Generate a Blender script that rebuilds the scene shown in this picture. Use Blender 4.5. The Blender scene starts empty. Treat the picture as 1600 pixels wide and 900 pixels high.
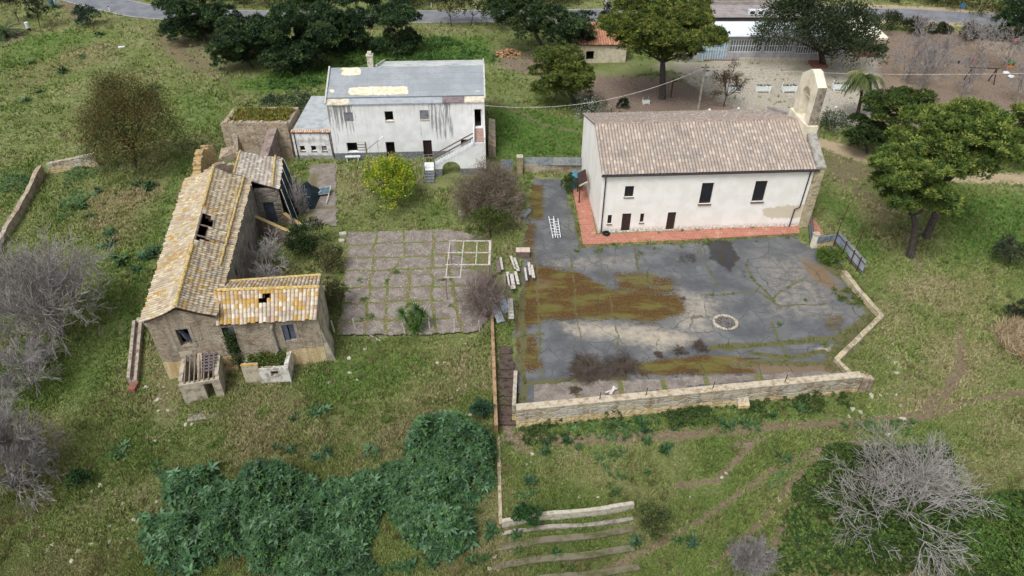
import bpy, math, random
import numpy as np
R = math.radians
# ------------------------------------------------------------------ camera, light
PITCH, FPX, CAMZ = R(38.0), 1100.0, 36.0
scene = bpy.context.scene
cam = bpy.data.objects.new('camera', bpy.data.cameras.new('camera'))
scene.collection.objects.link(cam); scene.camera = cam
cam.location = (0, 0, CAMZ); cam.rotation_euler = (R(90) - PITCH, 0, 0)
cam.data.sensor_width = 36; cam.data.lens = FPX / 1600 * 36
cam.data.clip_start = 0.5; cam.data.clip_end = 3000
SUN_EL, SUN_AZ = R(58), R(215)          # azimuth clockwise from +Y
w = bpy.data.worlds.new('World'); scene.world = w; w.use_nodes = True
nt = w.node_tree; nt.nodes.clear()
sky = nt.nodes.new('ShaderNodeTexSky'); sky.sky_type = 'NISHITA'; sky.sun_disc = False
sky.sun_elevation = SUN_EL; sky.sun_rotation = SUN_AZ; sky.dust_density = 3.0; sky.air_density = 0.8; sky.ozone_density = 0.8
bg = nt.nodes.new('ShaderNodeBackground'); bg.inputs[1].default_value = 0.125
wo = nt.nodes.new('ShaderNodeOutputWorld')
hs = nt.nodes.new('ShaderNodeHueSaturation'); hs.inputs['Saturation'].default_value = 0.3; nt.links.new(sky.outputs[0], hs.inputs['Color']); nt.links.new(hs.outputs[0], bg.inputs[0]); nt.links.new(bg.outputs[0], wo.inputs[0])
sl = bpy.data.lights.new('sun', 'SUN'); sl.energy = 1.4; sl.angle = R(24); sl.color = (1.0, 0.985, 0.965)
so = bpy.data.objects.new('sun', sl); scene.collection.objects.link(so)
so.rotation_euler = (R(90) - SUN_EL, 0, math.pi - SUN_AZ)
so.location = (0, 0, 80)
scene.view_settings.view_transform = 'Standard'; scene.view_settings.look = 'None'
scene.view_settings.gamma = 1; scene.view_settings.use_curve_mapping = False
scene.view_settings.exposure = 0.55
scene.render.engine = 'CYCLES'
# ------------------------------------------------------------------ picture <-> place
CC, SS = math.cos(PITCH), math.sin(PITCH)
def ray(px, py):
    u = (px - 800) / FPX; v = (450 - py) / FPX
    return np.array([u, CC + v * SS, -SS + v * CC])
def G(px, py, z=0.0):
    d = ray(px, py); t = (z - CAMZ) / d[2]
    return np.array([d[0] * t, d[1] * t, z])
def TOP(p, py):                     # height above (x,y) that shows at picture row py
    v = (450 - py) / FPX
    return CAMZ + p[1] * (v * CC - SS) / (CC + v * SS)
def inpoly(X, Y, poly):
    X = np.asarray(X, float); Y = np.asarray(Y, float); c = np.zeros(X.shape, bool); n = len(poly)
    for i in range(n):
        x0, y0 = poly[i][:2]; x1, y1 = poly[(i + 1) % n][:2]
        if y0 == y1: continue
        k = ((y0 > Y) != (y1 > Y)) & (X < (x1 - x0) * (Y - y0) / (y1 - y0) + x0)
        c ^= k
    return c
def dline(X, Y, pts):
    D = np.full(np.shape(X), 1e9)
    for a, b in zip(pts[:-1], pts[1:]):
        ax, ay = a[:2]; bx, by = b[:2]; dx, dy = bx - ax, by - ay; L = dx * dx + dy * dy + 1e-9
        t = np.clip(((X - ax) * dx + (Y - ay) * dy) / L, 0, 1)
        D = np.minimum(D, np.hypot(X - ax - t * dx, Y - ay - t * dy))
    return D
def sdpoly(X, Y, poly):
    pts = list(poly) + [poly[0]]; d = dline(X, Y, pts)
    return np.where(inpoly(X, Y, poly), d, -d)         # + inside
_rs = np.random.RandomState(5)
_perm = _rs.rand(256, 256)
def vn(X, Y, s):                                        # smooth value noise 0..1
    x = np.asarray(X, float) / s + 100.3; y = np.asarray(Y, float) / s + 57.7
    i = np.floor(x).astype(int); j = np.floor(y).astype(int); fx = x - i; fy = y - j
    fx = fx * fx * (3 - 2 * fx); fy = fy * fy * (3 - 2 * fy)
    g = lambda a, b: _perm[a % 256, b % 256]
    return (g(i, j) * (1 - fx) + g(i + 1, j) * fx) * (1 - fy) + (g(i, j + 1) * (1 - fx) + g(i + 1, j + 1) * fx) * fy
def fbm(X, Y, s): return 0.5 * vn(X, Y, s) + 0.3 * vn(X, Y, s / 2.1) + 0.2 * vn(X, Y, s / 4.3)
def sm(a, b, x):
    t = np.clip((x - a) / (b - a), 0, 1); return t * t * (3 - 2 * t)
def PG(pts, z=0.0): return [G(x, y, z)[:2] for x, y in pts]
COURT = PG([(806, 641), (806, 575), (800, 520), (812, 440), (815, 395), (822, 330), (832, 276), (884, 279), (897, 330), (912, 384),
            (1060, 378), (1240, 366), (1262, 384), (1300, 383), (1322, 423), (1380, 498), (1316, 564), (1341, 586)])
ROAD = PG([(-120, -75), (20, -36), (110, -10), (180, 8), (250, 20), (400, 26), (640, 26), (900, 24), (1150, 20), (1400, 22), (1480, 26), (1600, 34), (1800, 48), (2100, 74)])
def HT(X, Y):                                            # ground height
    X = np.asarray(X, float); Y = np.asarray(Y, float)
    yy = 42.5 - Y
    s = -0.135 * np.where(yy > 0, yy * yy / (yy + 1.2), 0)
    rd = sm(4, 9, dline(X, Y, ROAD))
    s = np.maximum(s, -4.5) + rd * (fbm(X, Y, 9) - 0.5) * 0.5 * sm(0, 6, np.abs(Y - 52) - 4) * (1 - ((X > -24) & (X < 1) & (Y > 38) & (Y < 74))) + rd * (vn(X, Y, 1.3) - 0.5) * 0.07
    d = sdpoly(X, Y, COURT)
    s = s * sm(0.12, -0.12, d) - 0.05 * sm(-0.12, 0.12, d)
    return s
def T(px, py):                                           # where the ray through a pixel meets the ground
    z = 0.0
    for k in range(12): p = G(px, py, z); z = float(HT(p[0], p[1]))
    return G(px, py, z)
def TZ(x, y): return float(HT(x, y))
# ------------------------------------------------------------------ materials
def S(r, g, b, k=1.0):
    f = lambda c: ((c / 255 / 12.92) if c / 255 <= 0.04045 else ((c / 255 + 0.055) / 1.055) ** 2.4) * k
    return (f(r), f(g), f(b), 1.0)
class NB:
    def __init__(s, name, rough=0.9, spec=0.2):
        s.mm = bpy.data.materials.new(name); s.mm.use_nodes = True; s.nt = s.mm.node_tree; s.nt.nodes.clear()
        s.o = s.nt.nodes.new('ShaderNodeOutputMaterial'); s.b = s.nt.nodes.new('ShaderNodeBsdfPrincipled')
        s.nt.links.new(s.b.outputs[0], s.o.inputs[0]); s.b.inputs['Roughness'].default_value = rough
        s.b.inputs['Specular IOR Level'].default_value = spec
    def set(s, sock, v):
        if isinstance(v, bpy.types.NodeSocket): s.nt.links.new(v, sock)
        elif v is not None: sock.default_value = v
    def n(s, t, ins=None, out=0, **pr):
        n = s.nt.nodes.new('ShaderNode' + t)
        for k, v in pr.items(): setattr(n, k, v)
        for k, v in (ins or {}).items(): s.set(n.inputs[k], v)
        return n.outputs[out]
    def ob(s): return s.n('TexCoord', out=3)
    def uv(s): return s.n('TexCoord', out=2)
    def mp(s, v, sc=(1, 1, 1), rot=(0, 0, 0), loc=(0, 0, 0)):
        return s.n('Mapping', {0: v, 1: loc, 2: rot, 3: sc})
    def noise(s, vec, sc, det=4, ro=0.6, dist=0): return s.n('TexNoise', {'Vector': vec, 'Scale': sc, 'Detail': det, 'Roughness': ro, 'Distortion': dist})
    def ramp(s, f, a, b): return s.n('MapRange', {0: f, 1: a, 2: b}, clamp=True, interpolation_type='SMOOTHSTEP')
    def m(s, op, a, b=None, c=None): return s.n('Math', {0: a, 1: b, 2: c}, operation=op)
    def mix(s, a, b, f, bt='MIX'):
        n = s.nt.nodes.new('ShaderNodeMix'); n.data_type = 'RGBA'; n.blend_type = bt
        s.set(n.inputs[0], f); s.set(n.inputs[6], a); s.set(n.inputs[7], b); return n.outputs[2]
    def cr(s, f, stops):
        n = s.nt.nodes.new('ShaderNodeValToRGB'); s.set(n.inputs[0], f); e = n.color_ramp.elements
        while len(e) < len(stops): e.new(0.5)
        for q, (p, c) in zip(e, stops): q.position = p; q.color = c
        return n.outputs[0]
    def attr(s, name, out=0): return s.n('Attribute', out=out, attribute_name=name)
    def sep(s, c): n = s.nt.nodes.new('ShaderNodeSeparateXYZ'); s.set(n.inputs[0], c); return n.outputs
    def bump(s, h, st, dist=0.1): s.set(s.b.inputs['Normal'], s.n('Bump', {'Height': h, 'Strength': st, 'Distance': dist}))
    def done(s, col): s.set(s.b.inputs['Base Color'], col); return s.mm
def simple(name, col, var=0.25, sc=3.0, rough=0.85, metal=0.0, dirt=None, spec=0.2):
    k = NB(name, rough, spec); v = k.ob(); n = k.noise(v, sc, 6, 0.65)
    d = dirt or tuple(c * (1 - var * 1.6) for c in col[:3]) + (1,)
    c = k.mix(col, d, k.ramp(n, 0.42, 0.68)); k.bump(n, 0.4, 0.03); k.b.inputs['Metallic'].default_value = metal
    return k.done(c)
MT = {}
def leafmat(name, trans=0.0, rough=0.7, att='Col'):
    k = NB(name, rough, 0.15); c = k.attr(att)
    return k.done(c)
MT['leaf'] = leafmat('foliage')
MT['waxy'] = leafmat('waxy_leaves', rough=0.45)
MT['bark_pine'] = simple('pine_bark', S(88, 80, 76), 0.4, 6)
MT['twig'] = simple('grey_twigs', S(164, 158, 156), 0.35, 2)
MT['twig_white'] = simple('pale_twigs', S(180, 174, 170), 0.3, 2)
MT['twig_purple'] = simple('purple_twigs', S(146, 130, 122), 0.35, 2)
MT['twig_brown'] = simple('brown_twigs', S(110, 98, 88), 0.35, 2)
MT['bark_dark'] = simple('dark_bark', S(72, 62, 54), 0.4, 5)
MT['limestone'] = simple('limestone', S(186, 180, 164), 0.3, 4, dirt=S(150, 142, 122))
MT['whitepaint'] = simple('white_paint', S(225, 228, 228), 0.15, 3, 0.6)
MT['oldwhite'] = simple('weathered_white', S(205, 200, 192), 0.3, 5, 0.7, dirt=S(140, 128, 115))
MT['wood_dark'] = simple('dark_wood', S(72, 54, 50), 0.35, 7)
MT['wood_grey'] = simple('grey_wood', S(140, 128, 115), 0.4, 8)
MT['rust'] = simple('rusted_iron', S(92, 62, 52), 0.4, 9, 0.8)
MT['iron_dark'] = simple('dark_iron', S(62, 62, 66), 0.3, 6, 0.6)
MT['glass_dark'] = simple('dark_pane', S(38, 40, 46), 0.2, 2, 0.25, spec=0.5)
MT['black'] = simple('plain_black', S(28, 26, 26), 0.2, 3)
MT['zinc'] = simple('galvanised_sheet', S(150, 162, 172), 0.25, 2.5, 0.5, 0.35, dirt=S(120, 124, 128))
MT['net'] = simple('dark_green_net', S(38, 52, 58), 0.25, 4)
MT['brick'] = simple('red_brick', S(146, 100, 86), 0.3, 8)
MT['rubber'] = simple('black_rubber', S(32, 32, 34), 0.2, 5)
MT['sill'] = simple('stone_sill', S(130, 108, 95), 0.3, 5)
MT['frame'] = simple('window_frame', S(60, 48, 44), 0.2, 5)
MT['pipe'] = simple('drainpipe', S(66, 60, 62), 0.2, 5)
MT['clay_pipe'] = simple('clay_flue', S(165, 158, 145), 0.3, 3)
MT['tarp'] = simple('teal_board', S(88, 118, 132), 0.4, 3)
MT['plaster_grey'] = simple('grey_blocking', S(128, 130, 136), 0.25, 2)
MT['ivory'] = simple('ivory_awning', S(228, 222, 200), 0.12, 1.5)
MT['redseat'] = simple('red_plastic', S(178, 52, 44), 0.2, 3, 0.5)
MT['greenplastic'] = simple('green_plastic', S(70, 130, 70), 0.2, 3, 0.5)
MT['blueplastic'] = simple('blue_glazing', S(150, 180, 192), 0.2, 1.5, 0.4)
MT['concrete'] = simple('old_concrete', S(160, 152, 142), 0.35, 1.6, dirt=S(112, 104, 96))
MT['logs'] = simple('cut_logs', S(190, 150, 115), 0.4, 6, dirt=S(110, 75, 60))
def mk_ground():
    k = NB('meadow_ground', 0.95, 0.1); v = k.ob(); s = k.sep(k.attr('m1')); q = k.sep(k.attr('m2'))
    n1 = k.noise(v, 0.22, 6, 0.6); n2 = k.noise(v, 1.1, 6, 0.65); n3 = k.noise(v, 5.0, 5, 0.7); n4 = k.noise(v, 14.0, 3, 0.7)
    c = k.mix(S(108, 120, 68), S(132, 138, 92), k.ramp(n1, 0.4, 0.62))
    c = k.mix(c, S(126, 122, 92), k.ramp(n2, 0.52, 0.7))
    c = k.mix(c, S(82, 98, 52), k.m('MULTIPLY', k.ramp(n3, 0.5, 0.68), 0.5))
    def ms(att, nz, w=0.35): return k.ramp(k.m('ADD', att, k.m('MULTIPLY', k.m('SUBTRACT', nz, 0.5), 1.5)), 0.5 - w, 0.5 + w)
    c = k.mix(c, k.mix(S(76, 106, 48), S(98, 124, 56), n3), k.m('MULTIPLY', ms(s[1], n2), 0.85))
    c = k.mix(c, k.mix(S(138, 124, 92), S(112, 100, 70), n3), k.m('MULTIPLY', ms(s[2], n2), 0.85))
    c = k.mix(c, k.mix(S(136, 122, 100), S(108, 94, 76), k.ramp(n3, .3, .7)), ms(s[0], n2, 0.4))
    c = k.mix(c, k.mix(S(196, 188, 176), S(150, 142, 122), k.ramp(n3, .42, .62)), ms(q[0], n3, 0.3))
    c = k.mix(c, k.mix(S(150, 132, 118), S(112, 98, 86), k.ramp(n3, .35, .65)), ms(q[1], n2, 0.4))
    c = k.mix(c, k.mix(S(196, 178, 150), S(160, 140, 110), n2), ms(q[2], n3, 0.25))
    c = k.mix(c, S(30, 26, 18), k.m('MULTIPLY', k.ramp(n4, 0.5, 0.75), 0.35))
    k.bump(k.m('ADD', n3, k.m('MULTIPLY', n4, 0.5)), 0.9, 0.12)
    return k.done(c)
MT['ground'] = mk_ground()
def mk_asphalt():
    k = NB('old_asphalt', 0.93, 0.12); v = k.ob(); s = k.sep(k.attr('m1')); q = k.sep(k.attr('m2'))
    n1 = k.noise(v, 0.35, 6, 0.6); n2 = k.noise(v, 1.6, 7, 0.68); n3 = k.noise(v, 7, 5, 0.7); n4 = k.noise(v, 30, 3, 0.7)
    c = k.mix(S(88, 90, 93), S(114, 115, 115), k.ramp(n1, 0.35, 0.65))
    c = k.mix(c, S(72, 74, 80), k.m('MULTIPLY', k.ramp(n2, 0.5, 0.68), 0.75))
    c = k.mix(c, S(150, 148, 142), k.m('MULTIPLY', k.ramp(n3, 0.6, 0.75), 0.5))
    def ms(att, nz, w=0.3): return k.ramp(k.m('ADD', att, k.m('MULTIPLY', k.m('SUBTRACT', nz, 0.5), 1.5)), 0.5 - w, 0.5 + w)
    c = k.mix(c, S(176, 166, 148), ms(s[2], n2, .45))
    moss = k.mix(k.mix(S(106, 82, 46), S(78, 60, 38), k.ramp(n3, .35, .6)), S(104, 98, 54), k.ramp(k.noise(k.mp(v, (.6, 1.5, 1)), .5, 6, .7), 0.46, 0.6))
    nm = k.m('ADD', k.m('MULTIPLY', k.noise(k.mp(v, (.55, 1.7, 1)), 1.1, 7, .7), .85), k.m('MULTIPLY', n3, .15))
    c = k.mix(c, moss, ms(s[0], k.m('ADD', nm, k.m('MULTIPLY', k.m('SUBTRACT', n3, .5), .9)), 0.22))
    c = k.mix(c, k.mix(S(88, 96, 58), S(108, 98, 76), n3), ms(s[1], k.m('ADD', k.m('MULTIPLY', k.m('SUBTRACT', n2, .5), .9), n3), 0.14))
    c = k.mix(c, k.mix(S(52, 54, 58), S(62, 52, 34), k.ramp(n2, .45, .6)), k.m('MULTIPLY', ms(q[0], n2, 0.25), 0.8))
    c = k.mix(c, k.mix(S(132, 118, 96), S(112, 86, 60), n2), ms(q[1], n3, 0.3))
    vd = k.n('TexVoronoi', {'Vector': k.n('VectorMath', {0: v, 1: k.n('TexNoise', {'Vector': v, 'Scale': .8, 'Detail': 4}, out=1)}, operation='ADD'), 'Scale': .42}, feature='DISTANCE_TO_EDGE')
    c = k.mix(c, S(64, 66, 56), k.m('MULTIPLY', k.m('MULTIPLY', k.ramp(vd, .02, .004), k.ramp(n1, .4, .55)), .65))
    k.bump(k.m('ADD', n3, n4), 0.5, 0.03); return k.done(c)
MT['asphalt'] = mk_asphalt()
def mk_slab():
    k = NB('cracked_slab', 0.9, 0.15); v = k.ob(); s = k.sep(k.attr('m1'))
    n2 = k.noise(v, 1.2, 7, 0.65); n3 = k.noise(v, 6, 5, 0.7)
    c = k.mix(S(144, 135, 126), S(114, 106, 98), k.ramp(n2, 0.35, 0.65)); c = k.mix(c, S(172, 164, 152), k.m('MULTIPLY', k.ramp(n3, .58, .72), 0.7))
    j = k.ramp(k.m('ADD', s[1], k.m('MULTIPLY', k.m('SUBTRACT', n3, 0.5), 1.6)), 0.35, 0.6)
    c = k.mix(c, k.mix(S(96, 108, 54), S(120, 108, 78), k.ramp(n2, .4, .6)), j)
    c = k.mix(c, S(200, 196, 184), k.m('MULTIPLY', k.ramp(k.noise(v, 9, 2, .5), .62, .7), s[2]))
    k.bump(n3, 0.5, 0.04); return k.done(c)
MT['slab'] = mk_slab()
def mk_plaster_cream():
    k = NB('cream_plaster', 0.9, 0.1); v = k.ob(); x, y, z = k.sep(v)
    n = k.noise(v, 0.7, 6, 0.6); st = k.noise(k.mp(v, (1.6, 1.6, 0.12)), 1.6, 4, 0.6); f = k.noise(v, 5, 5, .7)
    c = k.mix(S(234, 231, 222), S(242, 240, 234), k.ramp(n, .4, .6))
    c = k.mix(c, S(214, 202, 176), k.m('MULTIPLY', k.ramp(st, .55, .8), 0.25))
    low = k.m('MULTIPLY', k.ramp(z, 0.7, 0.1), k.ramp(f, .38, .6)); c = k.mix(c, S(168, 160, 142), low)
    pm = k.m('MULTIPLY', k.ramp(x, 12.9, 17.0), k.m('MULTIPLY', k.ramp(z, 0.4, 1.5), k.ramp(z, 3.0, 1.9)))
    pe = k.ramp(k.m('ADD', pm, k.m('ADD', k.m('MULTIPLY', k.m('SUBTRACT', k.noise(v, 1.6, 8, .75), .5), 1.5), k.m('MULTIPLY', k.m('SUBTRACT', f, .5), .5))), .55, .6)
    c = k.mix(c, S(204, 192, 166), k.m('MULTIPLY', pe, .85))
    k.bump(f, 0.2, 0.02); return k.done(c)
MT['cream'] = mk_plaster_cream()
def mk_plaster_white():
    k = NB('streaked_white_plaster', 0.9, 0.1); v = k.ob(); x, y, z = k.sep(v)
    n = k.noise(v, 0.8, 6, 0.6); st = k.noise(k.mp(v, (3.2, 3.2, 0.16)), 1.5, 6, 0.7); f = k.noise(v, 6, 5, .7)
    c = k.mix(S(224, 224, 222), S(236, 237, 237), k.ramp(n, .4, .6))
    c = k.mix(c, S(190, 170, 135), k.m('MULTIPLY', k.m('MULTIPLY', k.ramp(st, .45, .7), k.ramp(z, 2.5, 6.2)), 0.4))
    zl = k.m('MULTIPLY', k.ramp(x, 3.3, 2.2), k.ramp(z, .4, 6.2))
    zr = k.m('MULTIPLY', k.m('MULTIPLY', k.ramp(x, 9.9, 10.6), k.ramp(x, 13.4, 12.6)), k.ramp(z, .4, 4.5))
    msk = k.m('MAXIMUM', zl, k.m('MAXIMUM', k.m('MULTIPLY', zr, .85), 0.2))
    stk = k.ramp(k.m('ADD', k.m('MULTIPLY', msk, 0.26), st), 0.64, 0.78)
    c = k.mix(c, k.mix(S(88, 88, 88), S(138, 138, 134), f), k.m('MULTIPLY', stk, .85))
    c = k.mix(c, S(92, 94, 96), k.m('MULTIPLY', k.ramp(k.noise(v, 1.9, 6, .75), .62, .72), 0.4))
    pl = k.ramp(z, 0.82, 0.78); c = k.mix(c, k.mix(S(138, 142, 146), S(96, 98, 100), k.ramp(f, .4, .6)), pl)
    k.bump(f, 0.2, 0.02); return k.done(c)
MT['white'] = mk_plaster_white()
def mk_rubble(name, a, b, mort, sc=2.2, band=None, cream=0):
    k = NB(name, 0.95, 0.1); v = k.ob(); x, y, z = k.sep(v)
    vv = k.mp(v, (1, 1, 1.8)); vo = k.n('TexVoronoi', {'Vector': vv, 'Scale': sc, 'Randomness': 1.0}, out=1); vd = k.n('TexVoronoi', {'Vector': vv, 'Scale': sc}, feature='DISTANCE_TO_EDGE')
    r = k.sep(vo)[0]; n = k.noise(v, 0.6, 6, 0.65); f = k.noise(v, 7, 5, .75); st = k.noise(k.mp(v, (2, 2, .2)), 1.2, 5, .65)
    c = k.mix(a, b, r); c = k.mix(c, mort, k.ramp(vd, 0.09, 0.02))
    c = k.mix(c, mort, k.m('MULTIPLY', k.ramp(n, .48, .6), .8))
    bl = k.noise(v, .85, 6, .7, .5); c = k.mix(c, S(196, 186, 168), k.m('MULTIPLY', k.ramp(bl, .54, .66), .55)); c = k.mix(c, S(104, 90, 76), k.m('MULTIPLY', k.ramp(bl, .46, .36), .6))
    c = k.mix(c, S(96, 92, 88), k.m('MULTIPLY', k.ramp(st, .5, .68), .5)); c = k.mix(c, S(64, 58, 50), k.m('MULTIPLY', k.ramp(f, .55, .75), .5))
    if band is not None:
        nz = k.m('ADD', z, k.m('MULTIPLY', k.m('SUBTRACT', n, .5), .5))
        c = k.mix(c, k.mix(S(206, 190, 152), S(182, 156, 112), k.ramp(st, .4, .65)), k.ramp(nz, band, band - .06))
    k.bump(k.m('ADD', k.ramp(vd, 0, 0.12), k.m('MULTIPLY', f, .6)), 0.6, 0.06); return k.done(c)
MT['rubble'] = mk_rubble('rubble_masonry', S(186, 166, 140), S(142, 124, 106), S(176, 164, 146))
MT['farmwall'] = mk_rubble('farmhouse_masonry', S(172, 156, 134), S(136, 122, 108), S(168, 156, 138), 3.0, band=2.0)
MT['farmwall_dark'] = mk_rubble('farmhouse_side_plaster', S(142, 136, 126), S(116, 110, 102), S(150, 142, 130), 1.0)
MT['ashlar'] = mk_rubble('weathered_ashlar', S(186, 172, 140), S(150, 140, 120), S(196, 184, 152), 1.6)
MT['courtwall'] = mk_rubble('limewashed_wall', S(190, 176, 150), S(146, 128, 100), S(182, 178, 166), 1.4, band=.8)
MT['lichen_wall'] = mk_rubble('lichened_wall', S(150, 132, 122), S(120, 100, 98), S(150, 140, 132), 1.2)
def mk_belfry():
    k = NB('belfry_stucco', 0.9, 0.1); v = k.ob(); n = k.noise(v, 1.2, 6, .6); f = k.noise(v, 6, 5, .7)
    c = k.mix(S(228, 220, 200), S(206, 196, 172), k.ramp(n, .4, .65)); c = k.mix(c, S(150, 138, 115), k.m('MULTIPLY', k.ramp(f, .6, .75), .6)); k.bump(f, .2, .02); return k.done(c)
MT['belfry'] = mk_belfry()
def mk_tiles(name, stops, lich, lth, seedv=0.0):
    k = NB(name, 0.85, 0.15); uv = k.uv(); v = k.ob()
    fl = k.n('VectorMath', {0: uv}, operation='FLOOR'); wn = k.n('TexWhiteNoise', {0: fl}, noise_dimensions='2D')
    wn2 = k.n('TexWhiteNoise', {0: k.mp(fl, (1, 1, 1), loc=(31.5, 7.2, 0))}, noise_dimensions='2D')
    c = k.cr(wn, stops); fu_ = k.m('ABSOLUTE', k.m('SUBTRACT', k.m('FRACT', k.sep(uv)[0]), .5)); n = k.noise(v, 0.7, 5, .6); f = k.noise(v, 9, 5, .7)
    c = k.mix(c, tuple(x * .55 for x in stops[0][1][:3]) + (1,), k.m('MULTIPLY', k.ramp(f, .5, .75), .5))
    c = k.mix(c, S(118, 116, 112), k.m('MULTIPLY', k.ramp(k.noise(v, .45, 5, .65), .5, .66), .35))
    c = k.mix(c, tuple(x * .42 for x in stops[-1][1][:3]) + (1,), k.m('MULTIPLY', k.ramp(fu_, .3, .42), .8))  # valleys darkened in the colour: dirtier channel tiles plus shade between the barrels
    if lich is not None:
        a = k.m('ADD', k.m('MULTIPLY', n, .7), k.m('ADD', k.m('MULTIPLY', wn2, .42), k.m('MULTIPLY', f, .35)))
        c = k.mix(c, k.mix(lich, S(150, 112, 40), f), k.m('MULTIPLY', k.ramp(a, lth, lth + .1), .85))
    k.bump(f, .3, .02); return k.done(c)
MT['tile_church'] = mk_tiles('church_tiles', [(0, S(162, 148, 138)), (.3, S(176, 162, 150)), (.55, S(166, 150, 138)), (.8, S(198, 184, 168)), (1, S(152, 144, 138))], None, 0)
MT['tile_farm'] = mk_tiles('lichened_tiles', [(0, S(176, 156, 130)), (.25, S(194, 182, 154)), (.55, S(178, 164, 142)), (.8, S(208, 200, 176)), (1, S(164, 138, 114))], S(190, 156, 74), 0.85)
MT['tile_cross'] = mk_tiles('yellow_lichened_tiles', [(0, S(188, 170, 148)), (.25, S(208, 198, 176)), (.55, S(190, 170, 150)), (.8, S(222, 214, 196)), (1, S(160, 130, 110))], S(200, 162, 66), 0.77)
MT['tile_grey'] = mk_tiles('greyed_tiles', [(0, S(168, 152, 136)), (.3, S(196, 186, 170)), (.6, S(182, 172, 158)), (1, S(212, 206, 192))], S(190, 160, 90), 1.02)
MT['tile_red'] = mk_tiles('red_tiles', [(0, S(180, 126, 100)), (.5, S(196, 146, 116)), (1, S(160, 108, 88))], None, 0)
def mk_bitumen():
    k = NB('bitumen_roof', 0.6, 0.3); uv = k.uv(); u, vv, _ = k.sep(uv); v = k.ob()
    n = k.noise(v, 0.5, 5, .6); f = k.noise(v, 3, 6, .65); e = k.noise(v, 1.1, 7, .65)
    c = k.mix(S(142, 149, 153), S(154, 160, 164), k.ramp(n, .4, .6)); c = k.mix(c, S(142, 138, 138), k.m('MULTIPLY', k.ramp(f, .5, .65), .6))
    lap = k.m('FRACT', k.m('MULTIPLY', vv, 1.02)); c = k.mix(c, S(104, 110, 116), k.m('MULTIPLY', k.ramp(lap, .05, .015), .6))
    lu = k.m('FRACT', k.m('MULTIPLY', u, .25)); c = k.mix(c, S(118, 124, 130), k.m('MULTIPLY', k.ramp(lu, .02, .006), .35))
    def patch(u0, u1, v0, v1, th=.5):
        a = k.m('MULTIPLY', k.m('MULTIPLY', k.ramp(u, u0 - .5, u0 + .5), k.ramp(u, u1 + .5, u1 - .5)), k.m('MULTIPLY', k.ramp(vv, v0 - .25, v0 + .25), k.ramp(vv, v1 + .25, v1 - .25)))
        return k.ramp(k.m('ADD', a, k.m('MULTIPLY', k.m('SUBTRACT', e, .5), 2.4)), th - .02, th + .02)
    p = k.m('MAXIMUM', patch(2.2, 8.3, .35, 1.7), k.m('MAXIMUM', patch(1.3, 3.2, 3.9, 5.2), k.m('MAXIMUM', patch(15.2, 15.8, .5, .9), patch(.3, .7, .9, 1.5))))
    c = k.mix(c, k.mix(S(226, 218, 194), S(206, 190, 150), k.ramp(f, .45, .62)), p)
    k.bump(f, .2, .02); return k.done(c)
MT['bitumen'] = mk_bitumen()
def mk_redpave():
    k = NB('red_tile_paving', 0.85, 0.2); v = k.ob(); n = k.noise(v, 1.3, 6, .65); f = k.noise(v, 6, 4, .7)
    br = k.n('TexBrick', {'Vector': v, 'Color1': S(176, 118, 100), 'Color2': S(160, 104, 88), 'Mortar': S(190, 150, 130), 'Scale': 1.0, 'Mortar Size': .012, 'Brick Width': .3, 'Row Height': .3})
    c = k.mix(br, S(196, 160, 140), k.m('MULTIPLY', k.ramp(n, .52, .7), .6)); c = k.mix(c, S(120, 84, 68), k.m('MULTIPLY', k.ramp(f, .58, .72), .5)); return k.done(c)
MT['redpave'] = mk_redpave()
def mk_road():
    k = NB('road_asphalt', 0.85, 0.25); v = k.ob(); n = k.noise(v, .5, 5, .6); f = k.noise(v, 6, 5, .7)
    c = k.mix(S(112, 114, 119), S(128, 130, 134), k.ramp(n, .4, .6)); c = k.mix(c, S(100, 102, 106), k.m('MULTIPLY', k.ramp(f, .5, .7), .5)); return k.done(c)
MT['road'] = mk_road()
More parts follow.
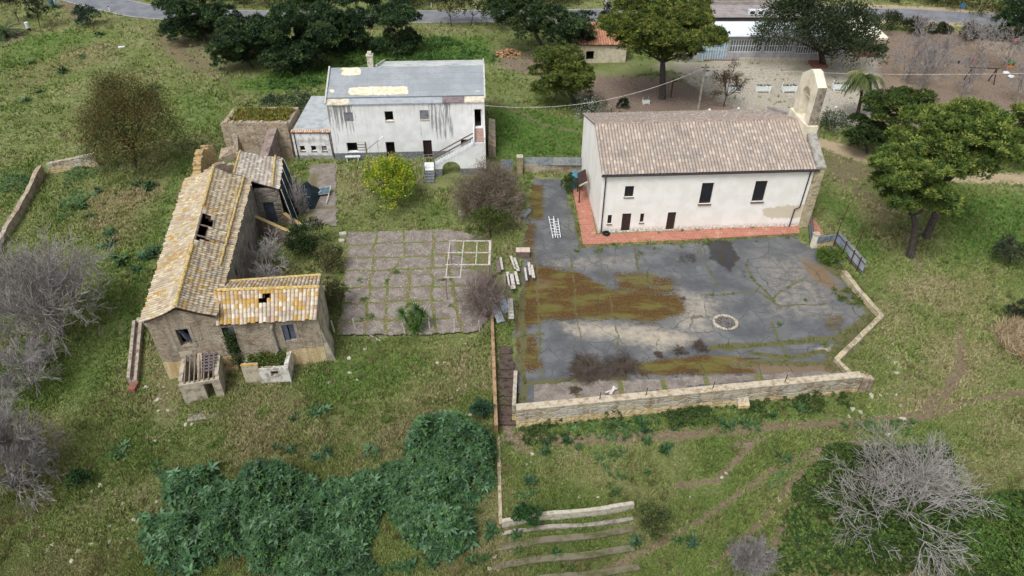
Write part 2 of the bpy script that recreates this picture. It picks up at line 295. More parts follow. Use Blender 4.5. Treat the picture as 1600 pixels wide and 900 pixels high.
# ------------------------------------------------------------------ mesh helpers
COL = scene.collection
def tag(o, label=None, cat=None, group=None, kind=None):
    for k, v in (('label', label), ('category', cat), ('group', group), ('kind', kind)):
        if v: o[k] = v
    return o
def thing(name, label, cat, loc=(0, 0, 0), rz=0.0, group=None):
    o = bpy.data.objects.new(name, None); COL.objects.link(o); o.empty_display_size = 0.3
    o.location = tuple(float(v) for v in loc); o.rotation_euler = (0, 0, rz); return tag(o, label, cat, group)
def wloc(o):
    p = np.zeros(3)
    while o is not None: p = p + np.array(o.location); o = o.parent
    return p
def mesh(name, V, polys, mat, parent=None, col=None, uv=None, world=True, origin=None, smooth=False):
    """polys: list of tuples, or (n,k) int array. col: (nfaces,3|4) linear. uv: (nloops,2)"""
    V = np.asarray(V, float)
    off = wloc(parent) if (parent is not None and world) else np.zeros(3)
    if origin is not None: origin = np.asarray(origin, float); V = V - origin; off_o = origin
    me = bpy.data.meshes.new(name)
    Vl = V - (off if origin is None else 0)
    if isinstance(polys, np.ndarray):
        nf, k = polys.shape; me.vertices.add(len(V)); me.vertices.foreach_set('co', Vl.astype(np.float32).ravel())
        me.loops.add(nf * k); me.loops.foreach_set('vertex_index', polys.astype(np.int32).ravel())
        me.polygons.add(nf); me.polygons.foreach_set('loop_start', np.arange(0, nf * k, k, dtype=np.int32))
        me.polygons.foreach_set('loop_total', np.full(nf, k, np.int32)); me.update(calc_edges=True)
    else: me.from_pydata([tuple(v) for v in Vl], [], [tuple(p) for p in polys])
    if col is not None:
        c = np.ones((len(me.polygons), 4), np.float32); cc = np.asarray(col); c[:, :cc.shape[1]] = cc
        a = me.attributes.new('Col', 'FLOAT_COLOR', 'CORNER')
        tot = np.zeros(len(me.polygons), np.int32); me.polygons.foreach_get('loop_total', tot)
        a.data.foreach_set('color', np.repeat(c, tot, axis=0).ravel())
    if uv is not None:
        l = me.uv_layers.new(name='UVMap'); l.data.foreach_set('uv', np.asarray(uv, np.float32).ravel())
    if mat is not None: me.materials.append(MT[mat] if isinstance(mat, str) else mat)
    if smooth: me.polygons.foreach_set('use_smooth', np.ones(len(me.polygons), bool))
    o = bpy.data.objects.new(name, me); COL.objects.link(o)
    if parent is not None: o.parent = parent
    if origin is not None: o.location = tuple(origin - (wloc(parent) if parent is not None and world else 0))
    return o
class MB:
    def __init__(s): s.V = []; s.F = []
    def add(s, V, F):
        b = len(s.V); s.V += [tuple(map(float, v)) for v in V]; s.F += [tuple(b + i for i in f) for f in F]; return s
    def quad(s, a, b, c, d): return s.add([a, b, c, d], [(0, 1, 2, 3)])
    def box(s, x0, x1, y0, y1, z0, z1):
        V = [(x0, y0, z0), (x1, y0, z0), (x1, y1, z0), (x0, y1, z0), (x0, y0, z1), (x1, y0, z1), (x1, y1, z1), (x0, y1, z1)]
        return s.add(V, [(3, 2, 1, 0), (4, 5, 6, 7), (0, 1, 5, 4), (1, 2, 6, 5), (2, 3, 7, 6), (3, 0, 4, 7)])
    def prism(s, P, z0, z1):          # P ccw footprint; z0,z1 scalar or per-vertex
        n = len(P); z0 = [z0] * n if np.isscalar(z0) else z0; z1 = [z1] * n if np.isscalar(z1) else z1
        V = [(p[0], p[1], z) for p, z in zip(P, z0)] + [(p[0], p[1], z) for p, z in zip(P, z1)]
        return s.add(V, [tuple(range(n))[::-1], tuple(range(n, 2 * n))] + [(i, (i + 1) % n, n + (i + 1) % n, n + i) for i in range(n)])
    def bar(s, a, b, w, h=None):      # square bar between two points
        a = np.array(a, float); b = np.array(b, float); h = h or w; d = b - a; d /= np.linalg.norm(d) + 1e-9
        r = np.cross(d, (0, 0, 1)); r = np.array([1., 0, 0]) if np.linalg.norm(r) < 1e-3 else r / np.linalg.norm(r); u = np.cross(r, d)
        V = [p + r * i * w / 2 + u * j * h / 2 for p in (a, b) for i, j in ((-1, -1), (1, -1), (1, 1), (-1, 1))]
        return s.add(V, [(0, 1, 2, 3), (7, 6, 5, 4), (0, 4, 5, 1), (1, 5, 6, 2), (2, 6, 7, 3), (3, 7, 4, 0)])
    def tube(s, pts, rad, n=6):
        pts = [np.array(p, float) for p in pts]; m = len(pts); rad = [rad] * m if np.isscalar(rad) else rad; V = []; F = []
        for i, p in enumerate(pts):
            d = pts[min(i + 1, m - 1)] - pts[max(i - 1, 0)]; d /= np.linalg.norm(d) + 1e-9
            r = np.cross(d, (0.13, 0.02, 1)) if abs(d[2]) < .95 else np.cross(d, (1, 0.1, 0)); r /= np.linalg.norm(r); u = np.cross(r, d)
            V += [p + (r * math.cos(k * 2 * math.pi / n) + u * math.sin(k * 2 * math.pi / n)) * rad[i] for k in range(n)]
        for i in range(m - 1):
            for k in range(n): F.append((i * n + k, i * n + (k + 1) % n, (i + 1) * n + (k + 1) % n, (i + 1) * n + k))
        F += [tuple(range(n))[::-1], tuple(range((m - 1) * n, m * n))]
        return s.add(V, F)
    def ball(s, c, r, n=8, m=6, sc=(1, 1, 1), jit=0, seed=0):
        rs = random.Random(seed); V = [(c[0], c[1], c[2] - r * sc[2])]; F = []
        for j in range(1, m):
            t = -math.pi / 2 + math.pi * j / m
            for i in range(n):
                a = 2 * math.pi * i / n; k = r * (1 + (rs.random() - .5) * jit)
                V.append((c[0] + k * sc[0] * math.cos(t) * math.cos(a), c[1] + k * sc[1] * math.cos(t) * math.sin(a), c[2] + k * sc[2] * math.sin(t)))
        V.append((c[0], c[1], c[2] + r * sc[2])); L = len(V) - 1
        for i in range(n):
            F.append((0, 1 + (i + 1) % n, 1 + i)); F.append((L, 1 + (m - 2) * n + i, 1 + (m - 2) * n + (i + 1) % n))
            for j in range(m - 2): F.append((1 + j * n + i, 1 + j * n + (i + 1) % n, 1 + (j + 1) * n + (i + 1) % n, 1 + (j + 1) * n + i))
        return s.add(V, F)
    def build(s, name, mat, parent=None, **k): return mesh(name, s.V, s.F, mat, parent, **k)
def one(name, mb, mat, label, cat, origin, group=None):     # a thing that is one mesh
    return tag(mb.build(name, mat, origin=origin), label, cat, group)
def wall(mb, A, B, z0, z1, t, ops=(), tr=(0, 0)):
    """wall A->B, outer face on the right of A->B; ops = (u0,u1,za,zb); faces, reveals, ends, top"""
    A = np.array(A[:2], float); B = np.array(B[:2], float); L = np.linalg.norm(B - A); e = (B - A) / L; A = A + e * tr[0]; L = L - tr[0] - tr[1]; n = np.array([-e[1], e[0]]) * t
    ops = [(o[0] - tr[0], o[1] - tr[0], o[2], o[3]) for o in ops]
    us = sorted({0., L} | {float(min(max(o[i], 0), L)) for o in ops for i in (0, 1)}); zs = sorted({float(z0), float(z1)} | {float(min(max(o[i], z0), z1)) for o in ops for i in (2, 3)})
    P = lambda u, k, z: (*(A + e * u + n * k), z)
    def solid(i, j):
        if i < 0 or j < 0 or i >= len(us) - 1 or j >= len(zs) - 1: return False
        u = (us[i] + us[i + 1]) / 2; z = (zs[j] + zs[j + 1]) / 2
        return not any(o[0] < u < o[1] and o[2] < z < o[3] for o in ops)
    for i in range(len(us) - 1):
        for j in range(len(zs) - 1):
            if not solid(i, j): continue
            a, b, c, d = us[i], us[i + 1], zs[j], zs[j + 1]
            mb.quad(P(a, 0, c), P(b, 0, c), P(b, 0, d), P(a, 0, d)); mb.quad(P(b, 1, c), P(a, 1, c), P(a, 1, d), P(b, 1, d))
            if not solid(i - 1, j): mb.quad(P(a, 1, c), P(a, 0, c), P(a, 0, d), P(a, 1, d))
            if not solid(i + 1, j): mb.quad(P(b, 0, c), P(b, 1, c), P(b, 1, d), P(b, 0, d))
            if not solid(i, j - 1): mb.quad(P(a, 1, c), P(b, 1, c), P(b, 0, c), P(a, 0, c))
            if not solid(i, j + 1): mb.quad(P(a, 0, d), P(b, 0, d), P(b, 1, d), P(a, 1, d))
    return mb
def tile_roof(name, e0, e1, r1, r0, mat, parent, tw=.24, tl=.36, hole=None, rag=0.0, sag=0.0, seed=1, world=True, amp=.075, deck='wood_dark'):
    """barrel tiles on the slope e0-e1 (eave) / r0-r1 (ridge)"""
    e0, e1, r1, r0 = [np.array(p, float) for p in (e0, e1, r1, r0)]; rs = np.random.RandomState(seed)
    W = (np.linalg.norm(e1 - e0) + np.linalg.norm(r1 - r0)) / 2; H = (np.linalg.norm(r0 - e0) + np.linalg.norm(r1 - e1)) / 2
    nt_ = max(2, int(round(W / tw))); nc = max(2, int(round(H / tl))); ku = 6; kv = 3
    fu = np.array([0, .14, .32, .5, .68, .86]); us = np.concatenate([i + fu for i in range(nt_)] + [[nt_]])
    vs = np.concatenate([j + np.array([0, .5, .985]) for j in range(nc)]); U, Vv = np.meshgrid(us, vs)
    fr = U - np.floor(U); iu = np.minimum(np.floor(U).astype(int), nt_ - 1); jv = np.minimum(np.floor(Vv).astype(int), nc - 1); fv = Vv - jv
    rnd = rs.rand(nc, nt_); h = amp * np.sin(np.pi * fr) ** .75 * (0.85 + .3 * rnd[jv, iu]) + .018 * (1 - fv) + (rs.rand(nc, nt_)[jv, iu] - .5) * .02
    shift = (rs.rand(nc, nt_)[jv, iu] - .5) * .09 * (rag > 0) * np.sin(np.pi * fr)
    un = np.clip(U / nt_ + shift / nt_, 0, 1)[..., None]; vr = Vv.copy()
    if rag > 0: vr = vr - (jv == 0) * (1 - fv) * (rs.rand(nt_)[iu] * rag / tl)
    vn_ = (vr / nc)[..., None]
    Pt = (e0 * (1 - un) + e1 * un) * (1 - vn_) + (r0 * (1 - un) + r1 * un) * vn_
    nr = np.cross(e1 - e0, r0 - e0); nr /= np.linalg.norm(nr)
    if sag: h = h - sag * np.sin(np.pi * np.clip(vr / nc, 0, 1)) * (0.4 + vn(U * tw, Vv * tl, 2.3))
    Pt = Pt + nr * h[..., None]; nu, nv = len(us), len(vs)
    idx = np.arange(nu * nv).reshape(nv, nu)
    Q = np.stack([idx[:-1, :-1], idx[:-1, 1:], idx[1:, 1:], idx[1:, :-1]], -1); uc = (U[:-1, :-1] + U[1:, 1:]) / 2; vc = (Vv[:-1, :-1] + Vv[1:, 1:]) / 2
    step = (np.arange(nv - 1) % kv == kv - 1)
    keep = np.ones(uc.shape, bool)
    tu, tv = np.floor(uc), np.floor(vc)
    if hole is not None: keep = ~hole((tu + .5) * tw, (tv + .5) * tl)
    Qk = Q[keep]; tuv = np.stack([tu, tv], -1)
    uvs = np.stack([np.stack([U, Vv], -1)[:-1, :-1], np.stack([U, Vv], -1)[:-1, 1:], np.stack([U, Vv], -1)[1:, 1:], np.stack([U, Vv], -1)[1:, :-1]], 2)
    cen = tuv[..., None, :] + .5; uvs = cen + (uvs - cen) * .9
    o = mesh(name, Pt.reshape(-1, 3), Qk, mat, parent, uv=uvs[keep].reshape(-1, 2), world=world)
    nu2, nv2 = max(2, int(W / .3)), max(2, int(H / .3)); a = np.linspace(0, 1, nu2 + 1); b = np.linspace(0, 1, nv2 + 1); A_, B_ = np.meshgrid(a, b)
    Pd = (e0 * (1 - A_[..., None]) + e1 * A_[..., None]) * (1 - B_[..., None]) + (r0 * (1 - A_[..., None]) + r1 * A_[..., None]) * B_[..., None] - nr * (.05 + sag * 1.45)
    id2 = np.arange(A_.size).reshape(A_.shape); Q2 = np.stack([id2[:-1, :-1], id2[:-1, 1:], id2[1:, 1:], id2[1:, :-1]], -1)
    k2 = np.ones(Q2.shape[:2], bool)
    if hole is not None: k2 = ~hole(((A_[:-1, :-1] + A_[1:, 1:]) / 2) * W, ((B_[:-1, :-1] + B_[1:, 1:]) / 2) * H)
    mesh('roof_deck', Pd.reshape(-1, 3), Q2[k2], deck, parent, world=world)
    return o
def ridge_tiles(mb, a, b, r=.12, seg=.38, seed=0):
    a = np.array(a, float); b = np.array(b, float); L = np.linalg.norm(b - a); n = max(2, int(L / seg)); rs = random.Random(seed)
    for i in range(n):
        p = a + (b - a) * i / n; q = a + (b - a) * (i + 1.12) / n; j = (rs.random() - .5) * .05
        mb.tube([p + (j, 0, 0), q + (j, 0, .02)], [r, r * .82], 7)
# ------------------------------------------------------------------ vegetation helpers
def rdir(rs, n):
    v = rs.normal(size=(n, 3)); return v / np.linalg.norm(v, axis=1, keepdims=True)
def leaf_faces(C, N, L, Wd, rs, tri=False):
    """one leaf quad/tri per centre, growing along N (n,3)"""
    n = len(C); a = np.cross(N, rdir(rs, n)); a /= np.linalg.norm(a, axis=1, keepdims=True) + 1e-9
    L = L[:, None] if np.ndim(L) else L; Wd = Wd[:, None] if np.ndim(Wd) else Wd
    if tri:
        V = np.stack([C - a * Wd / 2, C + a * Wd / 2, C + N * L], 1).reshape(-1, 3); F = np.arange(3 * n).reshape(n, 3)
    else:
        V = np.stack([C, C + N * L * .5 + a * Wd / 2, C + N * L, C + N * L * .5 - a * Wd / 2], 1).reshape(-1, 3); F = np.arange(4 * n).reshape(n, 4)
    return V, F
def lin(c): return np.array(c[:3])
def colmix(rs, n, cols, wts=None, var=.18):
    c = np.array([x[:3] for x in cols]); i = rs.choice(len(c), n, p=wts); return c[i] * (1 + (rs.rand(n, 1) - .5) * 2 * var)
def tubes(S_, n=3):
    """S_: (m,8) p0,p1,r0,r1 -> vertices, quads"""
    S_ = np.asarray(S_, float); p0, p1, r0, r1 = S_[:, 0:3], S_[:, 3:6], S_[:, 6:7], S_[:, 7:8]; d = p1 - p0; d /= np.linalg.norm(d, axis=1, keepdims=True) + 1e-9
    ref = np.where(np.abs(d[:, 2:3]) > .9, np.array([[1., .1, 0]]), np.array([[.1, 0, 1.]])); r = np.cross(d, ref); r /= np.linalg.norm(r, axis=1, keepdims=True); u = np.cross(r, d)
    rings = []
    for P, Rr in ((p0, r0), (p1, r1)):
        for k in range(n):
            a = 2 * math.pi * k / n; rings.append(P + (r * math.cos(a) + u * math.sin(a)) * Rr)
    V = np.stack(rings, 1).reshape(-1, 3); b = np.arange(len(S_))[:, None] * 2 * n
    F = np.concatenate([b + np.array([[k, (k + 1) % n, n + (k + 1) % n, n + k]]) for k in range(n)]); return V, F
def grow(base, d0, L, r, lv, rs, S_, nseg=4, wob=.25, ang=(.5, 1.0), kids=(3, 3, 3), up=.1, shr=(.55, .75), rmin=.012, tips=None):
    p = np.array(base, float); d = np.array(d0, float); d /= np.linalg.norm(d); r1 = r
    for i in range(nseg):
        d = d + rs.normal(size=3) * wob + np.array([0, 0, up]); d /= np.linalg.norm(d); q = p + d * L / nseg; rn = max(rmin, r1 * (1 - .55 / nseg * (1 if i < nseg - 1 else 1.4)))
        S_.append((*p, *q, r1, rn)); p = q; r1 = rn
        if lv > 0 and (i > 0 or lv < 3):
            for k in range(kids[min(lv, len(kids)) - 1] if i == nseg - 1 else max(1, kids[min(lv, len(kids)) - 1] - 1)):
                t = rs.uniform(*ang); a = np.cross(d, rdir(rs, 1)[0]); a /= np.linalg.norm(a) + 1e-9; nd = d * math.cos(t) + a * math.sin(t)
                grow(p, nd, L * rs.uniform(*shr), max(rmin, r1 * .62), lv - 1, rs, S_, max(2, nseg - 1), wob, ang, kids, up, shr, rmin, tips)
    if tips is not None and lv == 0: tips.append(p)
def mpp(p): return float((p[1] * CC - (p[2] - CAMZ) * SS) / FPX)      # metres per picture pixel
def crown_at(B, cx, cy, hw):
    """crown centre over base B showing at (cx,cy), with half width hw px -> centre, radius"""
    z = TOP(B, cy); m = mpp((B[0], B[1], z)); x = (cx - 800) * m; return np.array([x, B[1], z]), hw * m
PINE = [S(106, 122, 56), S(84, 104, 48), S(64, 84, 42), S(122, 134, 66)]
PINE_D = [S(60, 82, 50), S(46, 66, 42), S(76, 96, 56), S(38, 54, 38)]
def pine(label, base, cx, cy, hw, hh, seed, cols=PINE, puff=.55, zr=1.0, lr_=1.0, group='pine trees', trunk_r=.28, dense=1.0, lean=0, flat=.6, name='pine_tree', cat='pine'):
    rs = np.random.RandomState(seed); B = T(*base); c, rx = crown_at(B, cx, cy, hw); m = mpp(c); phi = math.atan2(CAMZ - c[2], c[1])
    rz = math.sqrt(max((hh * m) ** 2 - (rx * .8 * math.sin(phi)) ** 2, (rx * .5) ** 2)) / math.cos(phi); rz = min(rz, rx * 1.35) * zr; ry = rx * .9
    t = thing(name, label, cat, B, 0, group)
    nl = int((13 * dense + 8) / lr_ ** 1.6); lob = []
    for i in range(nl):
        a = i * 2.399 + rs.rand(); q = math.sqrt((i + .5) / nl); k = rs.uniform(.78, .98)
        h = rs.uniform(-.75, .8) * (1 - q * .45)
        lob.append((c + np.array([rx * q * .84 * k * math.cos(a), ry * q * .84 * k * math.sin(a), rz * h * .85 - rz * .05]), rx * rs.uniform(.26, .4) * lr_))
    V_, F_, C_ = [], [], []; nb = 0
    for lc, lr in lob:
        npf = max(8, int(5.5 * (lr / puff) ** 2 * dense)); dv = rdir(rs, npf); dv[:, 2] = np.where(dv[:, 2] < -.25, -dv[:, 2], dv[:, 2])
        pc = lc + dv * lr * np.array([1, 1, flat]) * rs.uniform(.75, 1.05, (npf, 1)); pr = puff * rs.uniform(.6, 1.15, npf)
        base_col = colmix(rs, npf, cols, None, .22)
        nn = 46; dd = rdir(rs, npf * nn); dd[:, 2] = np.abs(dd[:, 2]) * .9 + dd[:, 2] * .1
        P0 = np.repeat(pc, nn, 0) + dd * np.repeat(pr, nn)[:, None] * rs.uniform(.25, .75, (npf * nn, 1)); nd = dd + rs.normal(size=dd.shape) * .35; nd /= np.linalg.norm(nd, axis=1, keepdims=True)
        V, F = leaf_faces(P0, nd, np.repeat(pr, nn) * .55, np.repeat(pr, nn) * .24, rs, True)
        V_.append(V); F_.append(F + nb); nb += len(V)
        C_.append(np.repeat(base_col, nn, 0) * rs.uniform(.75, 1.25, (npf * nn, 1)))
    mesh('crown', np.concatenate(V_), np.concatenate(F_), 'leaf', t, col=np.concatenate(C_))
    mb = MB(); top = c + np.array([0, 0, -rz * .25]); mid = (B + top) / 2 + np.array([lean, 0, 0]); k = trunk_r
    fork = B + (top - B) * .62 + np.array([lean * .6, 0, 0])
    mb.tube([B - (0, 0, .3), B + (top - B) * .12 + np.array([lean * .3, 0, 0]), mid, fork, top], [k * 1.25, k, k * .85, k * .7, k * .3], 9)
    for lc, lr in lob[::1 if nl < 20 else 2]:
        a = fork if rs.rand() < .6 else fork * .6 + top * .4; mm = (a + lc) / 2 + np.array([0, 0, -.2 * lr])
        mb.tube([a, mm, lc + (lc - a) * .1], [k * .38, k * .22, k * .06], 5)
    mb.build('trunk', 'bark_pine', t); return t
def shrub(label, base, cx, cy, hw, hh, seed, cols, leaf=.16, n=5000, name='shrub', cat='shrub', group=None, mat='leaf', lobes=9, zb=.45, inner=True, tr=.05, fullness=1.0, lump=.42, parts=True):
    """broadleaf bush or tree: lumpy crown of leaves over branching stems"""
    rs = np.random.RandomState(seed); B = T(*base); c, rx = crown_at(B, cx, cy, hw); m = mpp(c); phi = math.atan2(CAMZ - c[2], c[1])
    rz = math.sqrt(max((hh * m) ** 2 - (rx * .85 * math.sin(phi)) ** 2, (rx * .4) ** 2)) / math.cos(phi); ry = rx * .9
    t = thing(name, label, cat, B, 0, group); lob = [(c, .55)]
    for i in range(lobes):
        d = rdir(rs, 1)[0]; d[2] = abs(d[2]) * 1.3 - zb; lob.append((c + d * np.array([rx, ry, rz]) * .74, rs.uniform(lump * .75, lump * 1.15)))
    per = n // len(lob); V_, F_, C_ = [], [], []; nb = 0
    for lc, lk in lob:
        ns = max(6, per // 26); d = rdir(rs, ns); d[:, 2] = np.where(d[:, 2] < -.5, -d[:, 2], d[:, 2]); sub = lc + d * np.array([rx, ry, rz]) * lk * rs.uniform(.7, 1.08, (ns, 1)); sc = colmix(rs, ns, cols, None, .2)
        k = 26; dd = rdir(rs, ns * k); P0 = np.repeat(sub, k, 0) + dd * rx * .13 * fullness * rs.uniform(.2, 1.2, (ns * k, 1)); nd = np.repeat(d, k, 0) * .6 + dd * .8 + rs.normal(size=dd.shape) * .3; nd[:, 2] += .15; nd /= np.linalg.norm(nd, axis=1, keepdims=True)
        P0[:, 2] = np.maximum(P0[:, 2], B[2] + .02)
        V, F = leaf_faces(P0, nd, leaf * rs.uniform(.7, 1.4, ns * k), leaf * .55, rs); V_.append(V); F_.append(F + nb); nb += len(V); C_.append(np.repeat(sc, k, 0) * rs.uniform(.75, 1.25, (ns * k, 1)))
    mesh('foliage' if parts else 'foliage', np.concatenate(V_), np.concatenate(F_), mat, t, col=np.concatenate(C_))
    S_ = []
    hgt = max(.4, (c[2] - B[2])); tr = max(tr, .02)
    S_.append((*(B - (0, 0, .2)), *(B + (c - B) * .45), tr * 1.4, tr))
    for lc, lk in lob: a = B + (c - B) * .42; S_.append((*a, *((a + lc) / 2 + rs.normal(size=3) * .1 * rx), tr * .6, tr * .3)); S_.append((*S_[-1][3:6], *lc, tr * .3, tr * .08))
    V, F = tubes(S_, 5); mesh('stem', V, F, 'bark_dark', t); return t
def bare(label, base, cx, cy, hw, hh, seed, mat='twig', stems=9, lv=3, name='bare_tree', cat='bare tree', group=None, r=.1, spread=1.0, rmin=.014, kids=(3, 3, 2), wob=.2, trunk=0.0, up=.05, leafcols=None, leaf=.08, zf=1.0):
    rs = np.random.RandomState(seed); B = T(*base); c, rx = crown_at(B, cx, cy, hw); m = mpp(c); phi = math.atan2(CAMZ - c[2], c[1])
    H_ = max(c[2] - B[2] + rx * .6, rx * .8)
    t = thing(name, label, cat, B, 0, group); S_ = []; tips = []; st = B - np.array([0, 0, .1])
    if trunk > 0:
        q = B + np.array([(c[0] - B[0]) * .5, 0, (c[2] - B[2]) * trunk]); S_.append((*st, *q, r * 1.5, r * 1.1)); st = q
    for i in range(stems):
        a = i * 2.399 + rs.rand() * .6; f = math.sqrt((i + .4) / stems); el = math.atan2(H_ * (1.15 - f * .75) * (1 if trunk == 0 else .8), rx * spread * f)
        d = np.array([math.cos(a) * math.cos(el), math.sin(a) * math.cos(el), math.sin(el)]) + np.array([(c[0] - st[0]) / (H_ + 3), 0, 0])
        Ls = (math.hypot(rx * spread * f, H_ * (1.1 - f * .6)) * .5); grow(st + rs.normal(size=3) * np.array([.12, .12, 0]) * (rx * .3 if trunk == 0 else .1), d, Ls, r, lv, rs, S_, 4, wob, (.35, .85), kids, up, (.5, .72), rmin, tips)
    A = np.array(S_); 
    # fit the crown to its width
    ext = np.percentile(np.abs(A[:, 3] - c[0]), 98); k = rx / max(ext, .1)
    for j in (0, 3): A[:, j] = B[0] + (A[:, j] - B[0]) * k; A[:, j + 1] = B[1] + (A[:, j + 1] - B[1]) * k
    zt = np.percentile(A[:, 5], 99) - B[2]; want = TOP(B, cy - hh) - B[2]; want = max(want - rx * .45 * math.tan(phi), rx * .5); kz = min(want / max(zt, .1), 2.5) * zf
    for j in (2, 5): A[:, j] = B[2] + (A[:, j] - B[2]) * kz
    V, F = tubes(A, 3); mesh('branches', V, F, mat, t)
    if leafcols is not None:
        tp = np.array(tips); tp[:, 0] = B[0] + (tp[:, 0] - B[0]) * k; tp[:, 1] = B[1] + (tp[:, 1] - B[1]) * k; tp[:, 2] = B[2] + (tp[:, 2] - B[2]) * kz
        n = 7; P0 = np.repeat(tp, n, 0) + rs.normal(size=(len(tp) * n, 3)) * leaf * 2; V, F = leaf_faces(P0, rdir(rs, len(P0)), leaf, leaf * .6, rs); mesh('foliage', V, F, 'leaf', t, col=colmix(rs, len(P0), leafcols, None, .25))
    return t
def rosette_mesh(C, Rr, nl, cols, rs, arch=.5, wf=.32, elev=(.25, 1.0)):
    """star plants of arching leaves at C (n,3)"""
    n = len(C); a = (np.arange(nl)[None, :] * 2 * math.pi / nl + rs.rand(n, 1) * 6.28 + rs.normal(size=(n, nl)) * .25).ravel(); el = rs.uniform(*elev, n * nl)
    L = np.repeat(Rr, nl) * rs.uniform(.7, 1.2, n * nl); c0 = np.repeat(C, nl, 0); d = np.stack([np.cos(a) * np.cos(el), np.sin(a) * np.cos(el), np.sin(el)], 1); s = np.stack([-np.sin(a), np.cos(a), np.zeros_like(a)], 1)
    m1 = c0 + d * L[:, None] * .5; dn = d.copy(); dn[:, 2] -= arch; dn /= np.linalg.norm(dn, axis=1, keepdims=True); tip = m1 + dn * L[:, None] * .55; w = (L * wf)[:, None]
    V = np.stack([c0 - s * w * .25, c0 + s * w * .25, m1 + s * w * .5, tip, m1 - s * w * .5], 1).reshape(-1, 3); b = np.arange(n * nl)[:, None] * 5
    F = np.concatenate([b + [[0, 1, 2, 4]]], 0); F3 = b + [[4, 2, 3]]
    cc = np.repeat(colmix(rs, n, cols, None, .2), nl, 0) * rs.uniform(.8, 1.2, (n * nl, 1))
    # split every leaf into triangles so one array holds all
    F = np.concatenate([b + [[0, 1, 2]], b + [[0, 2, 4]], b + [[4, 2, 3]]]); return V, F, np.concatenate([cc, cc, cc * 1.05])
# ================================================================== SETTING
def TP(pts): return [T(x, y)[:2] for x, y in pts]
LOT = TP([(890, 175), (905, 92), (1110, 96), (1125, 80), (1385, 86), (1385, 150), (1350, 200), (1290, 185), (1240, 210), (1150, 190), (1050, 110), (960, 120)])
PLAY = TP([(1345, 48), (1600, 50), (1700, 110), (1700, 190), (1380, 200), (1370, 90)])
TRACKR = TP([(1285, 250), (1345, 270), (1480, 272), (1600, 272), (1720, 278)])
def grid_mesh(name, xs, ys, zf, mat, masks=None, keep=None, kind='structure', dz=0):
    X, Y = np.meshgrid(xs, ys); Z = zf(X, Y) + dz; V = np.stack([X, Y, Z], -1).reshape(-1, 3); idx = np.arange(X.size).reshape(X.shape)
    F = np.stack([idx[:-1, :-1], idx[:-1, 1:], idx[1:, 1:], idx[1:, :-1]], -1).reshape(-1, 4)
    if keep is not None:
        xc = (X[:-1, :-1] + X[1:, 1:]) / 2; yc = (Y[:-1, :-1] + Y[1:, 1:]) / 2; F = F[keep(xc, yc).ravel()]
        u, inv = np.unique(F.ravel(), return_inverse=True); F = inv.reshape(F.shape); V = V[u]; X = X.ravel()[u]; Y = Y.ravel()[u]
    o = mesh(name, V, F, mat, smooth=True); o['kind'] = kind
    for nm, fs in (masks or {}).items():
        a = np.ones((len(V), 4), np.float32)
        for j, f in enumerate(fs): a[:, j] = np.clip(f(X.ravel(), Y.ravel()), 0, 1)
        at = o.data.attributes.new(nm, 'FLOAT_COLOR', 'POINT'); at.data.foreach_set('color', a.ravel())
    return o
def lines(specs):
    L = [(TP(p), w, s) for p, w, s in specs]
    def f(X, Y):
        r = np.zeros(np.shape(X))
        for p, w, s in L: r = np.maximum(r, s * sm(w, w * .25, dline(X, Y, p)))
        return r
    return f
def warp(f): return lambda X, Y: f(X + (fbm(X, Y, 1.6) - .5) * .55, Y + (fbm(Y, X, 1.6) - .5) * .55)
def areas(specs):
    L = [(TP(p), w, s) for p, w, s in specs]
    def f(X, Y):
        r = np.zeros(np.shape(X))
        for p, w, s in L: r = np.maximum(r, s * sm(-w, w, sdpoly(X, Y, p)))
        return r
    return f
def mx(*fs): return lambda X, Y: np.maximum.reduce([f(X, Y) for f in fs])
f_dirt = mx(lines([([(1700, 600), (1600, 613), (1500, 630), (1440, 655), (1380, 668)], .5, .9), ([(1505, 570), (1480, 610), (1440, 650), (1330, 662), (1200, 668), (1060, 680), (880, 690), (800, 680)], .8, .9),
                   ([(1500, 510), (1500, 560), (1480, 600)], .45, .9), ([(1280, 700), (1200, 740), (1130, 790), (1050, 840), (960, 885), (900, 925)], .5, .9), ([(1300, 690), (1240, 750), (1190, 815), (1110, 890)], .45, .9), ([(1180, 690), (1120, 750), (1050, 760)], .45, .9),
                   ([(1340, 690), (1290, 740), (1240, 800), (1210, 850)], .6, .9), ([(180, 680), (330, 690), (460, 655), (600, 620)], .5, .55), ([(190, 500), (188, 560), (195, 640)], .3, .6), ([(830, 700), (870, 705), (930, 720), (980, 760)], .6, .55),
                   ([(765, 158), (810, 175), (850, 195), (900, 205)], .55, .75), ([(765, 167), (830, 190), (880, 235)], .3, .5), ([(350, 270), (300, 290), (270, 330), (235, 420)], .4, .35)]),
           areas([([(225, 55), (290, 50), (340, 110), (360, 135), (300, 115), (250, 85)], 2.0, .7), ([(790, 660), (820, 670), (850, 715), (800, 710)], .6, .9), ([(1280, 235), (1360, 225), (1480, 262), (1360, 290), (1420, 330), (1380, 340), (1290, 280)], 2.0, .7),
                  ([(1390, 380), (1440, 360), (1490, 400), (1440, 430)], 1.5, .6), ([(80, 800), (170, 740), (260, 745), (240, 830), (120, 880)], 1.5, .6), ([(215, 590), (290, 590), (290, 680), (240, 690)], 1.0, .55), ([(1400, 560), (1470, 640), (1380, 650)], 1.2, .5),
                  ([(210, 520), (250, 520), (270, 600), (225, 600)], .5, .5), ([(785, 575), (803, 575), (806, 690), (782, 690)], .3, .9), ([(480, 350), (530, 360), (520, 500), (510, 440), (470, 400)], .8, .4), ([(1380, 665), (1300, 700), (1200, 690), (1320, 655)], 1, .7),
                  ([(90, 0), (130, 0), (150, 20), (110, 30)], 2.0, .9)]))
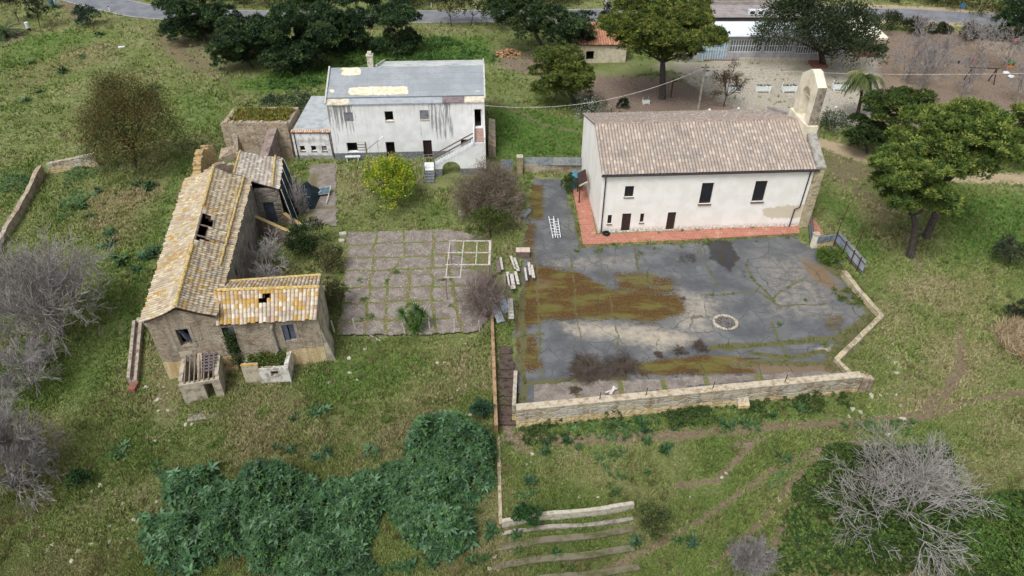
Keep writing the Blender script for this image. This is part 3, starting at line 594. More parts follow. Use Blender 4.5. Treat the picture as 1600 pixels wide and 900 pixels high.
f_lush = mx(areas([([(770, 160), (905, 190), (905, 245), (770, 250)], 1.5, .95), ([(260, 240), (320, 240), (280, 300), (230, 480), (190, 560), (170, 480), (240, 350)], 2.0, .7), ([(400, 120), (520, 100), (520, 60), (760, 60), (780, 95), (660, 100), (560, 110), (500, 135), (410, 150), (350, 130)], 2.5, .95),
                   ([(1270, 300), (1340, 320), (1400, 420), (1340, 400)], 1.5, .7), ([(1460, 300), (1700, 300), (1700, 420), (1480, 400)], 2.5, .75), ([(520, 560), (680, 540), (700, 600), (500, 640), (450, 600)], 1.5, .6), ([(560, 300), (700, 300), (700, 350), (560, 350)], 1.5, .5),
                   ([(0, 70), (120, 40), (180, 60), (60, 100), (0, 130)], 3.0, .6), ([(0, 560), (160, 560), (160, 640), (0, 640)], 2, .5), ([(250, 150), (350, 140), (350, 200), (260, 230)], 2, .5), ([(820, 645), (1340, 615), (1330, 650), (1000, 680), (820, 680)], .8, .5)]),)
f_dry = mx(areas([([(130, 290), (240, 290), (200, 400), (130, 370)], 2.0, .7), ([(0, 100), (60, 90), (160, 60), (200, 90), (100, 120), (0, 160)], 3, .5), ([(540, 590), (740, 520), (770, 600), (600, 640)], 2, .55), ([(1380, 440), (1560, 430), (1560, 620), (1420, 640)], 3, .55), ([(330, 660), (620, 640), (600, 700), (360, 700)], 2, .5), ([(500, 265), (720, 280), (720, 358), (530, 355)], 1.5, .35), ([(850, 700), (970, 700), (970, 760), (830, 770)], 1.2, .6), ([(1320, 280), (1400, 310), (1400, 420), (1330, 340)], 2, .5)]), lambda X, Y: .3 * (Y > 110) * 1.0)
f_gravel = lambda X, Y: sm(-.6, .6, sdpoly(X, Y, LOT)) * (.8 + .9 * (fbm(X, Y, 4) - .4)) * sm(17.5, 25, X + (98 - Y) * .35)
f_brown = mx(lambda X, Y: sm(-1, 1, sdpoly(X, Y, PLAY)) * .85, areas([([(900, 130), (940, 118), (1060, 120), (1110, 150), (1180, 178), (960, 182), (905, 175)], 1.8, .95), ([(770, 92), (830, 80), (900, 100), (880, 125), (790, 110)], 1.5, .8), ([(270, 60), (340, 60), (400, 120), (330, 110)], 2, .5), ([(800, 640), (806, 640), (806, 700), (780, 690)], .3, .8), ([(0, 42), (30, 40), (40, 60), (0, 70)], 1, .8), ([(1130, 690), (1210, 680), (1200, 690), (1150, 700)], .5, .9)]))
f_track = mx(lines([([(1290, 225), (1400, 262), (1500, 276), (1700, 283)], 2.2, .95)]), areas([([(1360, 100), (1480, 100), (1500, 140), (1380, 150)], 3, .4), ([(1500, 60), (1600, 60), (1600, 90), (1520, 85)], 2, .5)]), lambda X, Y: .75 * (dline(X, Y, ROAD) < 5.2) * (X > 36))
xs = np.concatenate([-np.geomspace(900, 78, 26), np.arange(-76, 96, .3), np.geomspace(98, 900, 26)])
ys = np.concatenate([[-300, -120, -40, 0, 8, 13], np.arange(16, 62, .27), 62 + np.cumsum(np.linspace(.28, .9, 180)), 175 + np.geomspace(4, 1500, 30)])
grid_mesh('ground', xs, ys, HT, 'ground', {'m1': [f_dirt, f_lush, f_dry], 'm2': [f_gravel, f_brown, f_track]})
# road ribbon with edge lines
def ribbon(name, pts, w, mat, dz, off=0.0, crown=0):
    p = np.array(pts); q = [p[0]]
    for i in range(len(p) - 1):
        for k in range(1, 9):
            t = k / 8; a, b, c_, d = p[max(i - 1, 0)], p[i], p[i + 1], p[min(i + 2, len(p) - 1)]
            q.append(.5 * (2 * b + (c_ - a) * t + (2 * a - 5 * b + 4 * c_ - d) * t * t + (3 * b - a - 3 * c_ + d) * t ** 3))
    q = np.array(q); d = np.gradient(q, axis=0); d /= np.linalg.norm(d, axis=1, keepdims=True); n = np.stack([-d[:, 1], d[:, 0]], 1)
    cols = np.linspace(-w / 2, w / 2, 5) + off; V = np.concatenate([np.stack([q[:, 0] + n[:, 0] * c, q[:, 1] + n[:, 1] * c, HT(q[:, 0] + n[:, 0] * c, q[:, 1] + n[:, 1] * c) * 0 + dz], 1)[:, None] for c in cols], 1)
    idx = np.arange(len(q) * 5).reshape(len(q), 5); F = np.stack([idx[:-1, :-1], idx[1:, :-1], idx[1:, 1:], idx[:-1, 1:]], -1).reshape(-1, 4)[:, ::-1]
    o = mesh(name, V.reshape(-1, 3), np.ascontiguousarray(F), mat); o['kind'] = 'structure'; return o
ribbon('road', ROAD, 6.6, 'road', .03); ribbon('road_marking', ROAD, .14, 'oldwhite', .034, -3.0); ribbon('road_marking', ROAD, .14, 'oldwhite', .034, 3.0)
# asphalt court
def keep_court(X, Y): return sdpoly(X, Y, COURT) + (fbm(X, Y, 1.0) - .5) * .9 > .12
WL = [(818, 640), (818, 604), (860, 600), (1000, 590), (1180, 583), (1225, 583)]
f_moss = areas([([(835, 415), (900, 425), (960, 455), (1060, 460), (1075, 490), (1020, 505), (960, 500), (860, 500), (805, 520), (805, 470)], .9, 1.0), ([(960, 425), (1010, 425), (1060, 440), (1050, 470), (960, 460)], .7, .7), ([(990, 568), (1100, 555), (1190, 560), (1180, 585), (1000, 588)], .5, .95),
                ([(800, 530), (838, 520), (850, 580), (806, 590)], .6, .8), ([(820, 285), (850, 290), (850, 345), (826, 345)], .6, .85), ([(815, 350), (840, 350), (835, 420), (815, 400)], .6, .7), ([(1285, 490), (1320, 490), (1320, 520), (1290, 520)], .5, .55)])
f_jgrass = warp(mx(lines([([(885, 300), (888, 370), (895, 430), (908, 540)], .17, .6), ([(838, 400), (842, 480), (846, 600)], .17, .7), ([(932, 385), (943, 430), (952, 460), (968, 545)], .17, .62), ([(992, 387), (1000, 425)], .2, .7), ([(1090, 372), (1100, 410), (1130, 460)], .2, .6),
                    ([(1165, 415), (1175, 440), (1210, 470)], .25, .7), ([(820, 420), (900, 418)], .2, .6), ([(1000, 432), (1060, 430)], .2, .5), ([(1105, 462), (1180, 455), (1220, 478), (1290, 476)], .22, .7), ([(850, 523), (810, 527)], .25, .7),
                    ([(1110, 545), (1180, 540), (1250, 533), (1300, 530), (1330, 518)], .5, .9), ([(1170, 552), (1220, 560), (1290, 552)], .4, .85), ([(1205, 505), (1215, 530), (1232, 560)], .25, .7), ([(1145, 570), (1200, 568), (1310, 572)], .6, .8), ([(912, 384), (1060, 380), (1240, 368)], .35, .95), ([(891, 300), (897, 330), (911, 384)], .6, 1.0),
                    ([(1290, 412), (1330, 440), (1370, 495), (1330, 530), (1300, 578)], 1.3, .9), ([(820, 600), (900, 594), (980, 590)], .5, .7), ([(812, 400), (818, 640)], .45, .7), ([(1210, 205 + 260), (1260, 430), (1285, 400)], .3, .5)])))
f_wet = areas([([(1105, 374), (1140, 376), (1155, 405), (1140, 425), (1110, 405)], .5, 1.0), ([(1060, 395), (1090, 395), (1090, 412), (1055, 412)], .4, .6), ([(990, 400), (1010, 390), (1010, 410)], .4, .5)])
f_dust = areas([([(880, 505), (1000, 508), (1080, 520), (1090, 535), (1030, 548), (960, 530), (890, 525)], 1.2, .72), ([(1060, 450), (1130, 470), (1110, 530), (1050, 520)], 1.5, .5), ([(850, 400), (1000, 400), (1000, 420), (850, 425)], 1.2, .32), ([(1180, 400), (1260, 400), (1330, 500), (1200, 500)], 2, .33), ([(1270, 545), (1300, 540), (1300, 555)], .3, .7)])
f_dry2 = areas([([(1245, 400), (1290, 420), (1330, 470), (1270, 440)], .8, .8), ([(1110, 555), (1200, 570), (1310, 570), (1310, 586), (1200, 590)], .6, .7), ([(830, 430), (880, 440), (840, 460)], .6, .5)])
grid_mesh('courtyard_paving', np.arange(-1, 30.5, .12), np.arange(32, 66, .12), lambda X, Y: 0.006 + (fbm(X, Y, 3) - .5) * .02 + 0 * X, 'asphalt', {'m1': [f_moss, f_jgrass, f_dust], 'm2': [f_wet, f_dry2]}, keep_court)
ST = PG([(834, 632), (836, 601), (930, 596), (1310, 580), (1318, 586), (1100, 602)])
f_sj = lines([([(900, 600), (902, 628)], .18, .8), ([(968, 594), (972, 620)], .3, .9), ([(1033, 590), (1040, 612)], .3, .9), ([(1100, 586), (1106, 604)], .3, .9), ([(1180, 582), (1190, 600)], .5, .9)])
grid_mesh('concrete_strip', np.arange(-.5, 27, .12), np.arange(32, 40, .12), lambda X, Y: 0.03 + 0 * X, 'slab', {'m1': [lambda X, Y: 0 * X, f_sj, lambda X, Y: 0 * X + .4]}, lambda X, Y: sdpoly(X, Y, ST) + (fbm(X, Y, .8) - .5) * .4 > 0)
TERR = PG([(535, 364), (700, 360), (765, 372), (768, 500), (740, 522), (528, 524), (540, 440)])
f_tj = warp(mx(lines([([(588, 362), (577, 450), (570, 525)], .2, .9), ([(628, 362), (632, 400), (606, 440), (604, 525)], .2, .9), ([(678, 362), (675, 440), (680, 525)], .22, .9), ([(530, 383), (768, 378)], .2, .9), ([(530, 405), (700, 400), (768, 402)], .2, .9), ([(530, 425), (768, 418)], .2, .9), ([(530, 452), (768, 446)], .2, .9), ([(530, 475), (690, 470)], .24, .9), ([(530, 503), (700, 500)], .2, .9), ([(640, 420), (636, 525)], .28, .9), ([(700, 400), (720, 525)], .25, .9)]),
         areas([([(705, 375), (768, 372), (768, 440), (730, 420)], .6, .75), ([(525, 360), (545, 362), (535, 525), (520, 525)], .5, .9)])))
grid_mesh('terrace_slab', np.arange(-17, -1, .1), np.arange(39.5, 55, .1), lambda X, Y: 0.08 + (fbm(X, Y, 2) - .5) * .04, 'slab', {'m1': [lambda X, Y: 0 * X, f_tj, lambda X, Y: 0 * X + .9]}, lambda X, Y: sdpoly(X, Y, TERR) + (fbm(X, Y, .9) - .5) * .7 > 0)
LANE = PG([(484, 258), (526, 256), (524, 352), (478, 352)])
f_lj = mx(lines([([(480, 300), (528, 300)], .25, .9), ([(480, 326), (528, 326)], .2, .8)]), areas([([(484, 270), (500, 270), (492, 345), (478, 350)], .8, .7)]))
grid_mesh('concrete_lane', np.arange(-23, -13, .12), np.arange(53, 70, .12), lambda X, Y: 0.08 + (fbm(X, Y, 2) - .5) * .04, 'slab', {'m1': [lambda X, Y: 0 * X, f_lj, lambda X, Y: 0 * X]}, lambda X, Y: sdpoly(X, Y, LANE) + (fbm(X, Y, 1.0) - .5) * .8 > 0)
mb = MB(); RPZ = .09
rp = lambda pts: [(x, y) for x, y in PG(pts, RPZ)]
mb.prism(rp([(911, 382), (1080, 374), (1250, 364), (1247, 351), (932, 366)]), -.05, RPZ); mb.prism(rp([(895, 296), (911, 381.6), (931.6, 366), (917, 290)]), -.05, RPZ + .003); mb.build('red_tile_pavement', 'redpave')['kind'] = 'structure'
mb = MB(); mb.prism(rp([(1267, 360), (1288, 368), (1275, 345), (1263, 331), (1252, 331)]), -.05, RPZ + .002); mb.build('red_tile_pavement', 'redpave')['kind'] = 'structure'

# ================================================================== CHURCH
CHL, CHW, CHE, CHR = 18.83, 12.26, 6.08, 8.25
CA = .054
ch = thing('church', 'long cream church with two-slope grey-pink tiled roof and bell gable', 'church', (7.91, 54.35, 0), CA)
W_ = lambda mbx, *a, **k: wall(mbx, *a, **k)
cops = [(2.09, 2.9, 3.72, 4.84), (.8, 1.18, .93, 1.9), (3.78, 4.14, .98, 1.95), (8.97, 10.05, 2.8, 4.95), (13.78, 14.88, 2.88, 5.0), (2.12, 2.95, .1, 2.0), (6.3, 7.08, .1, 2.0)]
mb = MB(); t_ = .45
wall(mb, (0, 0), (CHL, 0), -.2, CHE, t_, cops); wall(mb, (0, CHW), (0, 0), -.2, CHE, t_, tr=(t_, t_)); wall(mb, (CHL, CHW), (0, CHW), -.2, CHE, t_)
rx_ = CHW * .43
for x0 in (0.0,):
    mb.add([(x0, 0, CHE), (x0, CHW, CHE), (x0, rx_, CHR), (x0 + t_ - .01, 0, CHE), (x0 + t_ - .01, CHW, CHE), (x0 + t_ - .01, rx_, CHR)], [(0, 2, 1), (3, 4, 5), (0, 3, 5, 2), (1, 2, 5, 4)])
mb.build('wall', 'cream', ch, world=False)
z_ = .06
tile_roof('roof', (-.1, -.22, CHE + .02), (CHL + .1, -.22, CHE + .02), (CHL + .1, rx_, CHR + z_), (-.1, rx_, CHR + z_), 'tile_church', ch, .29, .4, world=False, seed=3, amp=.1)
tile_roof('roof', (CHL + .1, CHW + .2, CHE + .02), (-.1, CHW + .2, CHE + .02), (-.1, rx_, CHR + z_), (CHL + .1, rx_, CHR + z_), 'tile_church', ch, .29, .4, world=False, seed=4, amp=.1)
mb = MB(); ridge_tiles(mb, (-.1, rx_, CHR + .1), (CHL + .1, rx_, CHR + .1), .11); mb.build('ridge_cap', simple('ridge_mortar', S(170, 148, 136), .3, 4), ch, world=False)
mb = MB(); mb.tube([(-.15, -.3, CHE - .04), (CHL + .3, -.3, CHE - .04)], .085, 8); mb.build('gutter', 'pipe', ch, world=False)
mb = MB(); mb.tube([(.28, -.28, CHE - .05), (.28, -.1, CHE - .35), (.28, -.09, .12)], .055, 8); mb.build('downpipe', 'pipe', ch, world=False)
mb = MB(); mb.tube([(CHL - .35, -.28, CHE - .05), (CHL - .35, -.1, CHE - .35), (CHL - .42, -.1, 2.2), (CHL - .85, -.12, 2.0), (CHL - .9, -.1, .12)], .055, 8); mb.build('downpipe', 'pipe', ch, world=False)
for i, (u0, u1, a, b) in enumerate(cops):
    if i >= 5:
        mb = MB(); mb.box(u0, u1, .12, .19, a, b); d = mb.build('door', 'wood_dark', ch, world=False)
        mb = MB()
        for k in range(1, 4): mb.box(u0 + (u1 - u0) * k / 4 - .012, u0 + (u1 - u0) * k / 4 + .012, .105, .12, a + .05, b - .05)
        mb.box(u0 + .03, u1 - .03, .10, .12, a + .9, a + .98); mb.build('door_rail', 'frame', d, world=False)
        continue
    mb = MB(); f = .06
    mb.box(u0, u0 + f, .14, .22, a, b).box(u1 - f, u1, .14, .22, a, b).box(u0 + f, u1 - f, .14, .22, b - f, b).box(u0 + f, u1 - f, .14, .22, a, a + f)
    if i < 3: mb.box((u0 + u1) / 2 - .02, (u0 + u1) / 2 + .02, .15, .21, a + f, b - f)
    wn = mb.build('window', 'frame', ch, world=False); mb = MB(); mb.box(u0 + f, u1 - f, .175, .19, a + f, b - f); mb.build('pane', 'glass_dark', wn, world=False)
    mb = MB(); s_ = .14 if i > 2 else .07; mb.box(u0 - .06, u1 + .06, -.1, .14, a - s_, a - .002); mb.build('sill', 'sill', wn, world=False)
# facade wall rising above the roof at the east end, with stone quoins
FX = CHL + .02
mb = MB(); ov = .38
fy = [-.12, 0.0, rx_ - 2.6, rx_ + 2.6, CHW, CHW + .12]
prof = [(-.15, -.2), (-.15, CHE + .12), (3.0, CHR - .55), (3.2, 7.7), (7.2, 7.7), (7.4, CHR - .6), (CHW + .15, CHE + .12), (CHW + .15, -.2)]
n = len(prof); V = [(FX, p[0], p[1]) for p in prof] + [(FX + .75, p[0], p[1]) for p in prof]
mb.add(V, [tuple(range(n)), tuple(range(n, 2 * n))[::-1]] + [(i, n + i, n + (i + 1) % n, (i + 1) % n) for i in range(n)][:])
mb.build('facade', 'ashlar', ch, world=False)
COPM = simple('coping_mortar', S(168, 164, 156), .3, 3); k0 = (FX - .06, FX + .83)
for (ya, za), (yb, zb) in (((-.28, CHE + .13), (3.02, CHR - .42)), ((CHW + .28, CHE + .13), (7.4, CHR - .5))):
    V = [(x, y, z) for y, z in ((ya, za), (yb, zb)) for x, dz in ((k0[0], 0), (k0[1], 0), (k0[1], .12), (k0[0], .12)) for z in (z + dz,)]
    mb = MB(); mb.add(V, [(0, 1, 2, 3), (7, 6, 5, 4), (0, 4, 5, 1), (1, 5, 6, 2), (2, 6, 7, 3), (3, 7, 4, 0)]); mb.build('coping', COPM, ch, world=False)
# bell gable
by0, by1 = 3.4, 6.95; bz0 = 8.6; bs = 12.1; ap = 13.0; yc = 5.15; ow = .84; os_ = 10.6
mb = MB(); arch = [(yc + ow * math.cos(a), os_ + ow * 1.05 * math.sin(a)) for a in np.linspace(0, math.pi, 13)]
outer = [(by0, bz0), (by1, bz0), (by1, bs), (yc + .28, ap), (yc - .28, ap), (by0, bs)]
bx0, bx1 = FX - .03, FX + .78
def face(x, flip):
    polys = [[(by0, bz0), (yc - ow, bz0), (yc - ow, os_), (by0, bs)], [(yc + ow, bz0), (by1, bz0), (by1, bs), (yc + ow, os_)]]
    L = [p for p in arch if p[0] <= yc + 1e-6]; Rr = [p for p in arch if p[0] >= yc - 1e-6]
    polys.append([(yc + .28, ap)] + [(yc, ap)] + Rr[::-1] + [(by1, bs)]); polys.append([(yc, ap), (yc - .28, ap), (by0, bs)] + L[::-1])
    for P in polys:
        V = [(x, y, z) for y, z in P]; mb.add(V, [tuple(range(len(V)))[::-1 if flip else 1]])
face(bx0, False); face(bx1, True)
for a, b in zip(outer[1:], outer[2:] + outer[:1]): mb.quad((bx0, *a), (bx1, *a), (bx1, *b), (bx0, *b))
rev = [(yc + ow, bz0)] + arch + [(yc - ow, bz0)]
for a, b in zip(rev[:-1], rev[1:]): mb.quad((bx0, *a), (bx0, *b), (bx1, *b), (bx1, *a))
bg_ = mb.build('bell_gable', 'belfry', ch, world=False)
mb = MB(); mb.box(bx0 - .16, bx1 + .1, by0 - .3, by1 + .35, bz0 - 1.1, bz0 - .002); mb.tube([(bx0 + .4, yc - ow, os_ - .1), (bx0 + .4, yc + ow, os_ - .1)], .05, 6); mb.build('plinth', 'belfry', bg_, world=False)
mb = MB(); mb.box(bx0 + .04, bx1 + .02, by0 - .03, by0 - .002, bz0, bs - .02); mb.build('weathered_side', simple('grey_weathered', S(160, 150, 132), .4, 2.5, dirt=S(104, 98, 90)), bg_, world=False)
mb = MB()
mb.prism([(bx1 + .13, by0 - .1), (bx1 + .75, by0 + .2), (bx1 + .75, by0 + .9), (bx1 + .13, by0 + .9)], CHE - 1.5, [bz0 + .6, CHE + .8, CHE + .8, bz0 + .6]); mb.build('buttress', 'rubble', ch, world=False)
mb = MB(); rnd = random.Random(3)
for k in range(16): mb.box(FX + .2 + rnd.random() * .1, FX + .79 + rnd.random() * .05, -.17 - rnd.random() * .05, -.149, .1 + k * .38, .1 + k * .38 + .34)
mb.build('quoins', 'ashlar', ch, world=False)

# ================================================================== WHITE HOUSE
HL, HW, HE, HR, HRY = 16.265, 11.67, 6.33, 8.32, .416 * 11.67
ho = thing('abandoned_house', 'white two-storey house with black-streaked plaster and patched grey roof', 'house', (-19.108, 68.589, 0), .047)
hops = [(1.62, 2.58, 4.4, 5.42), (5.86, 6.72, 4.38, 5.46), (9.5, 10.42, 4.44, 5.5), (15.19, 16.0, 3.45, 5.5), (1.44, 2.56, .92, 2.0), (5.58, 6.52, .05, 1.99), (9.56, 10.5, .05, 2.1), (13.62, 14.72, .3, 2.1)]
mb = MB(); t_ = .4
wall(mb, (0, 0), (HL, 0), -.2, HE, t_, hops); wall(mb, (HL, 0), (HL, HW), -.2, HE, t_, tr=(t_, t_)); wall(mb, (0, HRY + 1.8), (0, 0), -.2, HE, t_, tr=(t_, t_))
wall(mb, (HL, HW), (4.9, HW), -.2, HE, t_); wall(mb, (4.9, HW), (4.9, HRY), -.2, HE, t_); wall(mb, (4.9, HRY + 1.8), (0, HRY + 1.8), -.2, HE, t_)
mb.add([(0, 0, HE), (0, HRY, HR - .05), (0, HRY + 1.8, HE), (t_, 0, HE), (t_, HRY, HR - .05), (t_, HRY + 1.8, HE)], [(0, 2, 1)[::-1], (3, 5, 4), (0, 1, 4, 3), (1, 2, 5, 4)])
mb.add([(HL, 0, HE), (HL, HW, HE), (HL, HRY, HR - .05), (HL - t_, 0, HE), (HL - t_, HW, HE), (HL - t_, HRY, HR - .05)], [(0, 1, 2), (3, 5, 4), (0, 2, 5, 3), (1, 4, 5, 2)])
mb.build('wall', 'white', ho, world=False)
def flat_roof(name, pts, mat, parent, vmax, umax, th=.1, world=False, inset=None):
    P = [np.array(p, float) for p in pts]; V = P + [p - np.array([0, 0, th]) for p in P]
    F = [(0, 1, 2, 3), (7, 6, 5, 4), (0, 4, 5, 1), (1, 5, 6, 2), (2, 6, 7, 3), (3, 7, 4, 0)]; uvq = [(0, 0), (umax, 0), (umax, vmax), (0, vmax)]
    uv = []
    for f in F: uv += [uvq[i % 4] for i in f]
    return mesh(name, V, F, mat, parent, uv=uv, world=world)
flat_roof('roof', [(.02, .7, HE + .42), (HL - .02, .7, HE + .42), (HL - .02, HRY, HR + .03), (.02, HRY, HR + .03)], 'bitumen', ho, 5.2, HL)
flat_roof('roof', [(4.9, HRY + .002, HR + .03), (HL - .02, HRY + .002, HR + .03), (HL - .02, HW + .1, HE + .1), (4.9, HW + .1, HE + .1)], simple('pale_back_roof', S(205, 206, 200), .2, .8, dirt=S(150, 158, 164)), ho, 6, 10)
flat_roof('roof', [(.02, HRY + .002, HR + .03), (4.9, HRY + .002, HR + .03), (4.9, HRY + 1.9, HE + .25), (.02, HRY + 1.9, HE + .25)], 'bitumen', ho, 2, 4.9)
flat_roof('eave_strip', [(2.3, -.12, HE + .02), (11.9, -.12, HE + .02), (11.9, .698, HE + .30), (2.3, .698, HE + .30)], simple('flashing_sheet', S(164, 170, 174), .15, 1.5, .5), ho, 1, 10)
flat_roof('eave_strip', [(.02, -.12, HE + .02), (2.298, -.12, HE + .02), (2.298, .698, HE + .30), (.02, .698, HE + .30)], simple('bare_eave_plaster', S(212, 204, 182), .25, 2), ho, 1, 3)
flat_roof('eave_strip', [(11.902, -.12, HE + .02), (14.2, -.12, HE + .02), (14.2, .698, HE + .30), (11.902, .698, HE + .30)], simple('torn_roofing', S(132, 120, 122), .3, 3), ho, 1, 3)
flat_roof('eave_strip', [(14.202, -.12, HE + .02), (HL - .02, -.12, HE + .02), (HL - .02, .698, HE + .30), (14.202, .698, HE + .30)], bpy.data.materials['bare_eave_plaster'], ho, 1, 3)
EM = simple('edge_cap', S(196, 196, 190), .2, 3)
for p_, q_ in (((-.06, -.15, HE + .12), (-.06, HRY, HR + .14)), ((HL + .06, .3, HE + .2), (HL + .06, HRY, HR + .14)), ((HL + .06, HRY + .01, HR + .14), (HL + .06, HW + .1, HE + .18)), ((4.86, HRY + .1, HR + .14), (4.86, HW + .1, HE + .2))): mb = MB(); mb.bar(p_, q_, .15, .2); mb.build('roof_edge', EM, ho, world=False)
mb = MB(); mb.box(3.95, 4.55, HRY + .1, HRY + .7, HE, HR + 1.15).box(3.88, 4.62, HRY + .03, HRY + .77, HR + 1.15, HR + 1.25); mb.box(4.05, 4.45, HRY + .2, HRY + .6, HR + 1.25, HR + 1.55); mb.build('chimney', simple('chimney_render', S(206, 200, 180), .3, 4), ho, world=False)
for i, (u0, u1, a, b) in enumerate(hops):
    if i in (0, 2): mb = MB(); mb.box(u0, u1, .06, .2, a, b); mb.build('blocked_window', 'plaster_grey', ho, world=False)
    if i in (1, 2, 4): mb = MB(); mb.box(u0 - .05, u1 + .05, -.06, .1, a - .08, a - .002); mb.build('sill', simple('ochre_sill', S(196, 172, 130), .2, 4) if i != 4 else 'whitepaint', ho, world=False)
    if i in (5, 6): mb = MB(); mb.box(u0 - .02, u1 + .02, -.4, .1, -.1, .046); mb.box(u0 + .1, u1 - .15, .35, 1.2, .02, .3); mb.build('doorstep', simple('rubble_step', S(150, 120, 112), .35, 5), ho, world=False)
    if i == 1: mb = MB(); mb.box(u0, u0 + .05, .12, .18, a, b - .05).box(u1 - .05, u1, .12, .18, a, b - .05).box(u0 + .05, u1 - .05, .12, .18, b - .05, b); mb.build('window', 'frame', ho, world=False)
    if i == 6: mb = MB(); mb.box(u0, (u0 + u1) / 2 - .01, .2, .26, a, b).box((u0 + u1) / 2 + .01, u1, .2, .26, a, b); mb.build('door', simple('brown_door', S(58, 42, 40), .3, 6), ho, world=False)
    if i == 7: mb = MB(); mb.box(u0 + .6, u1 - .05, .2, .26, a, a + 1.0); mb.build('shutter', 'plaster_grey', ho, world=False)
mb = MB(); mb.box(.4, HL - .4, .4, HW - .4, -.1, .02); mb.box(.4, HL - .4, .42, 2.5, 2.9, 3.1); mb.build('floor', 'concrete', ho, world=False)
mb = MB(); mb.box(1.2, 2.8, -.62, -.35, .55, .68); mb.box(1.3, 1.4, -.55, -.45, -.1, .55).box(2.5, 2.6, -.55, -.45, -.1, .55); mb.build('washing_trough', 'whitepaint', ho, world=False)
# outside staircase of the house
st = MB(); yb, yf = -.002, -4.0
zl = 3.3
lx0, lx1 = 15.0, 16.25
# landing block + arch-flight, built as profile extruded over its width
fx0, fx1 = 10.95, 15.0; fy0, fy1 = -4.05, -3.0
nst = 15
prof = []
for i in range(nst): x = fx0 + (fx1 - fx0) * i / nst; z = 1.05 + (zl - 1.05) * (i + 1) / nst; prof += [(x, z), (fx0 + (fx1 - fx0) * (i + 1) / nst, z)]
ax, aw, az = 12.65, .95, 1.55
def slab_pts(y):
    b = [(fx0, -.2), (ax - aw, -.2)] + [(ax - aw * math.cos(t), az * .5 + .85 * math.sin(t)) for t in np.linspace(0, math.pi, 10)] + [(ax + aw, -.2), (lx1 - 1.25, -.2)]
    return b
b = slab_pts(0); top = prof
def zs_at(x, arr):
    for (x0, z0), (x1, z1) in zip(arr[:-1], arr[1:]):
        if x0 - 1e-9 <= x <= x1 + 1e-9 and x1 > x0: return z0 + (z1 - z0) * (x - x0) / (x1 - x0)
    return -.2
xs_ = sorted(set([fx0, fx1] + [round(p[0], 4) for p in top] + [round(p[0], 4) for p in b]))
for xa, xb in zip(xs_[:-1], xs_[1:]):
    xm = (xa + xb) / 2; zt = 1.05 + (zl - 1.05) * (math.floor((xm - fx0) / (fx1 - fx0) * nst) + 1) / nst
    if abs(xm - ax) < aw: la = az * .5 + .85 * math.sqrt(max(0, 1 - ((xa - ax) / aw) ** 2)); lb = az * .5 + .85 * math.sqrt(max(0, 1 - ((xb - ax) / aw) ** 2))
    else: la = lb = -.2
    V = [(xa, fy0, la), (xb, fy0, lb), (xb, fy1, lb), (xa, fy1, la), (xa, fy0, zt), (xb, fy0, zt), (xb, fy1, zt), (xa, fy1, zt)]
    st.add(V, [(3, 2, 1, 0), (4, 5, 6, 7), (0, 1, 5, 4), (2, 3, 7, 6)])
st.quad((fx0, fy1, -.2), (fx0, fy0, -.2), (fx0, fy0, 1.2), (fx0, fy1, 1.2))
st.box(lx0 + .002, lx1, fy0, yb, -.2, zl); st.box(9.85, fx0 - .002, fy0, fy1, -.2, 1.05)
for i in range(5): st.box(9.95, 10.85, fy0 - .3 * (i + 1) + .001 * i, fy0 - .3 * i - .002, -.2, .88 - .18 * i)
sc = st.build('staircase', 'white', ho, world=False)
mb = MB(); mb.box(lx0 + .18, lx1 - .15, fy0 + .15, yb - .01, zl, zl + .02); mb.build('landing_floor', simple('landing_tiles', S(170, 142, 130), .3, 4), sc, world=False)
BRM_ = simple('brown_rail', S(112, 98, 92), .25, 5)
for y in (fy0 + .04, fy1 - .04): mb = MB(); mb.bar((fx0, y, 2.0), (fx1, y, zl + .95), .1, .1); mb.build('handrail', BRM_, sc, world=False)
mb = MB()
for y in (fy0 + .04,):
    for i in range(nst * 2): x = fx0 + (fx1 - fx0) * (i + .5) / nst / 2; z0 = 1.05 + (zl - 1.05) * (x - fx0) / (fx1 - fx0); mb.box(x - .035, x + .035, y - .035, y + .035, z0, z0 + .93)
    mb.bar((fx0, y, 1.12), (fx1, y, zl + .08), .12, .16)
mb.build('balusters', 'whitepaint', sc, world=False)
mb = MB(); mb.box(lx0, lx0 + .12, fy0, -.1, zl + .002, zl + .5).box(lx1 - .14, lx1, fy0 + .1, -.1, zl + .002, zl + .9).box(lx0, lx1, fy0, fy0 + .12, zl + .025, zl + .35); mb.build('parapet', 'whitepaint', sc, world=False)
GRM = simple('grey_rail', S(128, 122, 118), .25, 5)
for x in (9.85, 10.93):
    mb = MB(); mb.box(x - .05, x + .05, fy0 - 1.6, fy0 - 1.5, -.1, .9); mb.box(x - .05, x + .05, fy0 - .05, fy0 + .05, .8, 1.9); mb.bar((x, fy0 - 1.55, .9), (x, fy0, 1.85), .07); mb.build('handrail', GRM, sc, world=False)
mb = MB(); mb.bar((9.85, fy0, 1.9), (9.85, fy1, 1.95), .06).bar((9.85, fy1, 1.9), (10.95, fy1, 1.95), .06).box(9.82, 9.88, fy1 - .03, fy1 + .03, 1.0, 1.95); mb.build('handrail', GRM, sc, world=False)
# stub of stone wall behind the landing
a = G(764, 206, 3.0); b_ = G(771, 240, .6)
mb = MB(); mb.prism([(-2.55, 69.2), (-1.75, 69.2), (-1.9, 74), (-2.6, 74)], -.1, [1.6, 1.3, 2.2, 2.4]); one('stone_wall', mb, 'rubble', 'crumbling brown stone wall against the east side of the streaked house', 'wall', (-2.2, 70, 0))
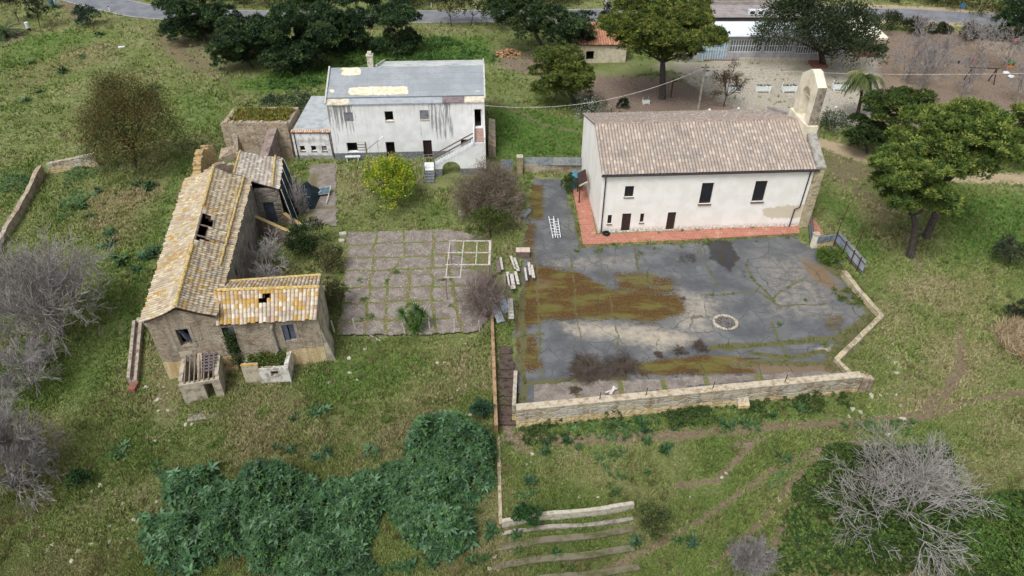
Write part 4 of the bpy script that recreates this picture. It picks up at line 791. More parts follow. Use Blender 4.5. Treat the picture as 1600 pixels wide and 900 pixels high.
# ------------------------------------------------------------------ annex
ax0, ax1, ay = -23.35, -19.25, 68.7; ah = 3.15
an = thing('annex', 'low whitewashed annex with three small windows and a tile coping', 'outbuilding', (ax0, ay, 0))
aw_ = [(.62, 1.14, 1.02, 1.62), (1.82, 2.34, 1.02, 1.62), (2.95, 3.5, 1.02, 1.62)]
mb = MB(); wall(mb, (0, 0), (4.1, 0), -.1, ah, .3, aw_); wall(mb, (4.1, 0), (4.1, 9.5), -.1, ah, .3, tr=(.3, .3)); wall(mb, (0, 9.5), (0, 0), -.1, ah, .3, tr=(.3, .3)); wall(mb, (4.1, 9.5), (0, 9.5), -.1, ah, .3)
mb.build('wall', simple('annex_white', S(234, 235, 235), .2, 1.2, dirt=S(176, 170, 162)), an, world=False)
mb = MB(); mb.box(-.004, 4.104, -.004, .05, -.1, .5); mb.build('plinth', simple('annex_plinth', S(158, 158, 148), .25, 2), an, world=False)
mb = MB(); mb.box(.001, 4.0, .3, 9.6, ah - .15, ah + .02)
for k in range(9): mb.box(.05, 3.98, .8 + k, .83 + k, ah + .02, ah + .03)
mb.build('roof', simple('pale_deck', S(176, 182, 184), .12, 1.2, dirt=S(150, 154, 154)), an, world=False)
tile_roof('coping', (-.05, -.12, ah + .02), (4.15, -.12, ah + .02), (4.15, .4, ah + .14), (-.05, .4, ah + .14), mk_tiles('coping_tiles', [(0, S(196, 160, 132)), (.5, S(214, 190, 166)), (1, S(180, 138, 112))], None, 0), an, .24, .3, world=False)
for k, (u0, u1, a, b) in enumerate(aw_):
    mb = MB(); mb.box(u0, u1, .14, .17, a, b) if k == 2 else mb.box(u0, u0 + .04, .12, .16, a, b).box(u1 - .04, u1, .12, .16, a, b).box(u0 + .02, u1 - .02, .125, .155, (a + b) / 2 - .02, (a + b) / 2 + .02)
    wi = mb.build('window', 'plaster_grey' if k == 2 else 'frame', an, world=False); mb = MB(); mb.box(u0 - .05, u1 + .05, -.05, .12, a - .1, a - .002); mb.build('sill', 'sill', wi, world=False)
for p_, q_ in (((.28, -.05, ah), (.3, -.06, .1)), ((4.0, -.05, ah), (4.05, -.06, .5))): mb = MB(); mb.tube([p_, q_], .05); mb.build('drainpipe', 'pipe', an, world=False)
# ------------------------------------------------------------------ stone ruin
rx0, rx1, ry = -30.7, -23.7, 69.0; rh = 4.0
ru = thing('stone_ruin', 'roofless brown stone outbuilding with grass growing along its top', 'ruin', (rx0, ry, 0))
mb = MB(); wall(mb, (0, 0), (7, 0), -.2, rh, .6, [(4.0, 4.75, -.2, 2.0)]); wall(mb, (7, 0), (7, 5), -.2, rh - .3, .6, tr=(.6, .6)); wall(mb, (0, 5), (0, 0), -.2, rh - .1, .6, tr=(.6, .6)); wall(mb, (7, 5), (0, 5), -.2, rh - .3, .6)
rnd = random.Random(8)
for k in range(22): x = .1 + k * .31; mb.box(x, x + .29, .02, .55, rh + .001, rh + .04 + rnd.random() * .16)
mb.build('wall', 'rubble', ru, world=False)
mb = MB(); mb.box(.6, 6.4, .6, 4.4, rh - .9, rh - .35); mb.build('earth_fill', simple('earth', S(110, 96, 62), .4, 3), ru, world=False)
mb = MB(); mb.prism([(1.2, -.9), (1.5, -.9), (1.5, -.002), (.9, -.002)], -.1, [1.0, 1.0, 2.9, 2.9]); mb.prism([(-.6, -1.3), (1.1, -.4), (1.1, -.1), (-.6, -.1)], -.1, [.6, .9, 1.6, 1.2]); mb.build('rubble_buttress', 'rubble', ru, world=False)
mb = MB(); mb.prism([(4.9, -4.2), (5.7, -4.3), (5.9, -.01), (4.8, -.01)], -.1, [2.3, 2.2, 3.6, 3.3]); mb.build('side_wall', 'lichen_wall', ru, world=False)

# ================================================================== FARMHOUSE
fz = -1.6
A = np.array([-24.85, 36.2]); C_ = np.array([-13.72, 37.88]); M = np.array([-20.3, 36.88]); A2 = np.array([-29.05, 55.75]); E2 = np.array([-23.45, 55.75]); D_ = np.array([-14.35, 42.2]); M2 = np.array([-21.15, 41.1])
fm = thing('farmhouse', 'derelict L-shaped farmhouse with yellow-lichened clay tile roofs', 'farmhouse', (A[0], A[1], -1))
EV = 4.95; RDG = 6.05; R0 = np.array([-22.45, 36.45]); R1 = np.array([-26.35, 55.6])
def WPl(px, py, a, b):
    d = ray(px, py); a = np.array(a[:2]); b = np.array(b[:2]); n = np.array([-(b - a)[1], (b - a)[0]]); t = np.dot(a, n) / np.dot(d[:2], n); L = np.linalg.norm(b - a); return np.dot((d * t)[:2] - a, b - a) / L, (d * t)[2] + CAMZ
def oprect(x0, x1, y0, y1, a, b):
    P = [WPl(x, y, a, b) for x, y in ((x0, y0), (x1, y0))] + [WPl(x, y, a, b) for x, y in ((x0 + 4, y1), (x1 + 4, y1))]
    return ((P[0][0] + P[2][0]) / 2, (P[1][0] + P[3][0]) / 2, (P[2][1] + P[3][1]) / 2, (P[0][1] + P[1][1]) / 2)
fw1 = oprect(276, 296, 514, 540, A, C_); fw2 = oprect(350, 369, 511, 553, A, C_); fw3 = oprect(440, 459, 507, 532, A, C_); fw4 = oprect(369, 379, 560, 580, A, C_)
Lm = np.linalg.norm(M - A); Lt = np.linalg.norm(C_ - A)
mb = MB(); wall(mb, A, M, fz, EV - .05, .5, [fw1]); wall(mb, M, C_, fz, 3.85, .5, [tuple(np.array(o) - np.array([Lm, Lm, 0, 0])) for o in (fw2, fw3, fw4)])
e = (C_ - A) / Lt; n2 = np.array([-e[1], e[0]]) * .5
P3 = lambda p, z: (p[0], p[1], z)
mb.add([P3(A, EV - .05), P3(M, EV - .05), P3(R0, RDG - .05), P3(A + n2, EV - .05), P3(M + n2, EV - .05), P3(R0 + n2, RDG - .05)], [(0, 1, 2), (3, 5, 4), (1, 4, 5, 2), (0, 2, 5, 3)])
mb.build('front_wall', 'farmwall', fm)
mb = MB(); wall(mb, A2, A + n2, -1.2, EV - .05, .5); wall(mb, M2 - (0.0, .2), E2, -.6, EV - .05, .5, [(8.5, 9.3, 0, 2), (3.2, 3.8, 2.4, 3.2)]); wall(mb, E2, A2, -.2, EV - .05, .4)
wall(mb, M + n2, M2, 3.6, EV - .05, .4)
mb.add([P3(A2, EV - .05), P3(E2, EV - .05), P3(R1, RDG - .05)], [(0, 2, 1)])
mb.build('side_wall', 'farmwall_dark', fm)
CR0 = np.array([-20.75, 38.95]); CR1 = np.array([-13.8, 39.72])
mb = MB(); wall(mb, C_ + n2 * 1.0, D_, fz, 3.85, .45); wall(mb, D_, M2, fz, 4.05, .4)
q = (D_ - C_) / np.linalg.norm(D_ - C_); qn = np.array([-q[1], q[0]]) * .45
mb.add([P3(C_ + n2, 3.85), P3(D_, 3.85), P3(CR1, 4.95), P3(C_ + n2 + qn, 3.85), P3(D_ + qn, 3.85), P3(CR1 + qn, 4.95)], [(0, 1, 2), (3, 5, 4), (0, 2, 5, 3), (1, 4, 5, 2)])
bq = np.array([q[1], -q[0]])
mb.prism([C_ + bq * .02, C_ + bq * .75, D_ * .45 + C_ * .55 + bq * .55, D_ * .45 + C_ * .55 + bq * .02], -1.6, [2.7, -1.2, -1.0, 2.2])
mb.build('gable_wall', simple('pale_gable_plaster', S(182, 172, 148), .25, 1.5, dirt=S(128, 124, 114)), fm)
def bigh(u, v):   # fallen tiles on the east slope
    return ((np.abs(u - 10.3 + (v - 3.0) * .2) < 2.6 + .8 * (vn(u, v, .6) - .5)) & (v > 2.1 + 1.2 * vn(u, v * 1.0, .8))) & (v > 1.6)
pe = lambda p, z: (p[0], p[1], z)
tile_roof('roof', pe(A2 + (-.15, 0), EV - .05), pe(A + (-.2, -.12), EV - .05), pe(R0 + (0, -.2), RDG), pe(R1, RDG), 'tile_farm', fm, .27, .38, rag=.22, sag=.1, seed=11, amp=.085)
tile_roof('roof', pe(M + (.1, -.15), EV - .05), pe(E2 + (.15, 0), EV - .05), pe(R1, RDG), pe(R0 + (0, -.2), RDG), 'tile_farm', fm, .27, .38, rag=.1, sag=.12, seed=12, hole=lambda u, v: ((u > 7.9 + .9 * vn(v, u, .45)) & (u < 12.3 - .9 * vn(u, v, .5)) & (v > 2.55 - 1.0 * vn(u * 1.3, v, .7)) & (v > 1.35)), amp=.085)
def smallh(u, v): return (((np.abs(u - 3.2) < .5) & (np.abs(v - 1.6) < .2)) | ((np.abs(u - 3.5) < .16) & (np.abs(v - 1.8) < .5))) & (vn(u, v, .25) > .25)
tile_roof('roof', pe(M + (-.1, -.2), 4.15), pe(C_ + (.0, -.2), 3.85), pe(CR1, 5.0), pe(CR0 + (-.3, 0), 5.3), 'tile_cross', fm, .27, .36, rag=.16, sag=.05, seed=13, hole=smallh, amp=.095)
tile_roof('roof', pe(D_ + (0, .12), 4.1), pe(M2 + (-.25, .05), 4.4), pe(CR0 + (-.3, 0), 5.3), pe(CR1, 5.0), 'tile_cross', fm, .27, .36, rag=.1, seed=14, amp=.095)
mb = MB(); r0 = np.array(pe(R0 + (0, -.2), RDG + .1)); r1 = np.array(pe(R1, RDG + .1)); d = r1 - r0
ee0 = np.array(pe(M + (.1, -.15), EV - .05)); rr0 = np.array(pe(R0, RDG)); q0 = ee0 * .78 + rr0 * .22; ee1 = np.array(pe(E2 + (.15, 0), EV - .05)); rr1 = np.array(pe(R1, RDG)); q1 = ee1 * .8 + rr1 * .2
RCM = simple('lichened_ridge', S(204, 182, 124), .3, 5, dirt=S(150, 122, 70))
for i, (p_, q_, rr_) in enumerate(((r0, r0 + d * .37, .14), (r0 + d * .66, r1, .14), (pe(CR0, 5.38), pe(CR1, 5.08), .14), (q0 + (q1 - q0) * .28 + (0, 0, .1), q1 + (0, 0, .1), .1), (pe(D_ + (0, .1), 4.22), pe(M2, 4.5), .11))): mb = MB(); ridge_tiles(mb, p_, q_, rr_, seed=i); mb.build('ridge_cap', RCM, fm)
mb = MB(); h0 = r0 + d * .36 - (0, 0, .16); h1 = r0 + d * .67 - (0, 0, .16); mb.bar(h0, h1, .12, .14); ew = np.array([E2[0] - R1[0], E2[1] - R1[1], 0]); ew /= np.linalg.norm(ew)
for k in (.3, .55): p = h0 + (h1 - h0) * k; mb.bar(p, p + ew * 2.6 - (0, 0, 1.0), .09)
mb.bar(h0 + ew * 1.0 + (0, 0, -.45), h1 + ew * .9 + (0, 0, -.45), .09); mb.build('roof_beam', 'wood_grey', fm)
def panel(name, o, mat, parent, a, b, y0, y1, fr=(0, 1, 0, 1)):
    a = np.array(a[:2]); b = np.array(b[:2]); e = (b - a) / np.linalg.norm(b - a); n = np.array([-e[1], e[0]]); u0 = o[0] + (o[1] - o[0]) * fr[0]; u1 = o[0] + (o[1] - o[0]) * fr[1]; z0 = o[2] + (o[3] - o[2]) * fr[2]; z1 = o[2] + (o[3] - o[2]) * fr[3]
    m_ = MB(); m_.prism([a + e * u0 + n * y0, a + e * u1 + n * y0, a + e * u1 + n * y1, a + e * u0 + n * y1], z0, z1); return m_.build(name, mat, parent)
greyblue = simple('blue_grey_shutter', S(92, 98, 112), .3, 6)
sh = panel('shutter', fw3, greyblue, fm, A, C_, .05, .12, (.0, .44, .02, .98)); sh2 = panel('shutter', fw3, greyblue, fm, A, C_, .16, .22, (.52, 1, .02, .9))
m_ = MB(); a_ = np.array([*(A + e * (fw1[0] + .1)), fw1[3]]); b_ = np.array([*(A + e * fw1[1]), fw1[2] + .2]); m_.bar(a_ + (.0, .15, 0), b_ + (0, .15, 0), .35, .04); m_.bar(a_ + (.2, .1, -.6), b_ + (-.3, .1, 0), .08); m_.build('shutter', greyblue, fm)
for o in (fw1, fw3):
    m_ = MB(); 
    for (u0, u1, z0, z1) in ((o[0] - .22, o[0] - .002, o[2] - .2, o[3] + .25), (o[1] + .002, o[1] + .22, o[2] - .2, o[3] + .25), (o[0] - .002, o[1] + .002, o[3] + .002, o[3] + .25), (o[0], o[1], o[2] - .2, o[2] - .002)):
        nn = np.array([-e[1], e[0]]); m_.prism([A + e * u0 - nn * .03, A + e * u1 - nn * .03, A + e * u1 + nn * .1, A + e * u0 + nn * .1], z0, z1)
    m_.build('window_surround', simple('stone_surround', S(160, 150, 136), .3, 4), fm)
panel('ivy', fw2, simple('ivy_mat', S(40, 56, 34), .4, 6), fm, A, C_, .12, .2, (.0, 1, 0, 1)); panel('shutter', fw2, greyblue, fm, A, C_, .03, .08, (.55, .98, .7, .99)); panel('door', fw4, 'black', fm, A, C_, .2, .26)
u_, z_ = WPl(422, 505, A, C_); u2, z2 = WPl(428, 557, A, C_); nn = np.array([-e[1], e[0]]); f3 = lambda u, z, o=.12: (*(A + e * u - nn * o), z)
m_ = MB(); m_.tube([f3(u_ + .15, z_), f3(u_, z_ - .5), f3(u_ + .05, z2 + .7), f3(u2, z2, .4)], .12, 9); m_.build('flue_pipe', 'clay_pipe', fm)
u3, z3 = WPl(318, 562, A, C_)
# floor, its colour blackened to make the inside dark
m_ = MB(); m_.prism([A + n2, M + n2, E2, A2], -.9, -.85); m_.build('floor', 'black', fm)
# north extension
X1 = np.array([-21.3, 56.1]); X0 = np.array([-24.4, 55.9]); X3 = np.array([-22.6, 61.9]); X4 = np.array([-25.9, 60.9])
nx = thing('farm_extension', 'greyed tile-roofed wing at the back end of the yellow-lichened farmhouse', 'farm wing', (X1[0], X1[1], 0))
m_ = MB(); wall(m_, X0 + (.96, -.1), X1, -.3, 3.65, .4, [(.45, 1.45, -.3, 2.3)]); wall(m_, X1, X3, -.3, 3.65, .4); wall(m_, X3, X4, -.3, 3.9, .4); wall(m_, X4, (-25.4, 57.5), -.3, 4.7, .4); m_.build('wall', 'farmwall_dark', nx)
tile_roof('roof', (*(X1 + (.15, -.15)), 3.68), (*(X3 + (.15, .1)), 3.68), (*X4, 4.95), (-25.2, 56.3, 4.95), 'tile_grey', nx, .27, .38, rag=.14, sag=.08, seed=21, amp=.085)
for p_, q_ in (((-21.75, 56.0, 4.0), (-23.0, 61.8, 4.0)), ((-25.15, 56.5, 5.0), (-25.9, 60.9, 5.0))): m_ = MB(); ridge_tiles(m_, p_, q_, .11); m_.build('ridge_cap', RCM, nx)
m_ = MB(); m_.prism([(-23.0, 56.2), (-22.0, 56.2), (-22.0, 56.25), (-23.0, 56.25)], -.2, 2.2); m_.build('door', greyblue, nx)
# ruined stubs north of the main roof
m_ = MB(); pts = [(-29.0, 55.9), (-29.4, 58.0), (-29.8, 60.2), (-29.2, 61.2)]; rnd = random.Random(4)
hs = [4.6, 4.9, 5.6, 5.2]
for (p, q_), (h0_, h1_) in zip(zip(pts[:-1], pts[1:]), zip(hs[:-1], hs[1:])):
    for k in range(6):
        a = np.array(p) + (np.array(q_) - p) * k / 6; b = np.array(p) + (np.array(q_) - p) * (k + 1) / 6; hh = h0_ + (h1_ - h0_) * k / 6 + rnd.uniform(-.25, .25); m_.prism([a, b, b + (.7, .1), a + (.7, .1)][::-1], -.3, hh)
one('ruined_wall', m_, simple('ochre_rubble', S(188, 164, 116), .4, 4, dirt=S(120, 104, 84)), 'broken ochre stone wall rising beyond the long lichened roof', 'ruined wall', (-29.3, 58, 0))
m_ = MB()
for k in range(12):
    a = np.array([-28.2, 57.5]) + np.array([2.6, 2.2]) * k / 12; b = np.array([-28.2, 57.5]) + np.array([2.6, 2.2]) * (k + 1) / 12; m_.prism([a, b, b + (-.3, .4), a + (-.3, .4)], -.3, 4.5 + .35 * math.sin(k * .4) + rnd.uniform(-.12, .12))
one('ruined_wall', m_, 'rubble', 'jagged brown cross wall between the broken ochre wall and the greyed tile roof', 'ruined wall', (-27, 58.6, 0))
# ================================================================== WALLS AND FENCES
def pwall(mb, pts, w, zt, zb, seg=.9, jit=.03, seed=0):
    """wall along pts (outer edge), thickness w to the left; top heights zt, bottom zb"""
    rs = random.Random(seed); P = [np.array(p[:2], float) for p in pts]; n = len(P); N = []
    for i in range(n):
        d = (P[min(i + 1, n - 1)] - P[max(i - 1, 0)]); d /= np.linalg.norm(d); N.append(np.array([-d[1], d[0]]) * w)
    S2 = []
    for i in range(n - 1):
        L = np.linalg.norm(P[i + 1] - P[i]); k = max(1, int(L / seg))
        for j in range(k + (i == n - 2)):
            t = j / k; S2.append((P[i] * (1 - t) + P[i + 1] * t, N[i] * (1 - t) + N[i + 1] * t, zt[i] * (1 - t) + zt[i + 1] * t + rs.uniform(-jit, jit), zb[i] * (1 - t) + zb[i + 1] * t))
    V = []
    for p, nn_, t, b in S2: V += [(*p, b), (*(p + nn_), b), (*(p + nn_), t + rs.uniform(-jit, jit) * .5), (*p, t)]
    F = [(0, 3, 2, 1)]; m = len(S2)
    for i in range(m - 1):
        a = i * 4; b = a + 4; F += [(a, b, b + 3, a + 3), (a + 3, b + 3, b + 2, a + 2), (a + 2, b + 2, b + 1, a + 1), (a + 1, b + 1, b, a)]
    a = (m - 1) * 4; F.append((a, a + 1, a + 2, a + 3)); mb.add(V, F); return mb
B0 = T(807, 669); B1 = T(1338, 614); zt0 = TOP(B0, 642); zt1 = TOP(B1, 590)
cw = thing('courtyard_wall', 'long limewashed retaining wall along the front edge of the asphalt courtyard', 'wall', (*B0[:2], B0[2]))
mb = MB(); pwall(mb, [B0, B1], .5, [zt0, zt1], [B0[2] - 1, B1[2] - 1], 1.0, .015); mb.build('wall_body', 'courtwall', cw)
dW = (B1 - B0)[:2] / np.linalg.norm((B1 - B0)[:2]); nW = np.array([-dW[1], dW[0]])
mb = MB(); pwall(mb, [B0[:2] - nW * .04, B1[:2] - nW * .04], .58, [zt0 + .09, zt1 + .09], [zt0 + .015, zt1 + .015], 1.3, .008); mb.build('coping', simple('coping_stone', S(192, 182, 162), .3, 3, dirt=S(150, 128, 98)), cw)
for k in (.23, .36, .55, .76):
    mb = MB(); p = B0[:2] + dW * k * 24.8 + nW * .25; z = zt0 + (zt1 - zt0) * k; mb.bar((*p, z), (*(p + (.05, 0)), z + .75), .045); mb.build('iron_stake', 'rust', cw)
mb = MB(); p = B0[:2] + dW * 15.5; mb.prism([p - nW * .5, p + dW * .8 - nW * .5, p + dW * .8 - nW * .002, p - nW * .002], -2.2, [-.55, -.55, -.2, -.2]); mb.build('buttress', 'courtwall', cw)
mb = MB()
for k in range(3): p = B1[:2] + dW * (.1 + k * .3); mb.prism([p, p + dW * .28, p + dW * .28 + nW * .5, p + nW * .5], -2, [zt1 - .1 - k * .12] * 4)
mb.build('broken_end', 'rubble', cw)
mb = MB(); q0 = G(803, 579, .5); q1 = G(805, 640, .5); pwall(mb, [B0[:2] + nW * .5 + (.02, 0), q0[:2] + (.25, 0)], .26, [zt0, .5], [-1.8, -1.2]); one('alley_wall', mb, 'courtwall', 'short wall stub closing the left front corner of the asphalt courtyard', 'wall', (*B0[:2], -1.3))
ew = TP([(1338, 590), (1314, 567), (1382, 500), (1320, 424)])
mb = MB(); pwall(mb, [G(1338, 588, .3)[:2], G(1312, 562, .4)[:2], G(1382, 494, .4)[:2], G(1345, 452, .5)[:2], G(1322, 422, .6)[:2]], .38, [.35, .4, .45, .55, .6], [-1.2, -.8, -.4, -.2, -.2], .8, .04, 3)
one('boundary_wall', mb, 'ashlar', 'zigzag low pale stone wall bounding the right side of the asphalt courtyard', 'wall', G(1382, 497))
p0, p1 = G(771, 490, .6), G(778, 664, -.35)
mb = MB(); pwall(mb, [p1[:2], p0[:2] ], .24, [-.35, .6], [-1.8, -.3], 1.0, .01); one('dividing_wall', mb, simple('rusty_cement', S(166, 138, 108), .35, 2.5, dirt=S(120, 92, 70)), 'long thin cement wall beside the narrow alley left of the courtyard', 'wall', p1)
p2, p3 = G(781, 682, -1.2), G(785, 818, -2.0)
mb = MB(); pwall(mb, [p3[:2], p2[:2]], .22, [-2.0, -1.2], [-3.6, -2.4], 1.0, .02, 2); one('dividing_wall', mb, simple('pale_cement', S(178, 168, 146), .35, 3, dirt=S(126, 90, 60)), 'lower cement wall running down beside the dark green thicket', 'wall', p3)
# alley steps
mb = MB()
for i in range(9): y = 39.2 - i * .78; mb.box(-.95, .3, y - .78, y, -3, HT(np.array(-4.), np.array(y - .4)) + .18)
o = mb.build('alley_steps', simple('dark_steps', S(92, 80, 72), .4, 3)); o['kind'] = 'structure'
# gate piers, corrugated fence at the north
NP = G(808, 271); NQ = G(910, 268)
nf = thing('north_wall', 'low brown wall topped with grey corrugated sheets, left of the church', 'wall', NP)
mb = MB(); pwall(mb, [NP + (.7, 0, 0), NQ + (-.1, 0, 0)], .35, [.95, .95], [-.1, -.1], .8, .03); mb.build('wall_body', 'rubble', nf)
for k in range(4):
    a = NP + (.75 + k * 1.5, .1, 0); mb = MB()
    for j in range(10): mb.bar((a[0] + j * .148 + .07, a[1] + .03 * (j % 2), .9), (a[0] + j * .148 + .07, a[1] + .12 + .03 * (j % 2), 1.75), .155, .03)
    mb.build('corrugated_sheet', simple('sheet_%s' % 'abcd'[k], S(*[(150, 158, 160), (138, 146, 150), (158, 162, 160), (146, 152, 156)][k]), .25, 3, .5), nf)
def pier(label, p, w, h, mat='ashlar'):
    t = thing('gate_pier', label, 'pier', p, 0.05); mb = MB(); mb.box(-w / 2, w / 2, -w / 2, w / 2, -.1, h); mb.build('shaft', mat, t, world=False)
    mb = MB(); mb.box(-w / 2 - .06, w / 2 + .06, -w / 2 - .06, w / 2 + .06, h + .001, h + .12); mb.build('cap', 'limestone', t, world=False); return t
pier('tan stone gate pier at the left end of the grey corrugated fence', G(812, 272), .55, 2.0, simple('tan_pier', S(168, 152, 124), .3, 3))
mb = MB(); mb.box(-1.2, .1, 65.9, 65.98, 0, 1.4); one('sheet_gate', mb, 'zinc', 'dark grey sheet gate left of the tan stone pier', 'gate', (-.5, 65.9, 0))
EP0 = G(1248, 352); EP1 = G(1270, 386)
pier('round-topped pale pier against the right front corner of the church', EP0 + (.25, 0, 0), .75, 1.75, 'belfry'); pier('weathered pier at the free end of the metal courtyard gate', EP1, .42, 1.35, 'belfry')
gt = thing('courtyard_gate', 'half-open galvanised sheet gate between two piers beside the church', 'gate', (EP0 + EP1) / 2)
a, b = EP0 + (.75, -.5, .1), EP1 + (-.15, .25, .1)
mb = MB(); mb.bar(a + (0, 0, .75), b + (0, 0, .6), .03, 1.25); mb.build('leaf_panel', 'zinc', gt)
for dz in (.15, .75, 1.35): mb = MB(); mb.bar(a + (-.03, 0, dz), b + (-.03, 0, dz - .12), .05); mb.build('rail', 'iron_dark', gt)
E0, E1 = G(1272, 388), G(1301, 384)
mb = MB(); pwall(mb, [E0, E1], .4, [.55, .6], [-.1, -.1], .5, .05, 5); one('low_wall', mb, 'courtwall', 'short broken stone wall under the blue-grey sheet beside the courtyard gate', 'wall', E0)
mb = MB(); mb.prism([E0 + (.05, .02, 0), E1 + (-.05, .02, 0), E1 + (-.05, .22, 0), E0 + (.05, .22, 0)][0:4] and [(E0[0] + .05, E0[1] - .06), (E1[0], E1[1] - .06), (E1[0], E1[1] + .02), (E0[0] + .05, E0[1] + .02)], .62, 1.25); one('metal_sheet', mb, 'zinc', 'blue-grey metal sheet standing on the short broken wall by the gate', 'metal sheet', E0 + (0, 0, .6))
fn = thing('sheet_fence', 'galvanised panel fence on rusty posts running down from the courtyard gate', 'fence', G(1303, 385))
fa, fb = G(1303, 384), G(1345, 432)
for k in range(4):
    a = fa + (fb - fa) * (k / 4 + .005); b = fa + (fb - fa) * ((k + 1) / 4 - .005); mb = MB(); mb.bar(a + (0, 0, .95), b + (0, 0, .95), .03, 1.25); mb.build('panel', simple('panel_zinc_%s' % 'abcd'[k], S(*[(140, 154, 166), (150, 162, 172), (168, 176, 182), (158, 168, 174)][k]), .2, 2, .45), fn)
for k in (0, .33, .62, .85): p = fa + (fb - fa) * k; mb = MB(); mb.bar(p + (-.06, -.04, 0), p + (-.06, -.04, 1.55), .07); mb.build('post', 'rust', fn)
for h in (.5, 1.3): mb = MB(); mb.bar(fa + (-.05, -.03, h), fb + (-.05, -.03, h), .05); mb.build('rail', 'rust', fn)
for (p, tp, lb) in ((G(1301, 382), 317, 'tall thin rusty pole at the corner of the metal fence'), (G(1328, 408), 360, 'shorter rusty pole halfway along the metal fence')):
    h = TOP(p, tp); mb = MB(); mb.bar(p, p + (.25, 0, h), .05); one('iron_pole', mb, 'rust', lb, 'pole', p)
# meadow wall far left
w0, w1, w2, w3 = T(155, 262), T(78, 272), T(35, 340), T(-5, 400)
mb = MB(); pwall(mb, [w1, w0], .45, [TOP(w1, 257), TOP(w0, 241)], [-.5, -.3], .8, .04); one('field_wall', mb, 'courtwall', 'pale plastered stretch of field wall below the brown feathery tree', 'wall', w1)
mb = MB(); pwall(mb, [w3, w2, w1 + (-.2, -.3, 0)], .4, [.7, .9, 1.2], [-.5, -.5, -.5], .8, .1, 2); one('field_wall', mb, 'rubble', 'crumbling low field wall leading down the meadow at far left', 'wall', w2)
# low trough-like wall by the farmhouse
q0, q1 = T(208, 602), T(217, 513)
tw_ = thing('trough_wall', 'low twin-kerbed wall with brick end beside the farmhouse left corner', 'wall', q0)
mb = MB(); pwall(mb, [q0, q1], .22, [q0[2] + .75, q1[2] + .85], [q0[2] - .3, q1[2] - .3], .6, .02); pwall(mb, [q0 + (.45, 0, 0), q1 + (.45, 0, 0)], .2, [q0[2] + .6, q1[2] + .7], [q0[2] - .3, q1[2] - .3], .6, .02); mb.prism([(q0[0] - .001, q0[1] + .01), (q0[0] + .44, q0[1] + .01), (q1[0] + .44, q1[1]), (q1[0], q1[1])], q0[2] - .3, [q0[2] + .4, q0[2] + .4, q1[2] + .5, q1[2] + .5]); mb.build('kerb', simple('trough_plaster', S(176, 166, 152), .35, 3, dirt=S(120, 98, 80)), tw_)
mb = MB(); mb.prism([q1[:2] + (.0, .001), q1[:2] + (1.6, -.1), q1[:2] + (1.6, .25), q1[:2] + (0, .35)], q1[2] - .3, q1[2] + .8); mb.build('cross_kerb', 'limestone', tw_)
mb = MB(); mb.box(q0[0] - .02, q0[0] + .5, q0[1] - .75, q0[1] - .01, q0[2] - .3, q0[2] + .35); mb.build('brick_end', 'brick', tw_)
# terraced kerbs at the bottom
K = [((785, 826), (990, 797), .62), ((785, 838), (990, 815), .16), ((785, 862), (992, 832), .14), ((770, 893), (992, 862), .15), ((770, 925), (1000, 892), .16), ((800, 960), (1000, 925), .16)]
kl = ['tall pale retaining kerb at the top of the overgrown steps', 'low grey kerb just below the tall retaining kerb', 'third mossy kerb of the overgrown steps, counting from the top', 'fourth wide mossy kerb of the overgrown steps, counting from the top', 'earth-covered kerb at the bottom of the overgrown steps', 'last kerb of the overgrown steps at the bottom edge']
mossk = simple('mossy_concrete', S(116, 110, 92), .5, 1.6, dirt=S(80, 82, 50))
for i, (a, b, h) in enumerate(K):
    a, b = T(*a), T(*b); zt = (a[2] + h, b[2] + h); mb = MB(); pwall(mb, [a, a * .67 + b * .33 + (0, .12, 0), a * .33 + b * .67 - (0, .08, 0), b], .25 if i < 2 else .42, [zt[0], zt[0] * .67 + zt[1] * .33, zt[0] * .33 + zt[1] * .67, zt[1]], [a[2] - .6] * 2 + [b[2] - .6] * 2, .5, .035, i)
    one('step_kerb', mb, 'limestone' if i == 0 else ('concrete' if i == 1 else mossk), kl[i], 'kerb', a, 'kerbs of the overgrown steps')
# stakes
sp = [(523, 520), (556, 516), (633, 522), (672, 516), (711, 517), (749, 518)]
sl_ = ['leftmost white stake, next to the farmhouse corner', 'white stake between the farmhouse and the fallen rod', 'white stake just left of the spiky yucca', 'white stake just right of the spiky yucca', 'white stake in grass below the pinkish bare bush', 'rightmost white stake, nearest the long thin wall']
base = None
for i, (x, y) in enumerate(sp):
    p = T(x, y)
    if base is None: mb = MB(); mb.box(-.045, .045, -.045, .045, -.2, 1.15); base = mb.build('fence_stake', 'oldwhite'); o = base
    else: o = base.copy(); COL.objects.link(o)
    o.location = p; o.rotation_euler = (R((i * 37 % 11) - 5), R((i * 53 % 13) - 6), 0); tag(o, sl_[i], 'stake', 'white stakes along the slab edge')
mb = MB(); a, b = T(565, 517), T(594, 534); mb.bar(a + (0, 0, .1), b + (0, 0, .08), .07); one('fallen_rod', mb, 'oldwhite', 'white rod lying in the grass in front of the slab terrace', 'rod', a)

